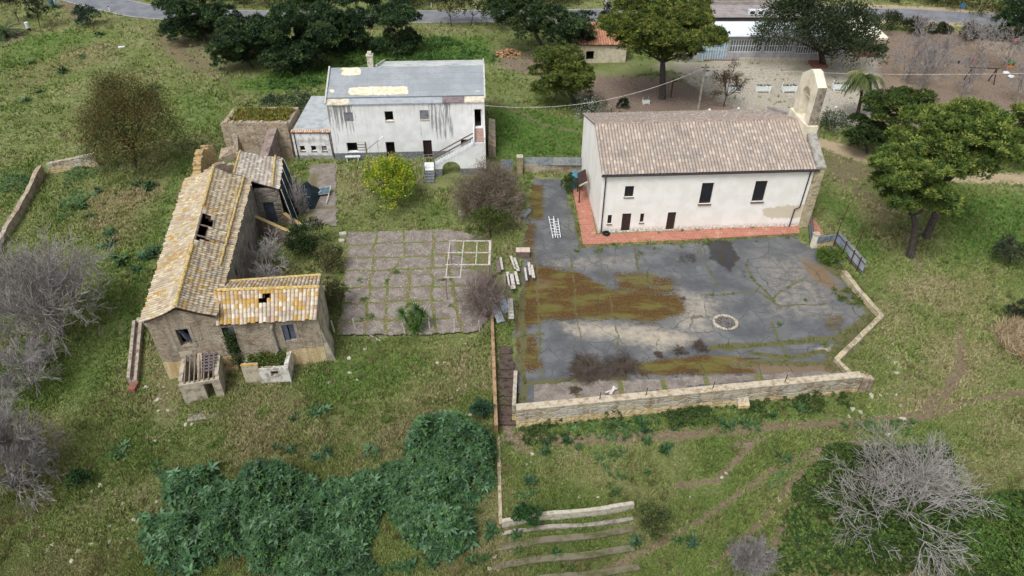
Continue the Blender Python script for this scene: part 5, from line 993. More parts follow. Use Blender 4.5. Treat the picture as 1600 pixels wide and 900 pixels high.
# ================================================================== SMALL BUILDINGS BY THE FARM
s0 = T(291, 632); s1 = T(352, 620); hs_ = TOP(s0, 603)
sd = thing('lean_to_shed', 'small roofless lean-to with collapsed rafters in front of the farmhouse', 'shed', s0)
e_ = (s1 - s0)[:2] / np.linalg.norm((s1 - s0)[:2]); n_ = np.array([-e_[1], e_[0]]); Ls = np.linalg.norm((s1 - s0)[:2]); dp = 2.7
c2 = s1[:2] + n_ * dp; c3 = s0[:2] + n_ * dp; zb = s0[2] - .4; ht = hs_
mb = MB(); wall(mb, s0, s1, zb, ht, .28, [(Ls * .58, Ls * .8, zb, ht - .25)]); wall(mb, s1, c2, zb, ht + .25, .27, tr=(.28, .27)); wall(mb, c3, s0, zb, ht + .25, .27, tr=(.27, .28)); wall(mb, c2, c3, zb, ht + .9, .27)
mb.build('wall', simple('shed_plaster', S(184, 174, 154), .3, 2, dirt=S(124, 116, 106)), sd)
mb = MB(); mid0 = s0[:2] + e_ * Ls * .5; mid1 = mid0 + n_ * dp; mb.prism([mid0 - e_ * .15 + n_ * .29, mid0 + e_ * .15 + n_ * .29, mid1 + e_ * .15 - n_ * .29, mid1 - e_ * .15 - n_ * .29], zb, [ht - .1, ht - .1, ht + .6, ht + .6]); mb.build('partition', 'rubble', sd)
for k in range(7):
    f = .14 + k * .12; a = s0[:2] + e_ * Ls * f
    if 2 < k < 3: continue
    mb = MB(); mb.bar((*(a + n_ * .1), ht + .05), (*(a + n_ * dp * (.98 if k > 3 else .9)), ht + .55), .08); mb.build('rafter', 'wood_grey', sd)
mb = MB()
for k in range(7): f = .3 + k * .1; mb.bar((*(s0[:2] + e_ * Ls * .56 + n_ * dp * f), ht + .1 + .5 * f), (*(s0[:2] + e_ * Ls * .93 + n_ * dp * (f + .02)), ht + .08 + .5 * f), .16, .03)
mb.build('roof_boards', simple('purple_grey_boards', S(112, 104, 108), .35, 6), sd)
mb = MB(); mb.prism([s0[:2] + e_ * .2 - n_ * 1.6, s0[:2] + e_ * 2.0 - n_ * 1.7, s0[:2] + e_ * 2.2 - n_ * .6, s0[:2] + e_ * .3 - n_ * .5], s0[2] - .5, s0[2] - .04)
one('concrete_slab', mb, 'concrete', 'broken pale concrete slab in the grass before the roofless lean-to', 'slab', s0 + (0, -1.5, 0))
o0 = T(385, 601); o1 = T(456, 598); ho_ = TOP(o1, 575)
ov_ = thing('porch_block', 'white masonry porch block overgrown with green plants on its top', 'porch', o0)
e_ = (o1 - o0)[:2] / np.linalg.norm((o1 - o0)[:2]); n_ = np.array([-e_[1], e_[0]]); Lo = np.linalg.norm((o1 - o0)[:2]); zb = o0[2] - .4
mb = MB(); k = Lo * .36; wall(mb, o0[:2] + e_ * k, o1, zb, ho_, .3, [(Lo * .24, Lo * .4, ho_ - .75, ho_ - .25)]); wall(mb, o1, o1[:2] + n_ * 2.0, zb, ho_ + .15, .3, tr=(.3, 0)); wall(mb, o0[:2] + n_ * 2, o0[:2] + n_ * .3, zb, ho_, .25)
mb.build('wall', simple('porch_white', S(212, 210, 202), .35, 2, dirt=S(140, 130, 112)), ov_)
mb = MB(); wall(mb, o0[:2] + n_ * .05, o0[:2] + n_ * .05 + e_ * (k - .01), zb, ho_ + .35, .3); mb.build('stair_wall', simple('porch_buff', S(186, 176, 154), .2, 2), ov_)
mb = MB(); mb.prism([o0[:2] + n_ * .36 + e_ * .26, o0[:2] + n_ * .36 + e_ * (Lo - .31), o0[:2] + n_ * 1.95 + e_ * (Lo - .31), o0[:2] + n_ * 1.95 + e_ * .26], zb, ho_ - .3); mb.build('earth_top', simple('porch_earth', S(92, 82, 52), .4, 4), ov_)
mb = MB(); mb.prism([o0[:2] + n_ * .04 - e_ * .03, o0[:2] + n_ * .04 + e_ * k, o0[:2] + n_ * .2 + e_ * k, o0[:2] + n_ * .2 - e_ * .03], ho_ + .355, ho_ + .42); mb.build('coping', simple('lichen_coping', S(196, 160, 90), .3, 5), ov_)
def lwall(label, tl, tr, bl, zt, zb, mat='lichen_wall', cap=True):
    a = G(*tl, zt[0]); b = G(*tr, zt[1]); t = thing('yard_wall', label, 'wall', (a[0], a[1], 0)); mb = MB(); pwall(mb, [a, b], .28, zt, [-.3, -.3], 1.0, .01); mb.build('wall_body', mat, t)
    if cap: mb = MB(); pwall(mb, [a[:2] + (0, -.03), b[:2] + (0, -.03)], .34, [zt[0] + .06, zt[1] + .06], [zt[0] + .005, zt[1] + .005], 1.0, .0); mb.build('coping', simple('yellow_coping', S(186, 160, 104), .35, 4, dirt=S(160, 150, 130)), t)
lwall('sloping pinkish yard wall with yellow coping beside the farmhouse side', (396, 339), (463, 369), None, [1.9, 1.1], 0); lwall('short sloping ochre-topped wall in front of the dark netting', (440, 333), (470, 354), None, [1.0, .5], 0)
# netting screen
nt_ = thing('netting_screen', 'dark green shade netting sagging on pale poles beside the tiled farm wing', 'netting', (-21, 57, 0))
rs = np.random.RandomState(3); ta, tb = np.array([-21.0, 55.7, 3.6]), np.array([-22.3, 62.0, 3.7]); ba, bb = np.array([-19.9, 54.3, 0.0]), np.array([-20.9, 60.5, 0.0])
U, Vv = np.meshgrid(np.linspace(0, 1, 25), np.linspace(0, 1, 15)); Pn = (ta * (1 - U[..., None]) + tb * U[..., None]) * (1 - Vv[..., None]) + (ba * (1 - U[..., None]) + bb * U[..., None]) * Vv[..., None]; Pn[..., 0] += .22 * (vn(U * 6, Vv * 4, .8) - .5) * np.sin(math.pi * Vv); idx = np.arange(U.size).reshape(U.shape)
mesh('net', Pn.reshape(-1, 3), np.stack([idx[:-1, :-1], idx[:-1, 1:], idx[1:, 1:], idx[1:, :-1]], -1).reshape(-1, 4), 'net', nt_)
for k in (.05, .35, .65, .95): mb = MB(); mb.tube([ba * (1 - k) + bb * k + (.06, -.05, -.1), ta * (1 - k) + tb * k + (.05, -.05, .1)], .035, 6); mb.build('pole', 'oldwhite', nt_)
mb = MB(); c0 = G(482, 305, .5)
Un, Vm = np.meshgrid(np.linspace(-1, 1, 15), np.linspace(-1, 1, 15)); Z = .95 * np.clip(1 - Un ** 2, 0, 1) * np.clip(1 - Vm ** 2, 0, 1) * (.5 + vn(Un * 3 + 5, Vm * 3, .6)); Pn = np.stack([c0[0] + Un * 1.0, c0[1] + Vm * 2.0, .05 + Z * 1.5], -1); idx = np.arange(Un.size).reshape(Un.shape)
o = mesh('net_heap', Pn.reshape(-1, 3), np.stack([idx[:-1, :-1], idx[:-1, 1:], idx[1:, 1:], idx[1:, :-1]], -1).reshape(-1, 4), 'net', origin=(c0[0], c0[1], 0)); tag(o, 'crumpled heap of dark netting on the concrete lane', 'netting')
a = G(500, 306, .1); tb_ = thing('broken_board', 'teal board in a broken white frame lying on the concrete lane', 'board', a)
mb = MB(); mb.bar(a + (-.6, .3, .2), a + (.9, .5, .45), 1.1, .03); mb.build('board', 'tarp', tb_)
for (p, q) in (((-.75, -.2, .15), (.95, -.05, .35)), ((.98, -1.6, .1), (.95, 1.1, .5)), ((-.7, .85, .3), (1.0, 1.05, .5)), ((-1.3, -1.5, .1), (.2, .4, .4))): mb = MB(); mb.bar(a + p, a + q, .08, .05); mb.build('frame_bar', 'oldwhite', tb_)
# pergola frame
pg = thing('pergola_frame', 'pale open pergola frame of thin beams standing over the slab terrace', 'pergola', (-3.5, 47, 0))
X_ = [-5.25, -4.1, -2.95, -1.85]; Y_ = [49.5, 47.8, 46.1, 44.4]; h = 2.3
for x in X_: mb = MB(); w_ = .18 if x == X_[-1] else .07; mb.bar((x, Y_[0], h), (x, Y_[-1] if x in (X_[0], X_[1]) else 46.2, h), w_, .08); mb.build('beam', 'oldwhite', pg)
for i, y in enumerate(Y_): mb = MB(); mb.bar((X_[0] - .15, y, h + .081), (X_[-1] + .1 if i < 3 else X_[1] + .1, y, h + .081), .07, .08); mb.build('beam', 'oldwhite', pg)
for x, y in ((X_[0], Y_[0]), (X_[0], Y_[-1]), (X_[-1], Y_[0]), (X_[-1], 46.2), (X_[0], 47)): mb = MB(); mb.bar((x, y, -.1), (x, y, h), .09); mb.build('post', 'wood_grey', pg)
# canopy on the church
cp = G(905, 291, 0); ca = thing('door_canopy', 'small red-tiled canopy on posts against the left wall of the church', 'canopy', (cp[0], cp[1], 0))
a = G(903, 272, 2.3); b = G(916, 272, 2.3); c = G(918, 286, 2.3)
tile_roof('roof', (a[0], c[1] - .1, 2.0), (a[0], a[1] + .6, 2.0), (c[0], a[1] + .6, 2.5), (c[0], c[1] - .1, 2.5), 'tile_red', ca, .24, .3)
mb = MB(); mb.bar((a[0] - .02, c[1] - .12, 2.05), (c[0], c[1] - .12, 2.5), .08, .14); mb.build('fascia', 'oldwhite', ca)
for y in (c[1], a[1] + .4): mb = MB(); mb.bar((a[0] + .1, y, 0), (a[0] + .1, y, 2.0), .1); mb.build('post', 'wood_dark', ca)
a = G(898, 285, .8); mb = MB(); mb.bar(a + (0, 0, 0), a + (.3, 1.2, .7), .9, .03); mb.box(a[0] - .3, a[0] + .2, a[1], a[1] + .5, 0, .7); one('tarp_heap', mb, simple('teal_tarp', S(84, 130, 144), .3, 3), 'teal tarpaulin heap beside the red-tiled canopy', 'tarpaulin', (a[0], a[1], 0))
# tyre
p = G(947, 366, .1); t = thing('old_tyre', 'black tyre lying by the front left corner of the church', 'tyre', p); mb = MB(); n1, n2_ = 18, 7
V = []; F = []
for i in range(n1):
    for j in range(n2_): a = 2 * math.pi * i / n1; b = 2 * math.pi * j / n2_; V.append((p[0] + (.27 + .1 * math.cos(b)) * math.cos(a), p[1] + (.27 + .1 * math.cos(b)) * math.sin(a), p[2] + .1 + .1 * math.sin(b))); F.append((i * n2_ + j, ((i + 1) % n1) * n2_ + j, ((i + 1) % n1) * n2_ + (j + 1) % n2_, i * n2_ + (j + 1) % n2_))
mb.add(V, F); mb.build('casing', 'rubber', t)
# scaffold frames on the path, sheets, benches, chest
def ladder(mb, a, b, w, n, r=.04):
    a = np.array(a); b = np.array(b); d = (b - a); s = np.array([-d[1], d[0], 0]); s /= np.linalg.norm(s); mb.bar(a - s * w / 2, b - s * w / 2, r * 1.6); mb.bar(a + s * w / 2, b + s * w / 2, r * 1.6)
    for k in range(1, n): p = a + d * k / n; mb.bar(p - s * w / 2, p + s * w / 2, r)
for i, (a, b, lb) in enumerate((((861, 338), (868, 372), 'outer white scaffold frame lying on the path left of the church'), ((868, 342), (872, 371), 'inner white scaffold frame leaning across the other one on the path'))):
    mb = MB(); ladder(mb, G(*a, .15 + .25 * i), G(*b, .12 + .1 * i), .45, 7); one('scaffold_frame', mb, 'whitepaint', lb, 'scaffold frame', G(*b), 'scaffold frames on the path')
mb = MB(); a = G(823, 335, .15); mb.tube([a + (-.35, -.6, 0), a + (.3, .6, .1)], .22, 8); mb.bar(a + (-.7, -.5, .05), a + (-.1, .7, .1), .3, .04); one('sheet_roll', mb, 'zinc', 'grey rolled metal sheet in the weeds left of the asphalt path', 'metal sheet', a)
a = G(817, 402, 0); mb = MB(); w_ = 1.15; chs = thing('chest', 'brownish chest with pale pink lid among the stacked benches', 'chest', a)
mb.box(a[0] - w_ / 2, a[0] + w_ / 2, a[1] - .1, a[1] + .5, 0, .62); mb.build('body', simple('brown_board', S(122, 104, 100), .25, 4), chs); mb = MB(); mb.box(a[0] - w_ / 2 - .04, a[0] + w_ / 2 + .04, a[1] - .14, a[1] + .54, .622, .68); mb.build('lid', simple('pink_lid', S(206, 184, 170), .2, 3), chs)
def bench(label, a, b, w=.28, h=.42, mat='oldwhite', legs=True):
    a = G(*a, h); b = G(*b, h); t = thing('bench', label, 'bench', (a[0], a[1], 0), 0, 'old benches beside the courtyard'); mb = MB(); mb.bar(a, b, w, .07); mb.build('seat', mat, t)
    d = (b - a); s = np.array([-d[1], d[0], 0]); s /= np.linalg.norm(s)
    for k in (.12, .88):
        p = a + d * k; mb = MB(); mb.bar(p - s * w * .45 - (0, 0, .04), p - s * w * .45 - (0, 0, h), .06); mb.bar(p + s * w * .45 - (0, 0, .04), p + s * w * .45 - (0, 0, h), .06); mb.bar(p - s * w * .45 - (0, 0, .07), p + s * w * .45 - (0, 0, .07), .05); mb.build('leg', 'wood_grey', t)
for a, b, w_, lb in (((798, 400), (806, 420), .22, 'white bench just left of the pink-lidded chest'), ((803, 403), (810, 423), .28, 'white bench touching the chest, second from its left'), ((793, 425), (797, 447), .26, 'narrow bench at the left of the white bench stack'), ((798, 428), (802, 451), .42, 'broad white bench in the middle of the bench stack'),
                    ((805, 424), (810, 444), .24, 'white bench at the right side of the bench stack'), ((820, 418), (823, 438), .16, 'narrow pale beam bench below the chest'), ((826, 410), (829, 430), .22, 'white bench right below the chest'), ((830, 414), (834, 434), .26, 'outermost white bench, farthest into the courtyard'),
                    ((797, 466), (799, 498), .42, 'long white bench lying alone below the bench stack'), ((782, 402), (785, 421), .2, 'grey white-edged bench beside the pergola'), ((777, 407), (779, 425), .36, 'brown weathered bench nearest the pergola frame'), ((788, 428), (789, 448), .22, 'greyish bench between pergola and bench stack')):
    bench(lb, a, b, w_, mat='wood_grey' if 'brown' in lb or 'greyish' in lb else 'oldwhite')
for i, (c_, lb) in enumerate((((787, 476), 'upper blue-grey sheet leaning at the end of the thin wall'), ((778, 490), 'lower blue-grey sheet leaning at the end of the thin wall'))):
    p = G(*c_, .5); mb = MB(); mb.bar(p + (-.3, .75, .35), p + (.25, -.65, -.3), .62, .03); one('leaning_sheet', mb, simple('pale_blue_sheet', S(172, 186, 192), .2, 3, .5) if i == 0 else bpy.data.materials['pale_blue_sheet'], lb, 'metal sheet', (p[0], p[1], 0))
# concrete blocks at the corner of the terrace, troughs
for x, y, s_, lb in ((536, 369, .5, 'pale stone block at the upper left corner of the slab terrace'), (534, 379, .42, 'pale stone block just below the corner one'), (523, 396, .55, 'larger stone block lying left of the slab terrace'), (721, 335, .5, 'squared pale block in the weeds beside the purple bush'), (251, 688, .0, '')):
    if s_: p = T(x, y); mb = MB(); mb.box(-s_ * .6, s_ * .6, -s_ * .45, s_ * .45, -.1, s_ * .7); o = mb.build('stone_block', 'limestone'); o.location = p; o.rotation_euler = (.03, .05, x % 7 * .1); tag(o, lb, 'stone block', 'loose stone blocks')
# fire ring
fr = G(1133, 505); rs_ = random.Random(2); fire = thing('fire_ring', 'ring of pale stones round a burnt patch on the asphalt courtyard', 'fire ring', fr)
for i in range(26):
    a = 2 * math.pi * i / 26; mb = MB(); mb.ball((fr[0] + .88 * math.cos(a), fr[1] + .82 * math.sin(a), .1), .13 * rs_.uniform(.8, 1.3), 6, 4, (1, .9, .8), .5, i); mb.build('stone', 'limestone' if i % 3 else simple('tan_stone', S(190, 170, 140), .3, 5) if i == 0 else 'limestone', fire)
mb = MB(); mb.prism([(fr[0] + .78 * math.cos(a), fr[1] + .72 * math.sin(a)) for a in np.linspace(0, 2 * math.pi, 20)[:-1]], .0, .035); mb.build('ash_bed', simple('ash', S(112, 108, 106), .5, 6, dirt=S(60, 58, 58)), fire)
# pit with boards in the strip
p = G(953, 615, .05); mb = MB(); mb.bar(p + (-.3, 0, .1), p + (.5, .3, .2), .12, .06); mb.bar(p + (.0, -.2, .12), p + (.35, .45, .25), .2, .05); mb.bar(p + (-.7, -.35, .08), p + (.2, -.3, .1), .12, .06); one('broken_boards', mb, 'oldwhite', 'pale broken boards lying in a pit behind the front courtyard wall', 'boards', p)
# ================================================================== BACKGROUND PLACE
def at_h(px, py, z): return G(px, py, z)
# tile-roofed hut
hb = G(905, 98); hut = thing('garden_hut', 'small cream hut with orange tiled roof behind the umbrella pine', 'hut', hb)
x0, x1, y0, y1 = hb[0] - .6, hb[0] + 6.5, hb[1] + .1, hb[1] + 6; hz = TOP(hb, 70)
mb = MB(); wall(mb, (x0, y0), (x1, y0), -.1, hz, .3, [(1.5, 2.6, .4, 1.6)]); wall(mb, (x1, y0), (x1, y1), -.1, hz, .3, tr=(.3, .3)); wall(mb, (x0, y1), (x0, y0), -.1, hz, .3, tr=(.3, .3)); wall(mb, (x1, y1), (x0, y1), -.1, hz + 1, .3); mb.build('wall', simple('hut_cream', S(206, 196, 172), .2, 2), hut)
tile_roof('roof', (x0 - .3, y0 - .3, hz), (x1 + .2, y0 - .3, hz), (x1 + .2, y1, hz + 1.2), (x0 - .3, y1, hz + 1.2), 'tile_red', hut, .35, .5)
# restaurant with white flat roof
rb = G(1108, 91); hz = 3.4; yA = rb[1]; xA, xB = rb[0] - 5.0, rb[0] + 19
re_ = thing('white_roofed_pavilion', 'glazed pavilion with flat white roof beside the large evergreen tree', 'pavilion', rb)
zr = 3.6; yr0 = G(1150, 56, zr)[1]; yr1 = G(1150, 34, zr + .3)[1]
flat_roof('roof', [(xA, yr0, zr), (xB, yr0, zr), (xB, yr1, zr + .35), (xA, yr1, zr + .35)], simple('white_sheet_roof', S(226, 232, 236), .06, 1, .5), re_, 5, 20, .15, True)
mb = MB(); yw = yr0 + .35; Lw = xB - xA - .4; ops = [(3.2, 6.8, 0, 2.9), (7.2, 11.6, 1.2, 2.9), (12, 16, 1.2, 2.9), (.6, 2.9, 1.0, 2.9), (16.5, 20, 1.0, 2.9)]; wall(mb, (xA + .2, yw), (xB - .2, yw), -.1, zr - .15, .25, ops); wall(mb, (xB - .2, yw), (xB - .2, yr1 - .3), -.1, zr - .15, .25, tr=(.25, .25)); wall(mb, (xA + .2, yr1 - .3), (xA + .2, yw), -.1, zr - .15, .25, tr=(.25, .25)); wall(mb, (xB - .2, yr1 - .3), (xA + .2, yr1 - .3), -.1, zr - .1, .25)
mb.build('wall', simple('grey_pavilion', S(168, 166, 168), .2, 1.5), re_)
for i, (u0, u1, a, b) in enumerate(ops):
    mb = MB(); n = int((u1 - u0) / .35)
    for k in range(n + 1): x = xA + .2 + u0 + (u1 - u0) * k / n; mb.box(x - .03, x + .03, yw + .05, yw + .11, a, b)
    for k in (a, (a + b) / 2, b - .06): mb.box(xA + .23 + u0, xA + .17 + u1, yw + .06, yw + .10, k, k + .06)
    wi = mb.build('window_grille', 'whitepaint', re_); mb = MB(); mb.box(xA + .2 + u0, xA + .2 + u1, yw + .15, yw + .18, a, b); mb.build('pane', 'blueplastic' if i == 0 else simple('grey_glass', S(104, 112, 118), .2, 2, .4), wi)
mb = MB(); mb.box(rb[0] - 1, rb[0] + 4.2, rb[1] + .3, yw - .05, -.1, .15).box(rb[0] - 1.4, rb[0] + 4.6, rb[1] - .1, rb[1] + .298, -.1, .08); mb.build('steps', 'brick', re_)
lw0 = G(1155, 96); mb = MB(); mb.box(lw0[0], lw0[0] + 19, lw0[1], lw0[1] + .4, -.1, .45); one('low_wall', mb, 'limestone', 'low whitish kerb wall in front of the glazed pavilion', 'wall', lw0)
# grey flat roof building behind
z2 = 3.0; yb0 = G(1160, 26, z2)[1]; yb1 = G(1160, 8, z2)[1]; xa = (1105 - 800) * mpp((0, yb0, z2)); xb = (1240 - 800) * mpp((0, yb0, z2))
gb = thing('flat_roofed_building', 'long low building with grey flat roof beyond the white pavilion roof', 'building', (xa, yb0, 0))
mb = MB(); wall(mb, (xa, yb0), (xb + 4, yb0), -.1, z2 - .12, .3); wall(mb, (xb + 4, yb0), (xb + 4, yb1), -.1, z2 - .12, .3, tr=(.3, .3)); wall(mb, (xa, yb1), (xa, yb0), -.1, z2 - .12, .3, tr=(.3, .3)); wall(mb, (xb + 4, yb1), (xa, yb1), -.1, z2 - .12, .3); mb.build('wall', simple('dark_wall', S(92, 88, 90), .2, 1), gb)
mb = MB(); mb.box(xa - .2, xb + 4.2, yb0 - .2, yb1 + .2, z2 - .1, z2)
for k in range(9): mb.box(xa + k * 1.6, xa + .08 + k * 1.6, yb0, yb1, z2 + .001, z2 + .04)
mb.box(xa - .2, xb + 4.2, yb1 + .2, yb1 + .6, -.1, z2 + .5); mb.build('roof', simple('grey_felt', S(158, 150, 148), .2, .8), gb)
for i, px_ in enumerate((1175, 1188, 1201)):
    p = G(px_, 24, z2); mb = MB(); mb.box(p[0] - .5, p[0] + .5, p[1], p[1] + .7, z2 + .05, z2 + .75); o = mb.build('air_unit', 'whitepaint', gb); mb = MB(); mb.box(p[0] - .35, p[0] + .35, p[1] - .01, p[1] - .003, z2 + .15, z2 + .6); mb.build('fan_grille', 'iron_dark', o)
vx = G(1128, 7, 3.2); va = thing('parked_van', 'white vehicle seen at the top edge beyond the grey flat roof', 'van', (vx[0], vx[1], .4)); mb = MB(); mb.box(vx[0] - 1.0, vx[0] + 1.0, vx[1], vx[1] + 4.5, .9, 2.4); mb.build('body', 'whitepaint', va); mb = MB(); mb.box(vx[0] - .85, vx[0] + .85, vx[1] - .02, vx[1] - .005, 1.5, 2.2); mb.build('windscreen', 'glass_dark', va)
mb = MB(); mb.box(vx[0] - .9, vx[0] + .9, vx[1] + .2, vx[1] + 4.2, .4, .899); mb.build('wheels', 'rubber', va)
# gazebo
gz = G(1352, 72); gaz = thing('gazebo', 'cream canvas gazebo right of the large evergreen tree', 'gazebo', gz); zc_ = 2.4; a = G(1322, 58, zc_); b = G(1380, 52, zc_)
x0, x1, y0, y1 = a[0], b[0], a[1] - .3, a[1] + 6.5; ax_, ay_ = (x0 + x1) / 2, (y0 + y1) / 2
mb = MB(); V = [(x0, y0, zc_), (x1, y0, zc_), (x1, y1, zc_), (x0, y1, zc_), (ax_, ay_, zc_ + 2.2), (x0, y0, zc_ - .25), (x1, y0, zc_ - .25), (x1, y1, zc_ - .25), (x0, y1, zc_ - .25)]; mb.add(V, [(0, 1, 4), (1, 2, 4), (2, 3, 4), (3, 0, 4), (5, 6, 1, 0), (6, 7, 2, 1), (7, 8, 3, 2), (8, 5, 0, 3)]); mb.build('canopy', 'ivory', gaz)
for x, y in ((x0, y0), (x1, y0), (x1, y1), (x0, y1)): mb = MB(); mb.bar((x + .05 * (1 if x == x0 else -1), y, 0), (x + .05 * (1 if x == x0 else -1), y, zc_ - .02), .1); mb.build('post', 'wood_dark', gaz)
pb = G(1358, 94); bed = thing('raised_bed', 'red-earth raised bed with low white kerb beside the gazebo', 'raised bed', pb); mb = MB(); mb.box(pb[0] - 2.2, pb[0] + 2.2, pb[1] - .1, pb[1] + .15, -.05, .4).box(pb[0] - 2.2, pb[0] - 2.0, pb[1] + .152, pb[1] + 5, -.05, .4).box(pb[0] + 2.0, pb[0] + 2.2, pb[1] + .152, pb[1] + 5, -.05, .4); mb.build('kerb', 'oldwhite', bed); mb = MB(); mb.box(pb[0] - 1.99, pb[0] + 1.99, pb[1] + .151, pb[1] + 5, -.05, .25); mb.build('soil', 'brick', bed)
pb = G(1280, 106); bed = thing('raised_bed', 'brick-edged bed under the large evergreen tree, in front of its trunk', 'raised bed', pb); mb = MB(); mb.prism([(pb[0] - .9, pb[1]), (pb[0] + 1.2, pb[1]), (pb[0] + 1.0, pb[1] + 2), (pb[0] - .9, pb[1] + 2)], -.05, .35); mb.build('bed_edge', 'brick', bed)
# planters
def planter(p, rz=0):
    t = thing('planter', None, 'planter', p, rz, 'white planters on the gravel lot'); mb = MB(); mb.prism([(-.95, -.3), (.95, -.3), (.95, .3), (-.95, .3)], .12, .75); mb.build('trough', 'whitepaint', t, world=False)
    for x in (-.8, .8): mb = MB(); mb.box(x - .04, x + .04, -.6, .6, 0, .12); mb.box(x - .04, x + .04, .3, .36, .12, 1.1); mb.build('stand', 'whitepaint', t, world=False)
    rs = np.random.RandomState(5); P0 = np.stack([rs.uniform(-.85, .85, 90), rs.uniform(-.2, .2, 90), np.full(90, .72)], 1); d = rdir(rs, 90); d[:, 2] = abs(d[:, 2]) + .3; V, F = leaf_faces(P0, d, .22, .1, rs); mesh('plants', V, F, 'leaf', t, col=colmix(rs, 90, [S(60, 84, 46), S(84, 104, 54)]), world=False); return t
def copytree(o):
    c = o.copy(); COL.objects.link(c)
    for ch_ in o.children: d = copytree(ch_); d.parent = c
    return c
pl0 = planter(G(1147, 144)); pl0['label'] = 'leftmost white planter, just behind the small bare tree'
for (x, y, lb) in ((1191, 143, 'white planter second from left on the gravel, left of the bell gable'), (1232, 143, 'white planter just left of the bell gable'), (1311, 140, 'white planter between the bell gable and the palm'), (1102, 120, 'upright white planter near the concrete utility pole'), (1009, 162, 'small whitish planter left of the umbrella pine trunk')):
    o = copytree(pl0); o.location = G(x, y); o.rotation_euler = (0, 0, (x % 5) * .06 - .1); o['label'] = lb
    if x in (1102, 1009): o.scale = (.45, .8, 1 if x == 1102 else .7)
# globe lamps
def lamp(p, h):
    t = thing('globe_lamp', None, 'lamp', p, 0, 'white globe lamps'); mb = MB(); mb.tube([(0, 0, 0), (0, 0, h)], .04, 6); mb.build('post', 'iron_dark', t, world=False); mb = MB(); mb.ball((0, 0, h + .16), .17, 10, 8); mb.build('globe', 'whitepaint', t, world=False); return t
l0 = lamp(G(1106, 186), 1.0); l0['label'] = 'globe lamp behind the church ridge, nearest the utility pole'
for x, y, lb in ((1151, 184, 'globe lamp behind the church ridge, below the small bare tree'), (1201, 184, 'globe lamp behind the church ridge, nearest the bell gable'), (1302, 182, 'globe lamp above the flowering hedge by the bell gable'), (1358, 192, 'globe lamp between the palm and the right pines'), (1167, 85, 'globe lamp at the pavilion wall')):
    o = copytree(l0); o.location = G(x, y); o['label'] = lb
# poles and wires
up = G(1090, 176); uh = TOP(up, 100); pole = thing('utility_pole', 'leaning concrete utility pole behind the church ridge', 'utility pole', up); mb = MB(); mb.tube([up, up + (.0, 0, uh)], [.16, .11], 8); mb.build('shaft', 'concrete', pole)
mb = MB(); mb.bar(up + (-.5, 0, uh - .4), up + (.5, 0, uh - .4), .08); mb.build('crossarm', 'iron_dark', pole)
lp = G(577, 268); lh = TOP(lp, 222); pole = thing('utility_pole', 'thin grey pole standing behind the yellow-green tree', 'utility pole', lp); mb = MB(); mb.tube([lp, lp + (0, 0, lh)], [.1, .07], 8); mb.build('shaft', 'wood_grey', pole)
mb = MB()
for k in range(3): mb.bar(lp + (-1.0, 0, lh - .3 - k * .3), lp + (.1, 0, lh - .3 - k * .3), .05)
mb.build('antenna', 'iron_dark', pole); mb = MB(); mb.bar(lp + (0, 0, lh - .9), lp + (1.5, .2, lh + .2), .04); mb.build('lamp_arm', 'iron_dark', pole); mb = MB(); mb.bar(lp + (1.4, .2, lh + .12), lp + (1.9, .25, lh + .5), .22, .1); mb.build('lamp_head', 'whitepaint', pole)
def wire(a, b, sag, label, r=.022): mb = MB(); mb.tube([np.array(a) * (1 - t) + np.array(b) * t - (0, 0, 4 * sag * t * (1 - t)) for t in np.linspace(0, 1, 18)], r, 4); one('overhead_wire', mb, 'oldwhite', label, 'wire', a)
eaveR = np.array([-2.8, 69.3, 5.9]); wire(eaveR, up + (0, 0, uh - .4), 1.8, 'pale wire hanging from the white house towards the utility pole', .03); up2 = G(1760, 190)
wire(up + (0, 0, uh - .4), up2 + (0, 0, 6.5), .8, 'overhead wire crossing behind the bell gable to the right', .025)
pole = thing('utility_pole', 'utility pole far to the right of the pines', 'utility pole', up2); mb = MB(); mb.tube([up2, up2 + (0, 0, 6.8)], [.16, .11], 8); mb.build('shaft', 'concrete', pole)
# wooden cross / shrine near pine
p = G(1048, 153); wcr = thing('wooden_cross', 'thin rusty brown cross standing right of the umbrella pine trunk', 'cross', p); mb = MB(); mb.bar(p, p + (.0, 0, 2.6), .14); mb.build('upright', 'rust', wcr); mb = MB(); mb.bar(p + (-.4, -.09, 2.2), p + (.45, -.09, 2.2), .1, .1); mb.build('crossbar', 'rust', wcr)
# log pile
p = T(795, 86); lg = thing('log_pile', 'heap of cut orange-brown logs under the trees behind the white house', 'log pile', p); rs_ = random.Random(7)
for i in range(60):
    a = rs_.uniform(0, 6.28); q = math.sqrt(rs_.random()) * 1.7; z = (1.7 - q) * .55 * rs_.random() + .12; c0 = p + (q * math.cos(a) * 1.1, q * math.sin(a), z); d = np.array([rs_.uniform(-1, 1), rs_.uniform(-1, 1), rs_.uniform(-.3, .5)]) * .3; mb = MB(); mb.tube([c0 - d, c0 + d], .13, 7); mb.build('log', 'logs', lg)
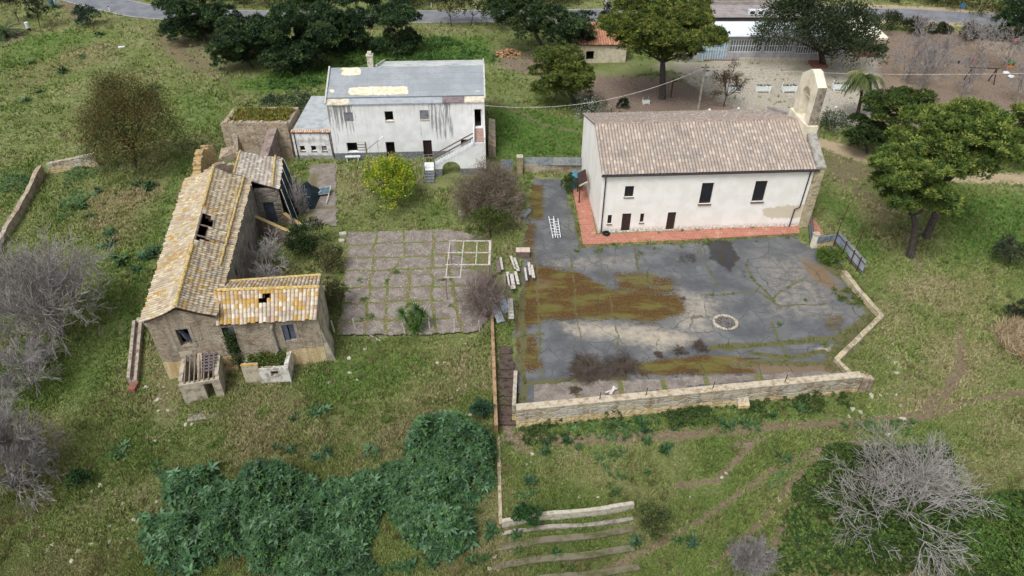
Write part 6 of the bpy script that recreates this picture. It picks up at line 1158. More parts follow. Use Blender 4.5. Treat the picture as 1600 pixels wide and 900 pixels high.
# road marker, drum, odd things
p = T(172, 19); rm = thing('marker_post', 'white roadside marker post at the near road edge, upper left', 'marker post', p); mb = MB(); mb.prism([(p[0] - .06, p[1] - .06), (p[0] + .06, p[1] - .06), (p[0] + .06, p[1] + .06), (p[0] - .06, p[1] + .06)], -.05, .85); mb.build('post', 'whitepaint', rm); mb = MB(); mb.box(p[0] - .065, p[0] + .065, p[1] - .065, p[1] + .065, .851, 1.0); mb.build('reflector', 'black', rm)
o = copytree(rm); o.location = T(674, 12); o['label'] = 'white roadside marker post beyond the road, between the tall trees'
p = T(46, 48); dr = thing('white_drum', 'white drum on a dark stand at the far left, below the drooping tree', 'drum', p); mb = MB(); mb.tube([p + (0, 0, .45), p + (0, 0, 1.3)], .3, 12); mb.build('barrel', 'whitepaint', dr); mb = MB(); mb.tube([p + (0, 0, 0), p + (0, 0, .449)], .24, 10); mb.build('stand', 'black', dr)
mb = MB(); p = T(190, 74); mb.box(-.45, .45, -.25, .25, -.05, .12); o = mb.build('white_board', 'whitepaint'); o.location = p; o.rotation_euler = (0, 0, .3); tag(o, 'pale board lying in the upper left meadow', 'board'); mb = MB(); p = T(190, 58); mb.bar(p, p + (.5, -.6, .9), .06); one('wooden_stick', mb, 'wood_dark', 'dark stick leaning in the meadow above the pale board', 'stick', p)
# playground
p = G(1375, 127); 
a, b = G(1510, 128), G(1548, 130); fr_ = thing('swing_frame', 'brown wooden swing frame in the bare playground', 'swing frame', (a + b) / 2)
for q in (a, b):
    for dx in (-.5, .5): mb = MB(); mb.bar(q + (0, dx * 1.4, 0), q + (0, 0, 1.9), .1); mb.build('leg', 'wood_dark', fr_)
mb = MB(); mb.bar(a + (-.3, 0, 1.95), b + (.3, 0, 1.95), .12); mb.build('crossbeam', 'wood_dark', fr_)
p = G(1583, 70); t = thing('toy_rider', 'red spring rider toy at the right edge of the playground', 'spring rider', p); mb = MB(); mb.tube([p, p + (0, 0, .4)], .1, 6); mb.build('spring', 'iron_dark', t); mb = MB(); mb.ball(p + (0, 0, .65), .38, 8, 6, (1.3, .6, .7), .2); mb.ball(p + (.45, 0, .95), .18, 7, 5); mb.build('seat', 'redseat', t)
p = G(1577, 103); t = thing('play_seat', 'round green and orange play seat in the playground', 'play equipment', p); mb = MB(); mb.tube([p, p + (0, 0, .25)], [.8, .7], 12); mb.build('base', simple('orange_base', S(190, 130, 90), .2, 4), t); mb = MB()
for k in range(5): a = k * 1.256; mb.ball(p + (.5 * math.cos(a), .5 * math.sin(a), .5), .25, 6, 5, (1, 1, .8))
mb.build('seat_ring', 'greenplastic', t)
for i, (x, y, lb) in enumerate(((1572, 114, 'upper white stepping disc beside the green play seat'), (1580, 120, 'lower white stepping disc beside the green play seat'))):
    p = G(x, y, .05); mb = MB(); mb.tube([p, p + (0, 0, .15)], [.42, .38], 12); one('stepping_disc', mb, 'whitepaint', lb, 'play equipment', p, 'white stepping discs')
p = G(1497, 100); t = thing('seesaw', 'blue seesaw with pinkish seats in the playground', 'seesaw', p); mb = MB(); mb.bar(p + (-2, 0, .6), p + (2, 0, .4), .12); mb.build('beam', simple('blue_paint', S(110, 140, 160), .2, 4), t); mb = MB(); mb.bar(p, p + (0, 0, .5), .2); mb.build('pivot', 'iron_dark', t); mb = MB(); mb.box(p[0] + 1.6, p[0] + 2.1, p[1] - .2, p[1] + .2, .46, .7); mb.build('seat', 'redseat', t)
p = G(1496, 30); t = thing('road_sign', 'round blue road sign beside the road at upper right', 'road sign', p); mb = MB(); mb.tube([p, p + (0, 0, 2.2)], .04, 6); mb.build('post', 'zinc', t); mb = MB(); mb.tube([p + (0, -.06, 2.2), p + (0, -.045, 2.2)], .4, 16); mb.build('plate', simple('sign_blue', S(60, 110, 160), .1, 2, .5), t); mb = MB(); mb.bar(p + (-.18, -.07, 2.35), p + (.15, -.07, 2.02), .09, .01); mb.build('arrow', 'whitepaint', t)
p = G(843, 52); 
# ================================================================== TREES
pt = 'pines beyond the white house'
DC = PINE_D
pine('dark pine with low spreading crown beside the road, leftmost of the pines', (326, 64), 298, 19, 58, 43, 1, DC, zr=1.4, flat=.95, puff=.6, group=pt, trunk_r=.3)
pine('bushy blue-green pine between the roadside pine and the broad pine', (392, 106), 378, 67, 61, 54, 2, DC, zr=1.4, flat=.95, puff=.6, group=pt)
pine('broad dark pine just above the terrace left of the white house', (418, 106), 464, 63, 65, 64, 3, DC, zr=1.4, flat=.95, puff=.6, group=pt, dense=1.3)
pine('dark bluish pine in front of the road, above the white house chimney', (545, 80), 547, 47, 43, 48, 4, DC, zr=1.4, flat=.95, puff=.6, group=pt)
pine('dark pine to the right of the chimney pine, with road visible beside it', (622, 84), 620, 43, 46, 48, 5, DC, zr=1.4, flat=.95, puff=.6, group=pt)
pine('tall pine at the top edge with a bare lower trunk left of the road gap', (514, 40), 505, -13, 54, 41, 6, DC, zr=1.4, flat=.95, puff=.6, group=pt)
pine('dark narrow conifer at the top edge between the chimney pines', (580, 44), 580, -2, 18, 45, 7, [S(34, 44, 28), S(44, 54, 32)], group=pt, flat=1.2, trunk_r=.2)
pine('open dark pine with forked limbs left of the round pine', (852, 82), 826, 20, 62, 48, 8, [S(58, 76, 44), S(46, 62, 38), S(76, 90, 50)], group=pt, trunk_r=.3, dense=.8)
pine('small dark pine at the right of the forked one, behind the orange-roofed hut', (880, 92), 893, 47, 48, 34, 9, DC, zr=1.4, flat=.95, puff=.6, group=pt, dense=.8)
pine('rounded olive-green pine between the white house and the church', (903, 168), 882, 114, 54, 50, 10, [S(92, 104, 48), S(72, 88, 42), S(104, 114, 54)], group='pines around the church', puff=.5, dense=1.2, zr=1.25, flat=.85)
pine('tall umbrella pine with thick trunk behind the church roof', (1035, 154), 1038, 46, 108, 62, 11, [S(96, 106, 46), S(76, 90, 40), S(60, 76, 36), S(112, 118, 56)], group='pines around the church', puff=.56, trunk_r=.42, dense=1.3, lr_=.74)
pine('left-leaning pine with lower crown and pale trunk at the right', (1422, 402), 1428, 276, 82, 72, 12, PINE, zr=1.15, flat=.7, group='pines right of the church', puff=.46, trunk_r=.3, dense=1.2, lr_=.74, lean=.5)
pine('largest olive pine at the right, behind the left-leaning one', (1446, 372), 1498, 212, 106, 80, 13, PINE, group='pines right of the church', puff=.5, trunk_r=.34, dense=1.3, lr_=.72, lean=.4, zr=1.1)
pine('round-topped pine behind and left of the largest right pine', (1400, 238), 1402, 168, 58, 44, 14, [S(66, 84, 40), S(54, 70, 36), S(84, 98, 46)], group='pines right of the church', puff=.5)
pine('small low dark pine between the bell gable hedge and the right pines', (1355, 240), 1355, 208, 38, 30, 15, [S(62, 80, 42), S(52, 66, 36)], group='pines right of the church', puff=.42, trunk_r=.15)
pine('pine crown cut by the right edge of the picture', (1620, 270), 1612, 196, 36, 46, 16, PINE, group='pines right of the church', puff=.5)
pine('dark pine at the top right corner by the road', (1600, 52), 1596, 21, 34, 32, 17, DC, zr=1.4, flat=.95, puff=.6, group=pt)
pine('dark pine filling the gap above the terrace, behind the broad pine', (500, 88), 500, 50, 44, 46, 18, DC, zr=1.4, flat=.95, puff=.6, group=pt)
BR = [S(108, 94, 56), S(88, 94, 54), S(76, 88, 52), S(112, 98, 58)]
shrub('tall feathery brown-green tree in the left meadow', (212, 262), 200, 190, 78, 96, 21, BR, .17, 34000, 'feathery_tree', 'tree', None, lobes=34, zb=.68, tr=.12, lump=.26, fullness=1.5)
shrub('large dense dark evergreen tree between the pavilion and the gazebo', (1288, 104), 1276, 48, 92, 60, 22, [S(52, 64, 42), S(66, 78, 50), S(42, 52, 36)], .34, 17000, 'evergreen_tree', 'tree', None, lobes=14, tr=.35, lump=.42)
shrub('bright yellow-green citrus tree in front of the white house', (603, 318), 604, 287, 49, 42, 23, [S(150, 164, 44), S(120, 142, 44), S(92, 120, 42), S(168, 172, 52)], .2, 8000, 'citrus_tree', 'tree', None, tr=.1, mat='waxy', lobes=12)
for i, (lb, b, cx, cy, hw, hh, cols, n, nm, ct) in enumerate((
    ('brownish eucalyptus at the top edge right of the road gap', (706, 42), 700, 5, 34, 34, [S(92, 84, 52), S(72, 76, 48)], 3500, 'eucalyptus_tree', 'tree'),
    ('second eucalyptus with pale trunk, left of the forked pine', (735, 40), 745, 4, 26, 30, [S(70, 76, 46), S(56, 66, 42)], 2500, 'eucalyptus_tree', 'tree'),
    ('bushy green tree at the top edge left of the forked pine', (785, 48), 782, 22, 28, 32, [S(66, 86, 44), S(54, 72, 40)], 3000, 'leafy_tree', 'tree'),
    ('drooping grey-green tree at the far upper left', (62, 42), 56, 10, 16, 32, [S(72, 80, 56), S(58, 66, 46)], 2500, 'drooping_tree', 'tree'),
    ('dark tree in the upper left corner', (30, 36), 20, 6, 26, 20, [S(52, 62, 40), S(62, 56, 46)], 2500, 'leafy_tree', 'tree'),
    ('round blue-green shrub by the roadside at upper left', (137, 40), 136, 25, 20, 16, [S(64, 84, 68), S(52, 70, 56)], 2200, 'round_shrub', 'shrub'),
    ('white-flowered oleander left of the umbrella pine', (952, 44), 952, 24, 17, 20, [S(52, 66, 46), S(44, 56, 40), S(190, 190, 180)], 2500, 'oleander', 'shrub'),
    ('low hedge with white flowers at the left back corner of the church', (920, 180), 916, 172, 42, 12, [S(52, 74, 40), S(40, 60, 34), S(170, 176, 160)], 3500, 'flowering_hedge', 'hedge'),
    ('small round dark bush on the brown soil behind the church', (972, 168), 972, 161, 10, 9, [S(36, 54, 34), S(46, 64, 40)], 1200, 'round_bush', 'bush'),
    ('white-flowered hedge just right of the bell gable', (1308, 204), 1308, 192, 34, 13, [S(56, 72, 46), S(46, 60, 40), S(150, 156, 140)], 3500, 'flowering_hedge', 'hedge'),
    ('dark bush beside the crumbled corner on the terrace', (446, 190), 450, 168, 42, 30, [S(66, 82, 66), S(54, 70, 58), S(44, 60, 46)], 5500, 'evergreen_bush', 'bush'),
    ('small dark bush on top of the stone ruin', (385, 182), 386, 175, 17, 9, [S(54, 70, 52), S(44, 60, 44)], 1300, 'evergreen_bush', 'bush'),
    ('grey-green shrub at the right edge of the meadow', (1578, 415), 1580, 393, 24, 28, [S(70, 80, 58), S(54, 66, 46), S(90, 92, 74)], 3500, 'meadow_shrub', 'shrub'),
    ('smaller dark shrub above the dry reeds at the right edge', (1590, 500), 1592, 486, 18, 16, [S(66, 72, 52), S(50, 60, 42)], 1800, 'meadow_shrub', 'shrub'),
    ('dark green bush in the yard behind the cross wing', (488, 392), 486, 370, 38, 28, [S(44, 60, 36), S(54, 70, 40), S(66, 82, 44)], 6500, 'yard_bush', 'bush'),
    ('green bush below the purple one beside the pergola', (768, 372), 764, 350, 36, 26, [S(74, 84, 42), S(60, 76, 38), S(92, 96, 50)], 4500, 'yard_bush', 'bush'),
    ('round dark green bush at the lower end of the cement wall', (756, 655), 755, 640, 17, 15, [S(64, 94, 68), S(52, 80, 58)], 2200, 'round_bush', 'bush'),
    ('green bush above the steps at the foot of the lower cement wall', (825, 822), 824, 805, 20, 17, [S(60, 92, 50), S(50, 80, 46)], 2600, 'round_bush', 'bush'),
    ('dark green bush in the bare twigs at lower left', (122, 758), 123, 748, 17, 13, [S(48, 74, 44), S(58, 84, 46)], 1800, 'round_bush', 'bush'),
    ('leafy bush growing beside the red-tiled canopy', (895, 300), 892, 286, 14, 16, [S(58, 80, 42), S(70, 92, 48)], 1800, 'leafy_bush', 'bush'),
    ('bright green bush inside the metal fence corner', (1296, 405), 1296, 400, 26, 16, [S(84, 108, 46), S(70, 94, 42), S(104, 120, 56)], 3200, 'leafy_bush', 'bush'),
    ('low green bush along the inside of the right zigzag wall', (1325, 465), 1328, 468, 26, 14, [S(84, 104, 46), S(98, 110, 54)], 2600, 'leafy_bush', 'bush'),
    ('brownish green bush between the farm yard and slab terrace, upper', (520, 418), 516, 405, 26, 22, [S(88, 92, 56), S(104, 98, 66), S(72, 84, 48)], 3000, 'scrub_bush', 'bush'),
    ('brownish green bush between the cross wing and slab terrace, lower', (528, 478), 525, 462, 20, 30, [S(88, 86, 56), S(100, 90, 70), S(70, 84, 46)], 3000, 'scrub_bush', 'bush'),
    ('shrub on the right side of the palm base', (1368, 92), 1372, 78, 14, 9, [S(56, 74, 40), S(70, 84, 44)], 1300, 'garden_shrub', 'shrub'),
    ('olive bush right of the third kerb of the overgrown steps', (1025, 828), 1024, 812, 30, 20, [S(84, 98, 54), S(72, 84, 52), S(100, 102, 66)], 3200, 'scrub_bush', 'bush'))):
    shrub(lb, b, cx, cy, hw, hh, 40 + i, cols, .15 if b[1] > 150 else .26, n, nm, ct, None)
def leafcloud(name, pts, leaf, cols, rs, parent=None, n=1):
    P0 = np.repeat(pts, n, 0) + rs.normal(size=(len(pts) * n, 3)) * leaf * .7; d = rdir(rs, len(P0)); d[:, 2] = abs(d[:, 2]); V, F = leaf_faces(P0, d, leaf * rs.uniform(.7, 1.4, len(P0)), leaf * .6, rs); return mesh(name, V, F, 'leaf', parent, col=colmix(rs, len(P0), cols, None, .25))
rs = np.random.RandomState(31); IV = [S(60, 84, 38), S(76, 100, 44), S(50, 68, 34), S(112, 118, 52)]
t = thing('ivy', 'green plants and ivy tumbling over the white porch block', 'ivy', (*(o0[:2] + n_ * 1.0), ho_)); n = 1500; u = rs.rand(n); v = rs.rand(n); hh_ = .25 + .7 * vn(u * 4, v * 2, .5) * (.4 + v)
leafcloud('foliage', np.stack([o0[0] + e_[0] * Lo * (.05 + .85 * u) + n_[0] * (.2 + 1.7 * v), o0[1] + e_[1] * Lo * (.05 + .85 * u) + n_[1] * (.2 + 1.7 * v), ho_ - .25 + hh_ * rs.rand(n)], 1), .14, IV, rs, t, 2)
t = thing('ivy', 'dark ivy hanging down the tall opening above the white porch block', 'ivy', (*(A + e * fw2[0]), fw2[2])); n = 1400; u = fw2[0] + (fw2[1] - fw2[0]) * rs.rand(n); z = fw2[2] - 1.0 + (fw2[3] - fw2[2] + .7) * rs.rand(n) ** 1.3; sp_ = np.clip(fw2[2] - z, 0, 1) * .7; u = u + rs.normal(size=n) * sp_ + sp_ * .4
leafcloud('foliage', np.stack([A[0] + e[0] * u + e[1] * (rs.rand(n) * .25), A[1] + e[1] * u - e[0] * (.02 + rs.rand(n) * .25), z], 1), .12, [S(44, 62, 34), S(56, 76, 38), S(70, 74, 48)], rs, t, 1)
# hedge along the road
for i, (x, y, hw, hh) in enumerate(((1385, 36, 30, 18), (1432, 42, 22, 12), (1468, 46, 16, 9), (1512, 50, 22, 12), (1550, 52, 18, 12), (1585, 56, 18, 12), (1340, 30, 20, 14))):
    shrub(['dark hedge bush nearest the gazebo, along the road', 'second dark hedge bush from the gazebo, along the road', 'low hedge bush left of the blue road sign', 'hedge bush right of the blue road sign', 'hedge bush between the sign and the right corner pine', 'hedge bush below the top right corner pine', 'hedge bush hidden behind the gazebo canvas'][i], (x, y + hh * .7), x, y, hw, hh, 90 + i, [S(56, 70, 42), S(46, 58, 36), S(74, 76, 50)], .28, 2200, 'hedge_bush', 'hedge', 'roadside hedge bushes')
# far bushes beyond the road
for i, (x, y, hw, hh) in enumerate(((60, -14, 40, 20), (330, -8, 60, 16), (430, -6, 60, 18), (660, -2, 50, 12), (860, -10, 60, 14), (1000, -8, 60, 14), (1430, -6, 60, 14), (1520, 6, 60, 10))):
    shrub(['scrub beyond the road at the upper left corner', 'scrub beyond the road behind the leftmost pine', 'scrub beyond the road behind the bushy pine', 'scrub beyond the road between the tall trunks', 'scrub beyond the road behind the forked pine', 'scrub beyond the road behind the umbrella pine', 'scrub beyond the road above the playground hedge', 'scrub beyond the road above the blue sign'][i], (x, y + hh * .5), x, y, hw, hh, 120 + i, [S(72, 84, 46), S(88, 86, 52), S(60, 72, 42)], .4, 2600, 'roadside_scrub', 'scrub', 'scrub beyond the road')
# bare trees
bare('big pale bare tree spreading over the dark green thicket at lower right', (1402, 812), 1406, 762, 118, 100, 201, 'twig_white', 13, 3, r=.09, kids=(4, 3, 2), wob=.24, spread=1.0, rmin=.010)
bare('large grey bare bush below the field wall at far left', (95, 525), 88, 440, 100, 92, 202, 'twig', 13, 3, 'bare_bush', 'bare bush', r=.085, kids=(4, 3, 3), wob=.2, rmin=.013)
bare('second large grey bare bush cut by the lower left edge', (20, 760), 34, 700, 92, 110, 203, 'twig', 12, 3, 'bare_bush', 'bare bush', r=.09, kids=(4, 3, 3), wob=.2, rmin=.013)
bare('grey bare bush at the left edge between the two big ones', (50, 600), 50, 560, 60, 46, 204, 'twig', 10, 3, 'bare_bush', 'bare bush', r=.06, kids=(4, 3, 2), wob=.2, rmin=.012)
bare('small fine grey bare bush at the bottom edge left of the thicket', (1172, 890), 1172, 866, 42, 34, 205, 'twig', 20, 3, 'bare_bush', 'bare bush', r=.03, kids=(3, 3, 2), wob=.2, rmin=.009)
bare('pale bare sapling in the farm yard behind the cross wing', (418, 432), 420, 400, 30, 34, 206, 'twig_white', 7, 3, 'bare_sapling', 'bare tree', r=.05, trunk=.3, kids=(3, 3, 2), rmin=.011)
bare('second pale bare sapling in the farm yard, touching the cross wing roof', (430, 470), 428, 430, 34, 28, 207, 'twig', 8, 3, 'bare_sapling', 'bare tree', r=.04, trunk=.2, kids=(3, 3, 2), rmin=.011)
bare('purple-brown bush right of the staircase', (768, 335), 766, 293, 54, 46, 208, 'twig_purple', 14, 3, 'purple_bush', 'bush', r=.06, kids=(3, 3, 3), wob=.26, rmin=.012, leafcols=[S(112, 100, 82), S(98, 100, 62), S(124, 108, 98)], leaf=.1)
bare('pinkish leafless bush at the right end of the slab terrace', (758, 495), 756, 455, 40, 40, 209, 'twig_purple', 12, 3, 'pink_bush', 'bush', r=.04, kids=(3, 3, 3), wob=.22, rmin=.01)
bare('small leafless tree on the gravel behind the church', (1130, 167), 1142, 122, 26, 30, 210, 'bark_dark', 6, 3, 'bare_sapling', 'bare tree', r=.06, trunk=.4, kids=(3, 2, 2), rmin=.02, leafcols=[S(100, 84, 60)], leaf=.1)
pg0 = [((1415, 126), 1422, 82, 38, 44), ((1440, 136), 1448, 95, 34, 40), ((1462, 118), 1470, 80, 30, 36), ((1534, 90), 1540, 55, 32, 34), ((1512, 70), 1516, 42, 22, 24), ((1574, 112), 1580, 75, 30, 36), ((1505, 150), 1510, 110, 28, 36), ((1590, 160), 1592, 118, 28, 40), ((1440, 60), 1442, 38, 20, 20)]
pgl = ['multi-stemmed bare tree nearest the gazebo in the playground', 'bare tree just right of the multi-stemmed one', 'bare tree left of the seesaw', 'bare tree with straight trunk above the swing frame', 'small bare tree by the hedge below the blue sign', 'bare tree beside the green play seat', 'bare tree left of the swing frame, above the big pine', 'bare tree at the right edge above the pine crown', 'small bare tree at the hedge near the gazebo']
for i, ((b, cx, cy, hw, hh), lb) in enumerate(zip(pg0, pgl)): bare(lb, b, cx, cy, hw, hh, 220 + i, 'twig', 8 if i < 3 else 6, 3, 'playground_tree', 'bare tree', 'bare trees in the playground', r=.07, trunk=.0 if i < 2 else .25, kids=(3, 2, 2), rmin=.018)
for i, (b, cx, cy, hw, hh, lb) in enumerate((((915, 580), 912, 576, 38, 9, 'left clump of brown brambles on the courtyard asphalt'), ((972, 575), 970, 568, 36, 14, 'right, taller clump of brown brambles on the courtyard asphalt'), ((1062, 550), 1062, 545, 13, 8, 'small brown bramble clump in the middle of the courtyard'), ((1093, 545), 1094, 536, 14, 12, 'upright brown bramble clump nearest the fire ring'), ((1030, 556), 1028, 552, 11, 6, 'tiny brown bramble clump right of the tall one'), ((899, 612), 898, 608, 12, 9, 'brown bramble clump on the concrete strip behind the front wall'), ((1068, 468), 1067, 466, 6, 4, 'tiny dark dead shrub on the moss patch'))):
    bare(lb, b, cx, cy, hw, hh, 240 + i, 'twig_brown', 40 if hw > 20 else 16, 2, 'dead_brambles', 'brambles', 'dead brambles on the courtyard', r=.012, kids=(3, 3), wob=.4, rmin=.008, zf=.5)
bare('dry twiggy bush beside the lane and dark netting', (470, 335), 468, 308, 14, 26, 250, 'twig', 14, 2, 'bare_bush', 'bare bush', r=.03, kids=(3, 3), rmin=.012)
# palm
pb_ = G(1339, 183); ph = TOP(pb_, 122); pal = thing('palm_tree', 'slender palm with arching fronds between the bell gable and the right pines', 'palm', pb_); rs = np.random.RandomState(7)
mb = MB(); tx = pb_ + ((1349 - 800) * mpp((0, pb_[1], ph)) - pb_[0], 0, ph); mb.tube([pb_, pb_ * .5 + tx * .5 + (.1, 0, 0), tx], [.24, .17, .15], 9); mb.build('trunk', 'bark_dark', pal)
def fronds(parent, top, nf, L, cols, rs, droop=1.0, wid=.5, elev=(-.1, 1.2), name='frond'):
    V_, F_, C_ = [], [], []; nb = 0
    for i in range(nf):
        a = i * 2.399; el = rs.uniform(*elev); p = np.array(top, float); d = np.array([math.cos(a) * math.cos(el), math.sin(a) * math.cos(el), math.sin(el)]); n = 14; l = L * rs.uniform(.8, 1.1); c = colmix(rs, 1, cols)[0]
        for k in range(n):
            d = d + np.array([0, 0, -.13 * droop]); d /= np.linalg.norm(d); q = p + d * l / n; s = np.cross(d, (0, 0, 1)); s /= np.linalg.norm(s) + 1e-9; ww = wid * math.sin(math.pi * (k + .8) / (n + 1))
            for sg in (-1, 1):
                tip = (p + q) / 2 + s * sg * ww + d * .25 * l / 4 - np.array([0, 0, ww * .45 * droop]); V_.append([p, q, tip]); F_.append([nb, nb + 1, nb + 2]); nb += 3; C_.append(c * rs.uniform(.75, 1.25))
            p = q
    return mesh(name, np.array(V_).reshape(-1, 3), np.array(F_), 'leaf', parent, col=np.array(C_))
fronds(pal, tx, 34, 3.2, [S(84, 98, 54), S(66, 82, 46), S(112, 112, 72)], rs, 1.5, .55, name='fronds')
p = T(10, 58); t = thing('low_palm', 'stocky low palm at the far left edge', 'palm', p); fronds(t, p + (0, 0, .6), 26, 3.4, [S(70, 90, 52), S(56, 76, 46)], rs, .7, .5, (.1, 1.3), 'fronds'); mb = MB(); mb.tube([p, p + (0, 0, .8)], .35, 8); mb.build('trunk', 'bark_dark', t)
p = T(85, 12); t = thing('agave', 'blue-grey agave rosette at the top edge near the road', 'agave', p); V, F, C2_ = rosette_mesh(np.array([p, p + (.1, 0, .1)]), np.array([2.2, 1.8]), 16, [S(100, 124, 124), S(84, 108, 108)], rs, .15, .14, (.2, 1.2)); mesh('leaves', V, F, 'waxy', t, col=C2_)
# yucca
p = T(650, 517); yu = thing('yucca', 'multi-headed spiky yucca at the front edge of the slab terrace', 'yucca', p)
for k, (dx, dy, h_) in enumerate(((-.9, .1, 1.6), (.2, .2, 1.9), (.3, -.3, 1.0), (-.2, .1, 1.3), (.6, .1, 1.5), (0, -.4, .5))):
    q = p + (dx, dy, h_); mb = MB(); mb.tube([p + (dx * .2, dy * .2, -.1), p + (dx * .7, dy * .7, h_ * .6), q], [.12, .1, .08], 6); mb.build('stem', 'bark_dark', yu)
    rr = np.random.RandomState(k); V, F, C2_ = rosette_mesh(np.array([q, q + (0, 0, .12), q - (0, 0, .15)]), np.array([.78, .65, .8]), 34, [S(70, 100, 46), S(88, 116, 52), S(56, 84, 42)], rr, .25, .07, (-.5, 1.4)); mesh('leaf_head', V, F, 'waxy', yu, col=C2_)
# reeds
rs = np.random.RandomState(9); p = T(1590, 545); n = 5200; P0 = np.stack([p[0] + rs.uniform(-1.6, 3.5, n), p[1] + rs.uniform(-1.8, 2.6, n), np.zeros(n)], 1); P0[:, 2] = HT(P0[:, 0], P0[:, 1]) + rs.uniform(0, .5, n); d = rdir(rs, n) * .8; d[:, 2] = abs(d[:, 2]) + .25; d /= np.linalg.norm(d, axis=1, keepdims=True)
keepm = ((P0[:, 0] - p[0] - 1.0) / 2.4) ** 2 + ((P0[:, 1] - p[1] - .4) / 2.1) ** 2 < 1; V, F = leaf_faces(P0[keepm], d[keepm], 1.0 * rs.uniform(.5, 1.2, keepm.sum()), .05, rs, True); t = thing('dry_reeds', 'straw-coloured clump of dry reeds at the right edge of the meadow', 'reeds', p); mesh('stalks', V, F, 'leaf', t, col=colmix(rs, keepm.sum(), [S(176, 158, 124), S(150, 132, 102), S(190, 174, 142)]))
# ------------------------------------------------------------------ thickets (uncountable)
def thicket(name, polys, hmax, dens, Rr, nl, cols, seed, edge=.5, wf=.34, mat='waxy', holes=None, arch=.5, under=S(34, 46, 28)):
    rs = np.random.RandomState(seed); PL = [TP(p) for p in polys]; Cs = []
    for P in PL:
        P = np.array(P); lo, hi = P.min(0) - .5, P.max(0) + .5; n = int((hi - lo).prod() * dens); X = rs.uniform(lo[0], hi[0], n); Y = rs.uniform(lo[1], hi[1], n); sd_ = sdpoly(X, Y, P) + (fbm(X, Y, 2.2) - .5) * 2.2 * edge; k = sd_ > 0
        X, Y, sd_ = X[k], Y[k], sd_[k]; mo = sm(.25, .8, vn(X + 40, Y, 1.7)) * .65 + vn(X, Y + 9, .8) * .25; kk = rs.rand(len(X)) < .45 + mo; X, Y, sd_, mo = X[kk], Y[kk], sd_[kk], mo[kk]; Z = HT(X, Y) + hmax * np.clip(sd_ / 1.0, 0, 1) ** .6 * (.22 + 1.15 * mo) * rs.uniform(.72, 1.08, len(X)); Cs.append(np.stack([X, Y, Z], 1))
    C0 = np.concatenate(Cs); V, F, C2_ = rosette_mesh(C0, Rr * rs.uniform(.7, 1.35, len(C0)), nl, cols, rs, arch, wf, (-.35, 1.1)); tn = np.tile(np.repeat(.78 + .5 * vn(C0[:, 0], C0[:, 1], 2.6), nl), 3)[:, None]; C2_ = C2_ * tn * np.array([1 + .0, 1, 1]); o = mesh(name, V, F, mat, col=C2_); o['kind'] = 'stuff'; return o
TH = [S(58, 86, 56), S(44, 68, 46), S(78, 104, 74), S(52, 80, 44), S(68, 96, 54)]
thicket('thistle_thicket', [[(650, 655), (715, 655), (775, 690), (778, 760), (740, 790), (745, 850), (700, 880), (640, 850), (600, 800), (560, 900), (400, 900), (370, 840), (380, 745), (440, 730), (500, 760), (560, 745), (630, 720)], [(250, 745), (330, 735), (390, 770), (380, 830), (330, 800), (260, 800)], [(225, 810), (330, 815), (330, 860), (300, 905), (250, 900), (215, 850)], [(480, 860), (560, 850), (600, 905), (470, 905)], [(300, 790), (385, 790), (385, 870), (320, 885)]], 1.9, 58, .25, 8, TH, 301, .2, mat='leaf')
THM = [[(650, 655), (715, 655), (775, 690), (778, 760), (740, 790), (745, 850), (700, 880), (640, 850), (600, 800), (560, 900), (400, 900), (370, 840), (380, 745), (440, 730), (500, 760), (560, 745), (630, 720)], [(245, 740), (335, 730), (395, 765), (380, 840), (330, 810), (255, 805)], [(215, 805), (335, 805), (340, 865), (304, 910), (245, 905), (205, 855)]]
thicket('thistle_thicket', THM, 1.75, 3.2, .46, 9, [S(74, 104, 70), S(60, 90, 58), S(88, 116, 86)], 311, .35, mat='leaf')
TG = [S(76, 102, 60), S(64, 90, 52), S(90, 114, 70)]
thicket('thistle_patches', [[(920, 705), (990, 702), (985, 720), (960, 725), (995, 755), (960, 752), (925, 730)], [(880, 655), (1030, 655), (1020, 680), (960, 685), (870, 678)], [(1190, 760), (1215, 735), (1245, 725), (1235, 745), (1200, 775)], [(100, 265), (150, 245), (190, 255), (180, 270), (120, 285), (100, 300)], [(0, 275), (40, 270), (55, 290), (20, 305), (0, 300)], [(90, 320), (120, 290), (140, 305), (110, 345)], [(1310, 660), (1430, 655), (1430, 672), (1320, 675)], [(1120, 655), (1190, 655), (1190, 670), (1130, 672)], [(800, 770), (840, 760), (845, 800), (800, 810)], [(1075, 845), (1110, 838), (1110, 858)]], .3, 18, .24, 7, TG, 302, .45, mat='leaf')
BRM = [S(52, 70, 34), S(64, 84, 38), S(44, 60, 30), S(78, 98, 44)]
thicket('bramble_thicket', [[(1300, 690), (1340, 700), (1480, 700), (1500, 760), (1530, 800), (1520, 905), (1205, 905), (1225, 830), (1235, 760)]], 1.3, 75, .17, 6, BRM, 303, .4, .5)
thicket('bramble_thicket', [[(1500, 800), (1560, 770), (1700, 770), (1700, 930), (1500, 930)]], 1.3, 75, .17, 6, [S(64, 88, 38), S(52, 74, 34), S(76, 98, 44)], 304, .35, .5)
thicket('grass_verge', [[(420, 118), (520, 95), (520, 60), (700, 60), (780, 85), (770, 100), (500, 112), (500, 138), (420, 140)], [(640, 85), (740, 80), (750, 98), (640, 100)]], .4, 4, .55, 7, [S(62, 92, 40), S(52, 80, 38), S(78, 108, 48)], 305, .5, .2, 'leaf')
thicket('ruin_top_plants', [[(356, 188), (452, 188), (452, 178), (360, 178)]], .3, 30, .3, 7, [S(110, 118, 50), S(92, 104, 46), S(130, 122, 60)], 306, .1, .2, 'leaf')
o = bpy.data.objects['ruin_top_plants']; bpy.data.objects.remove(o)
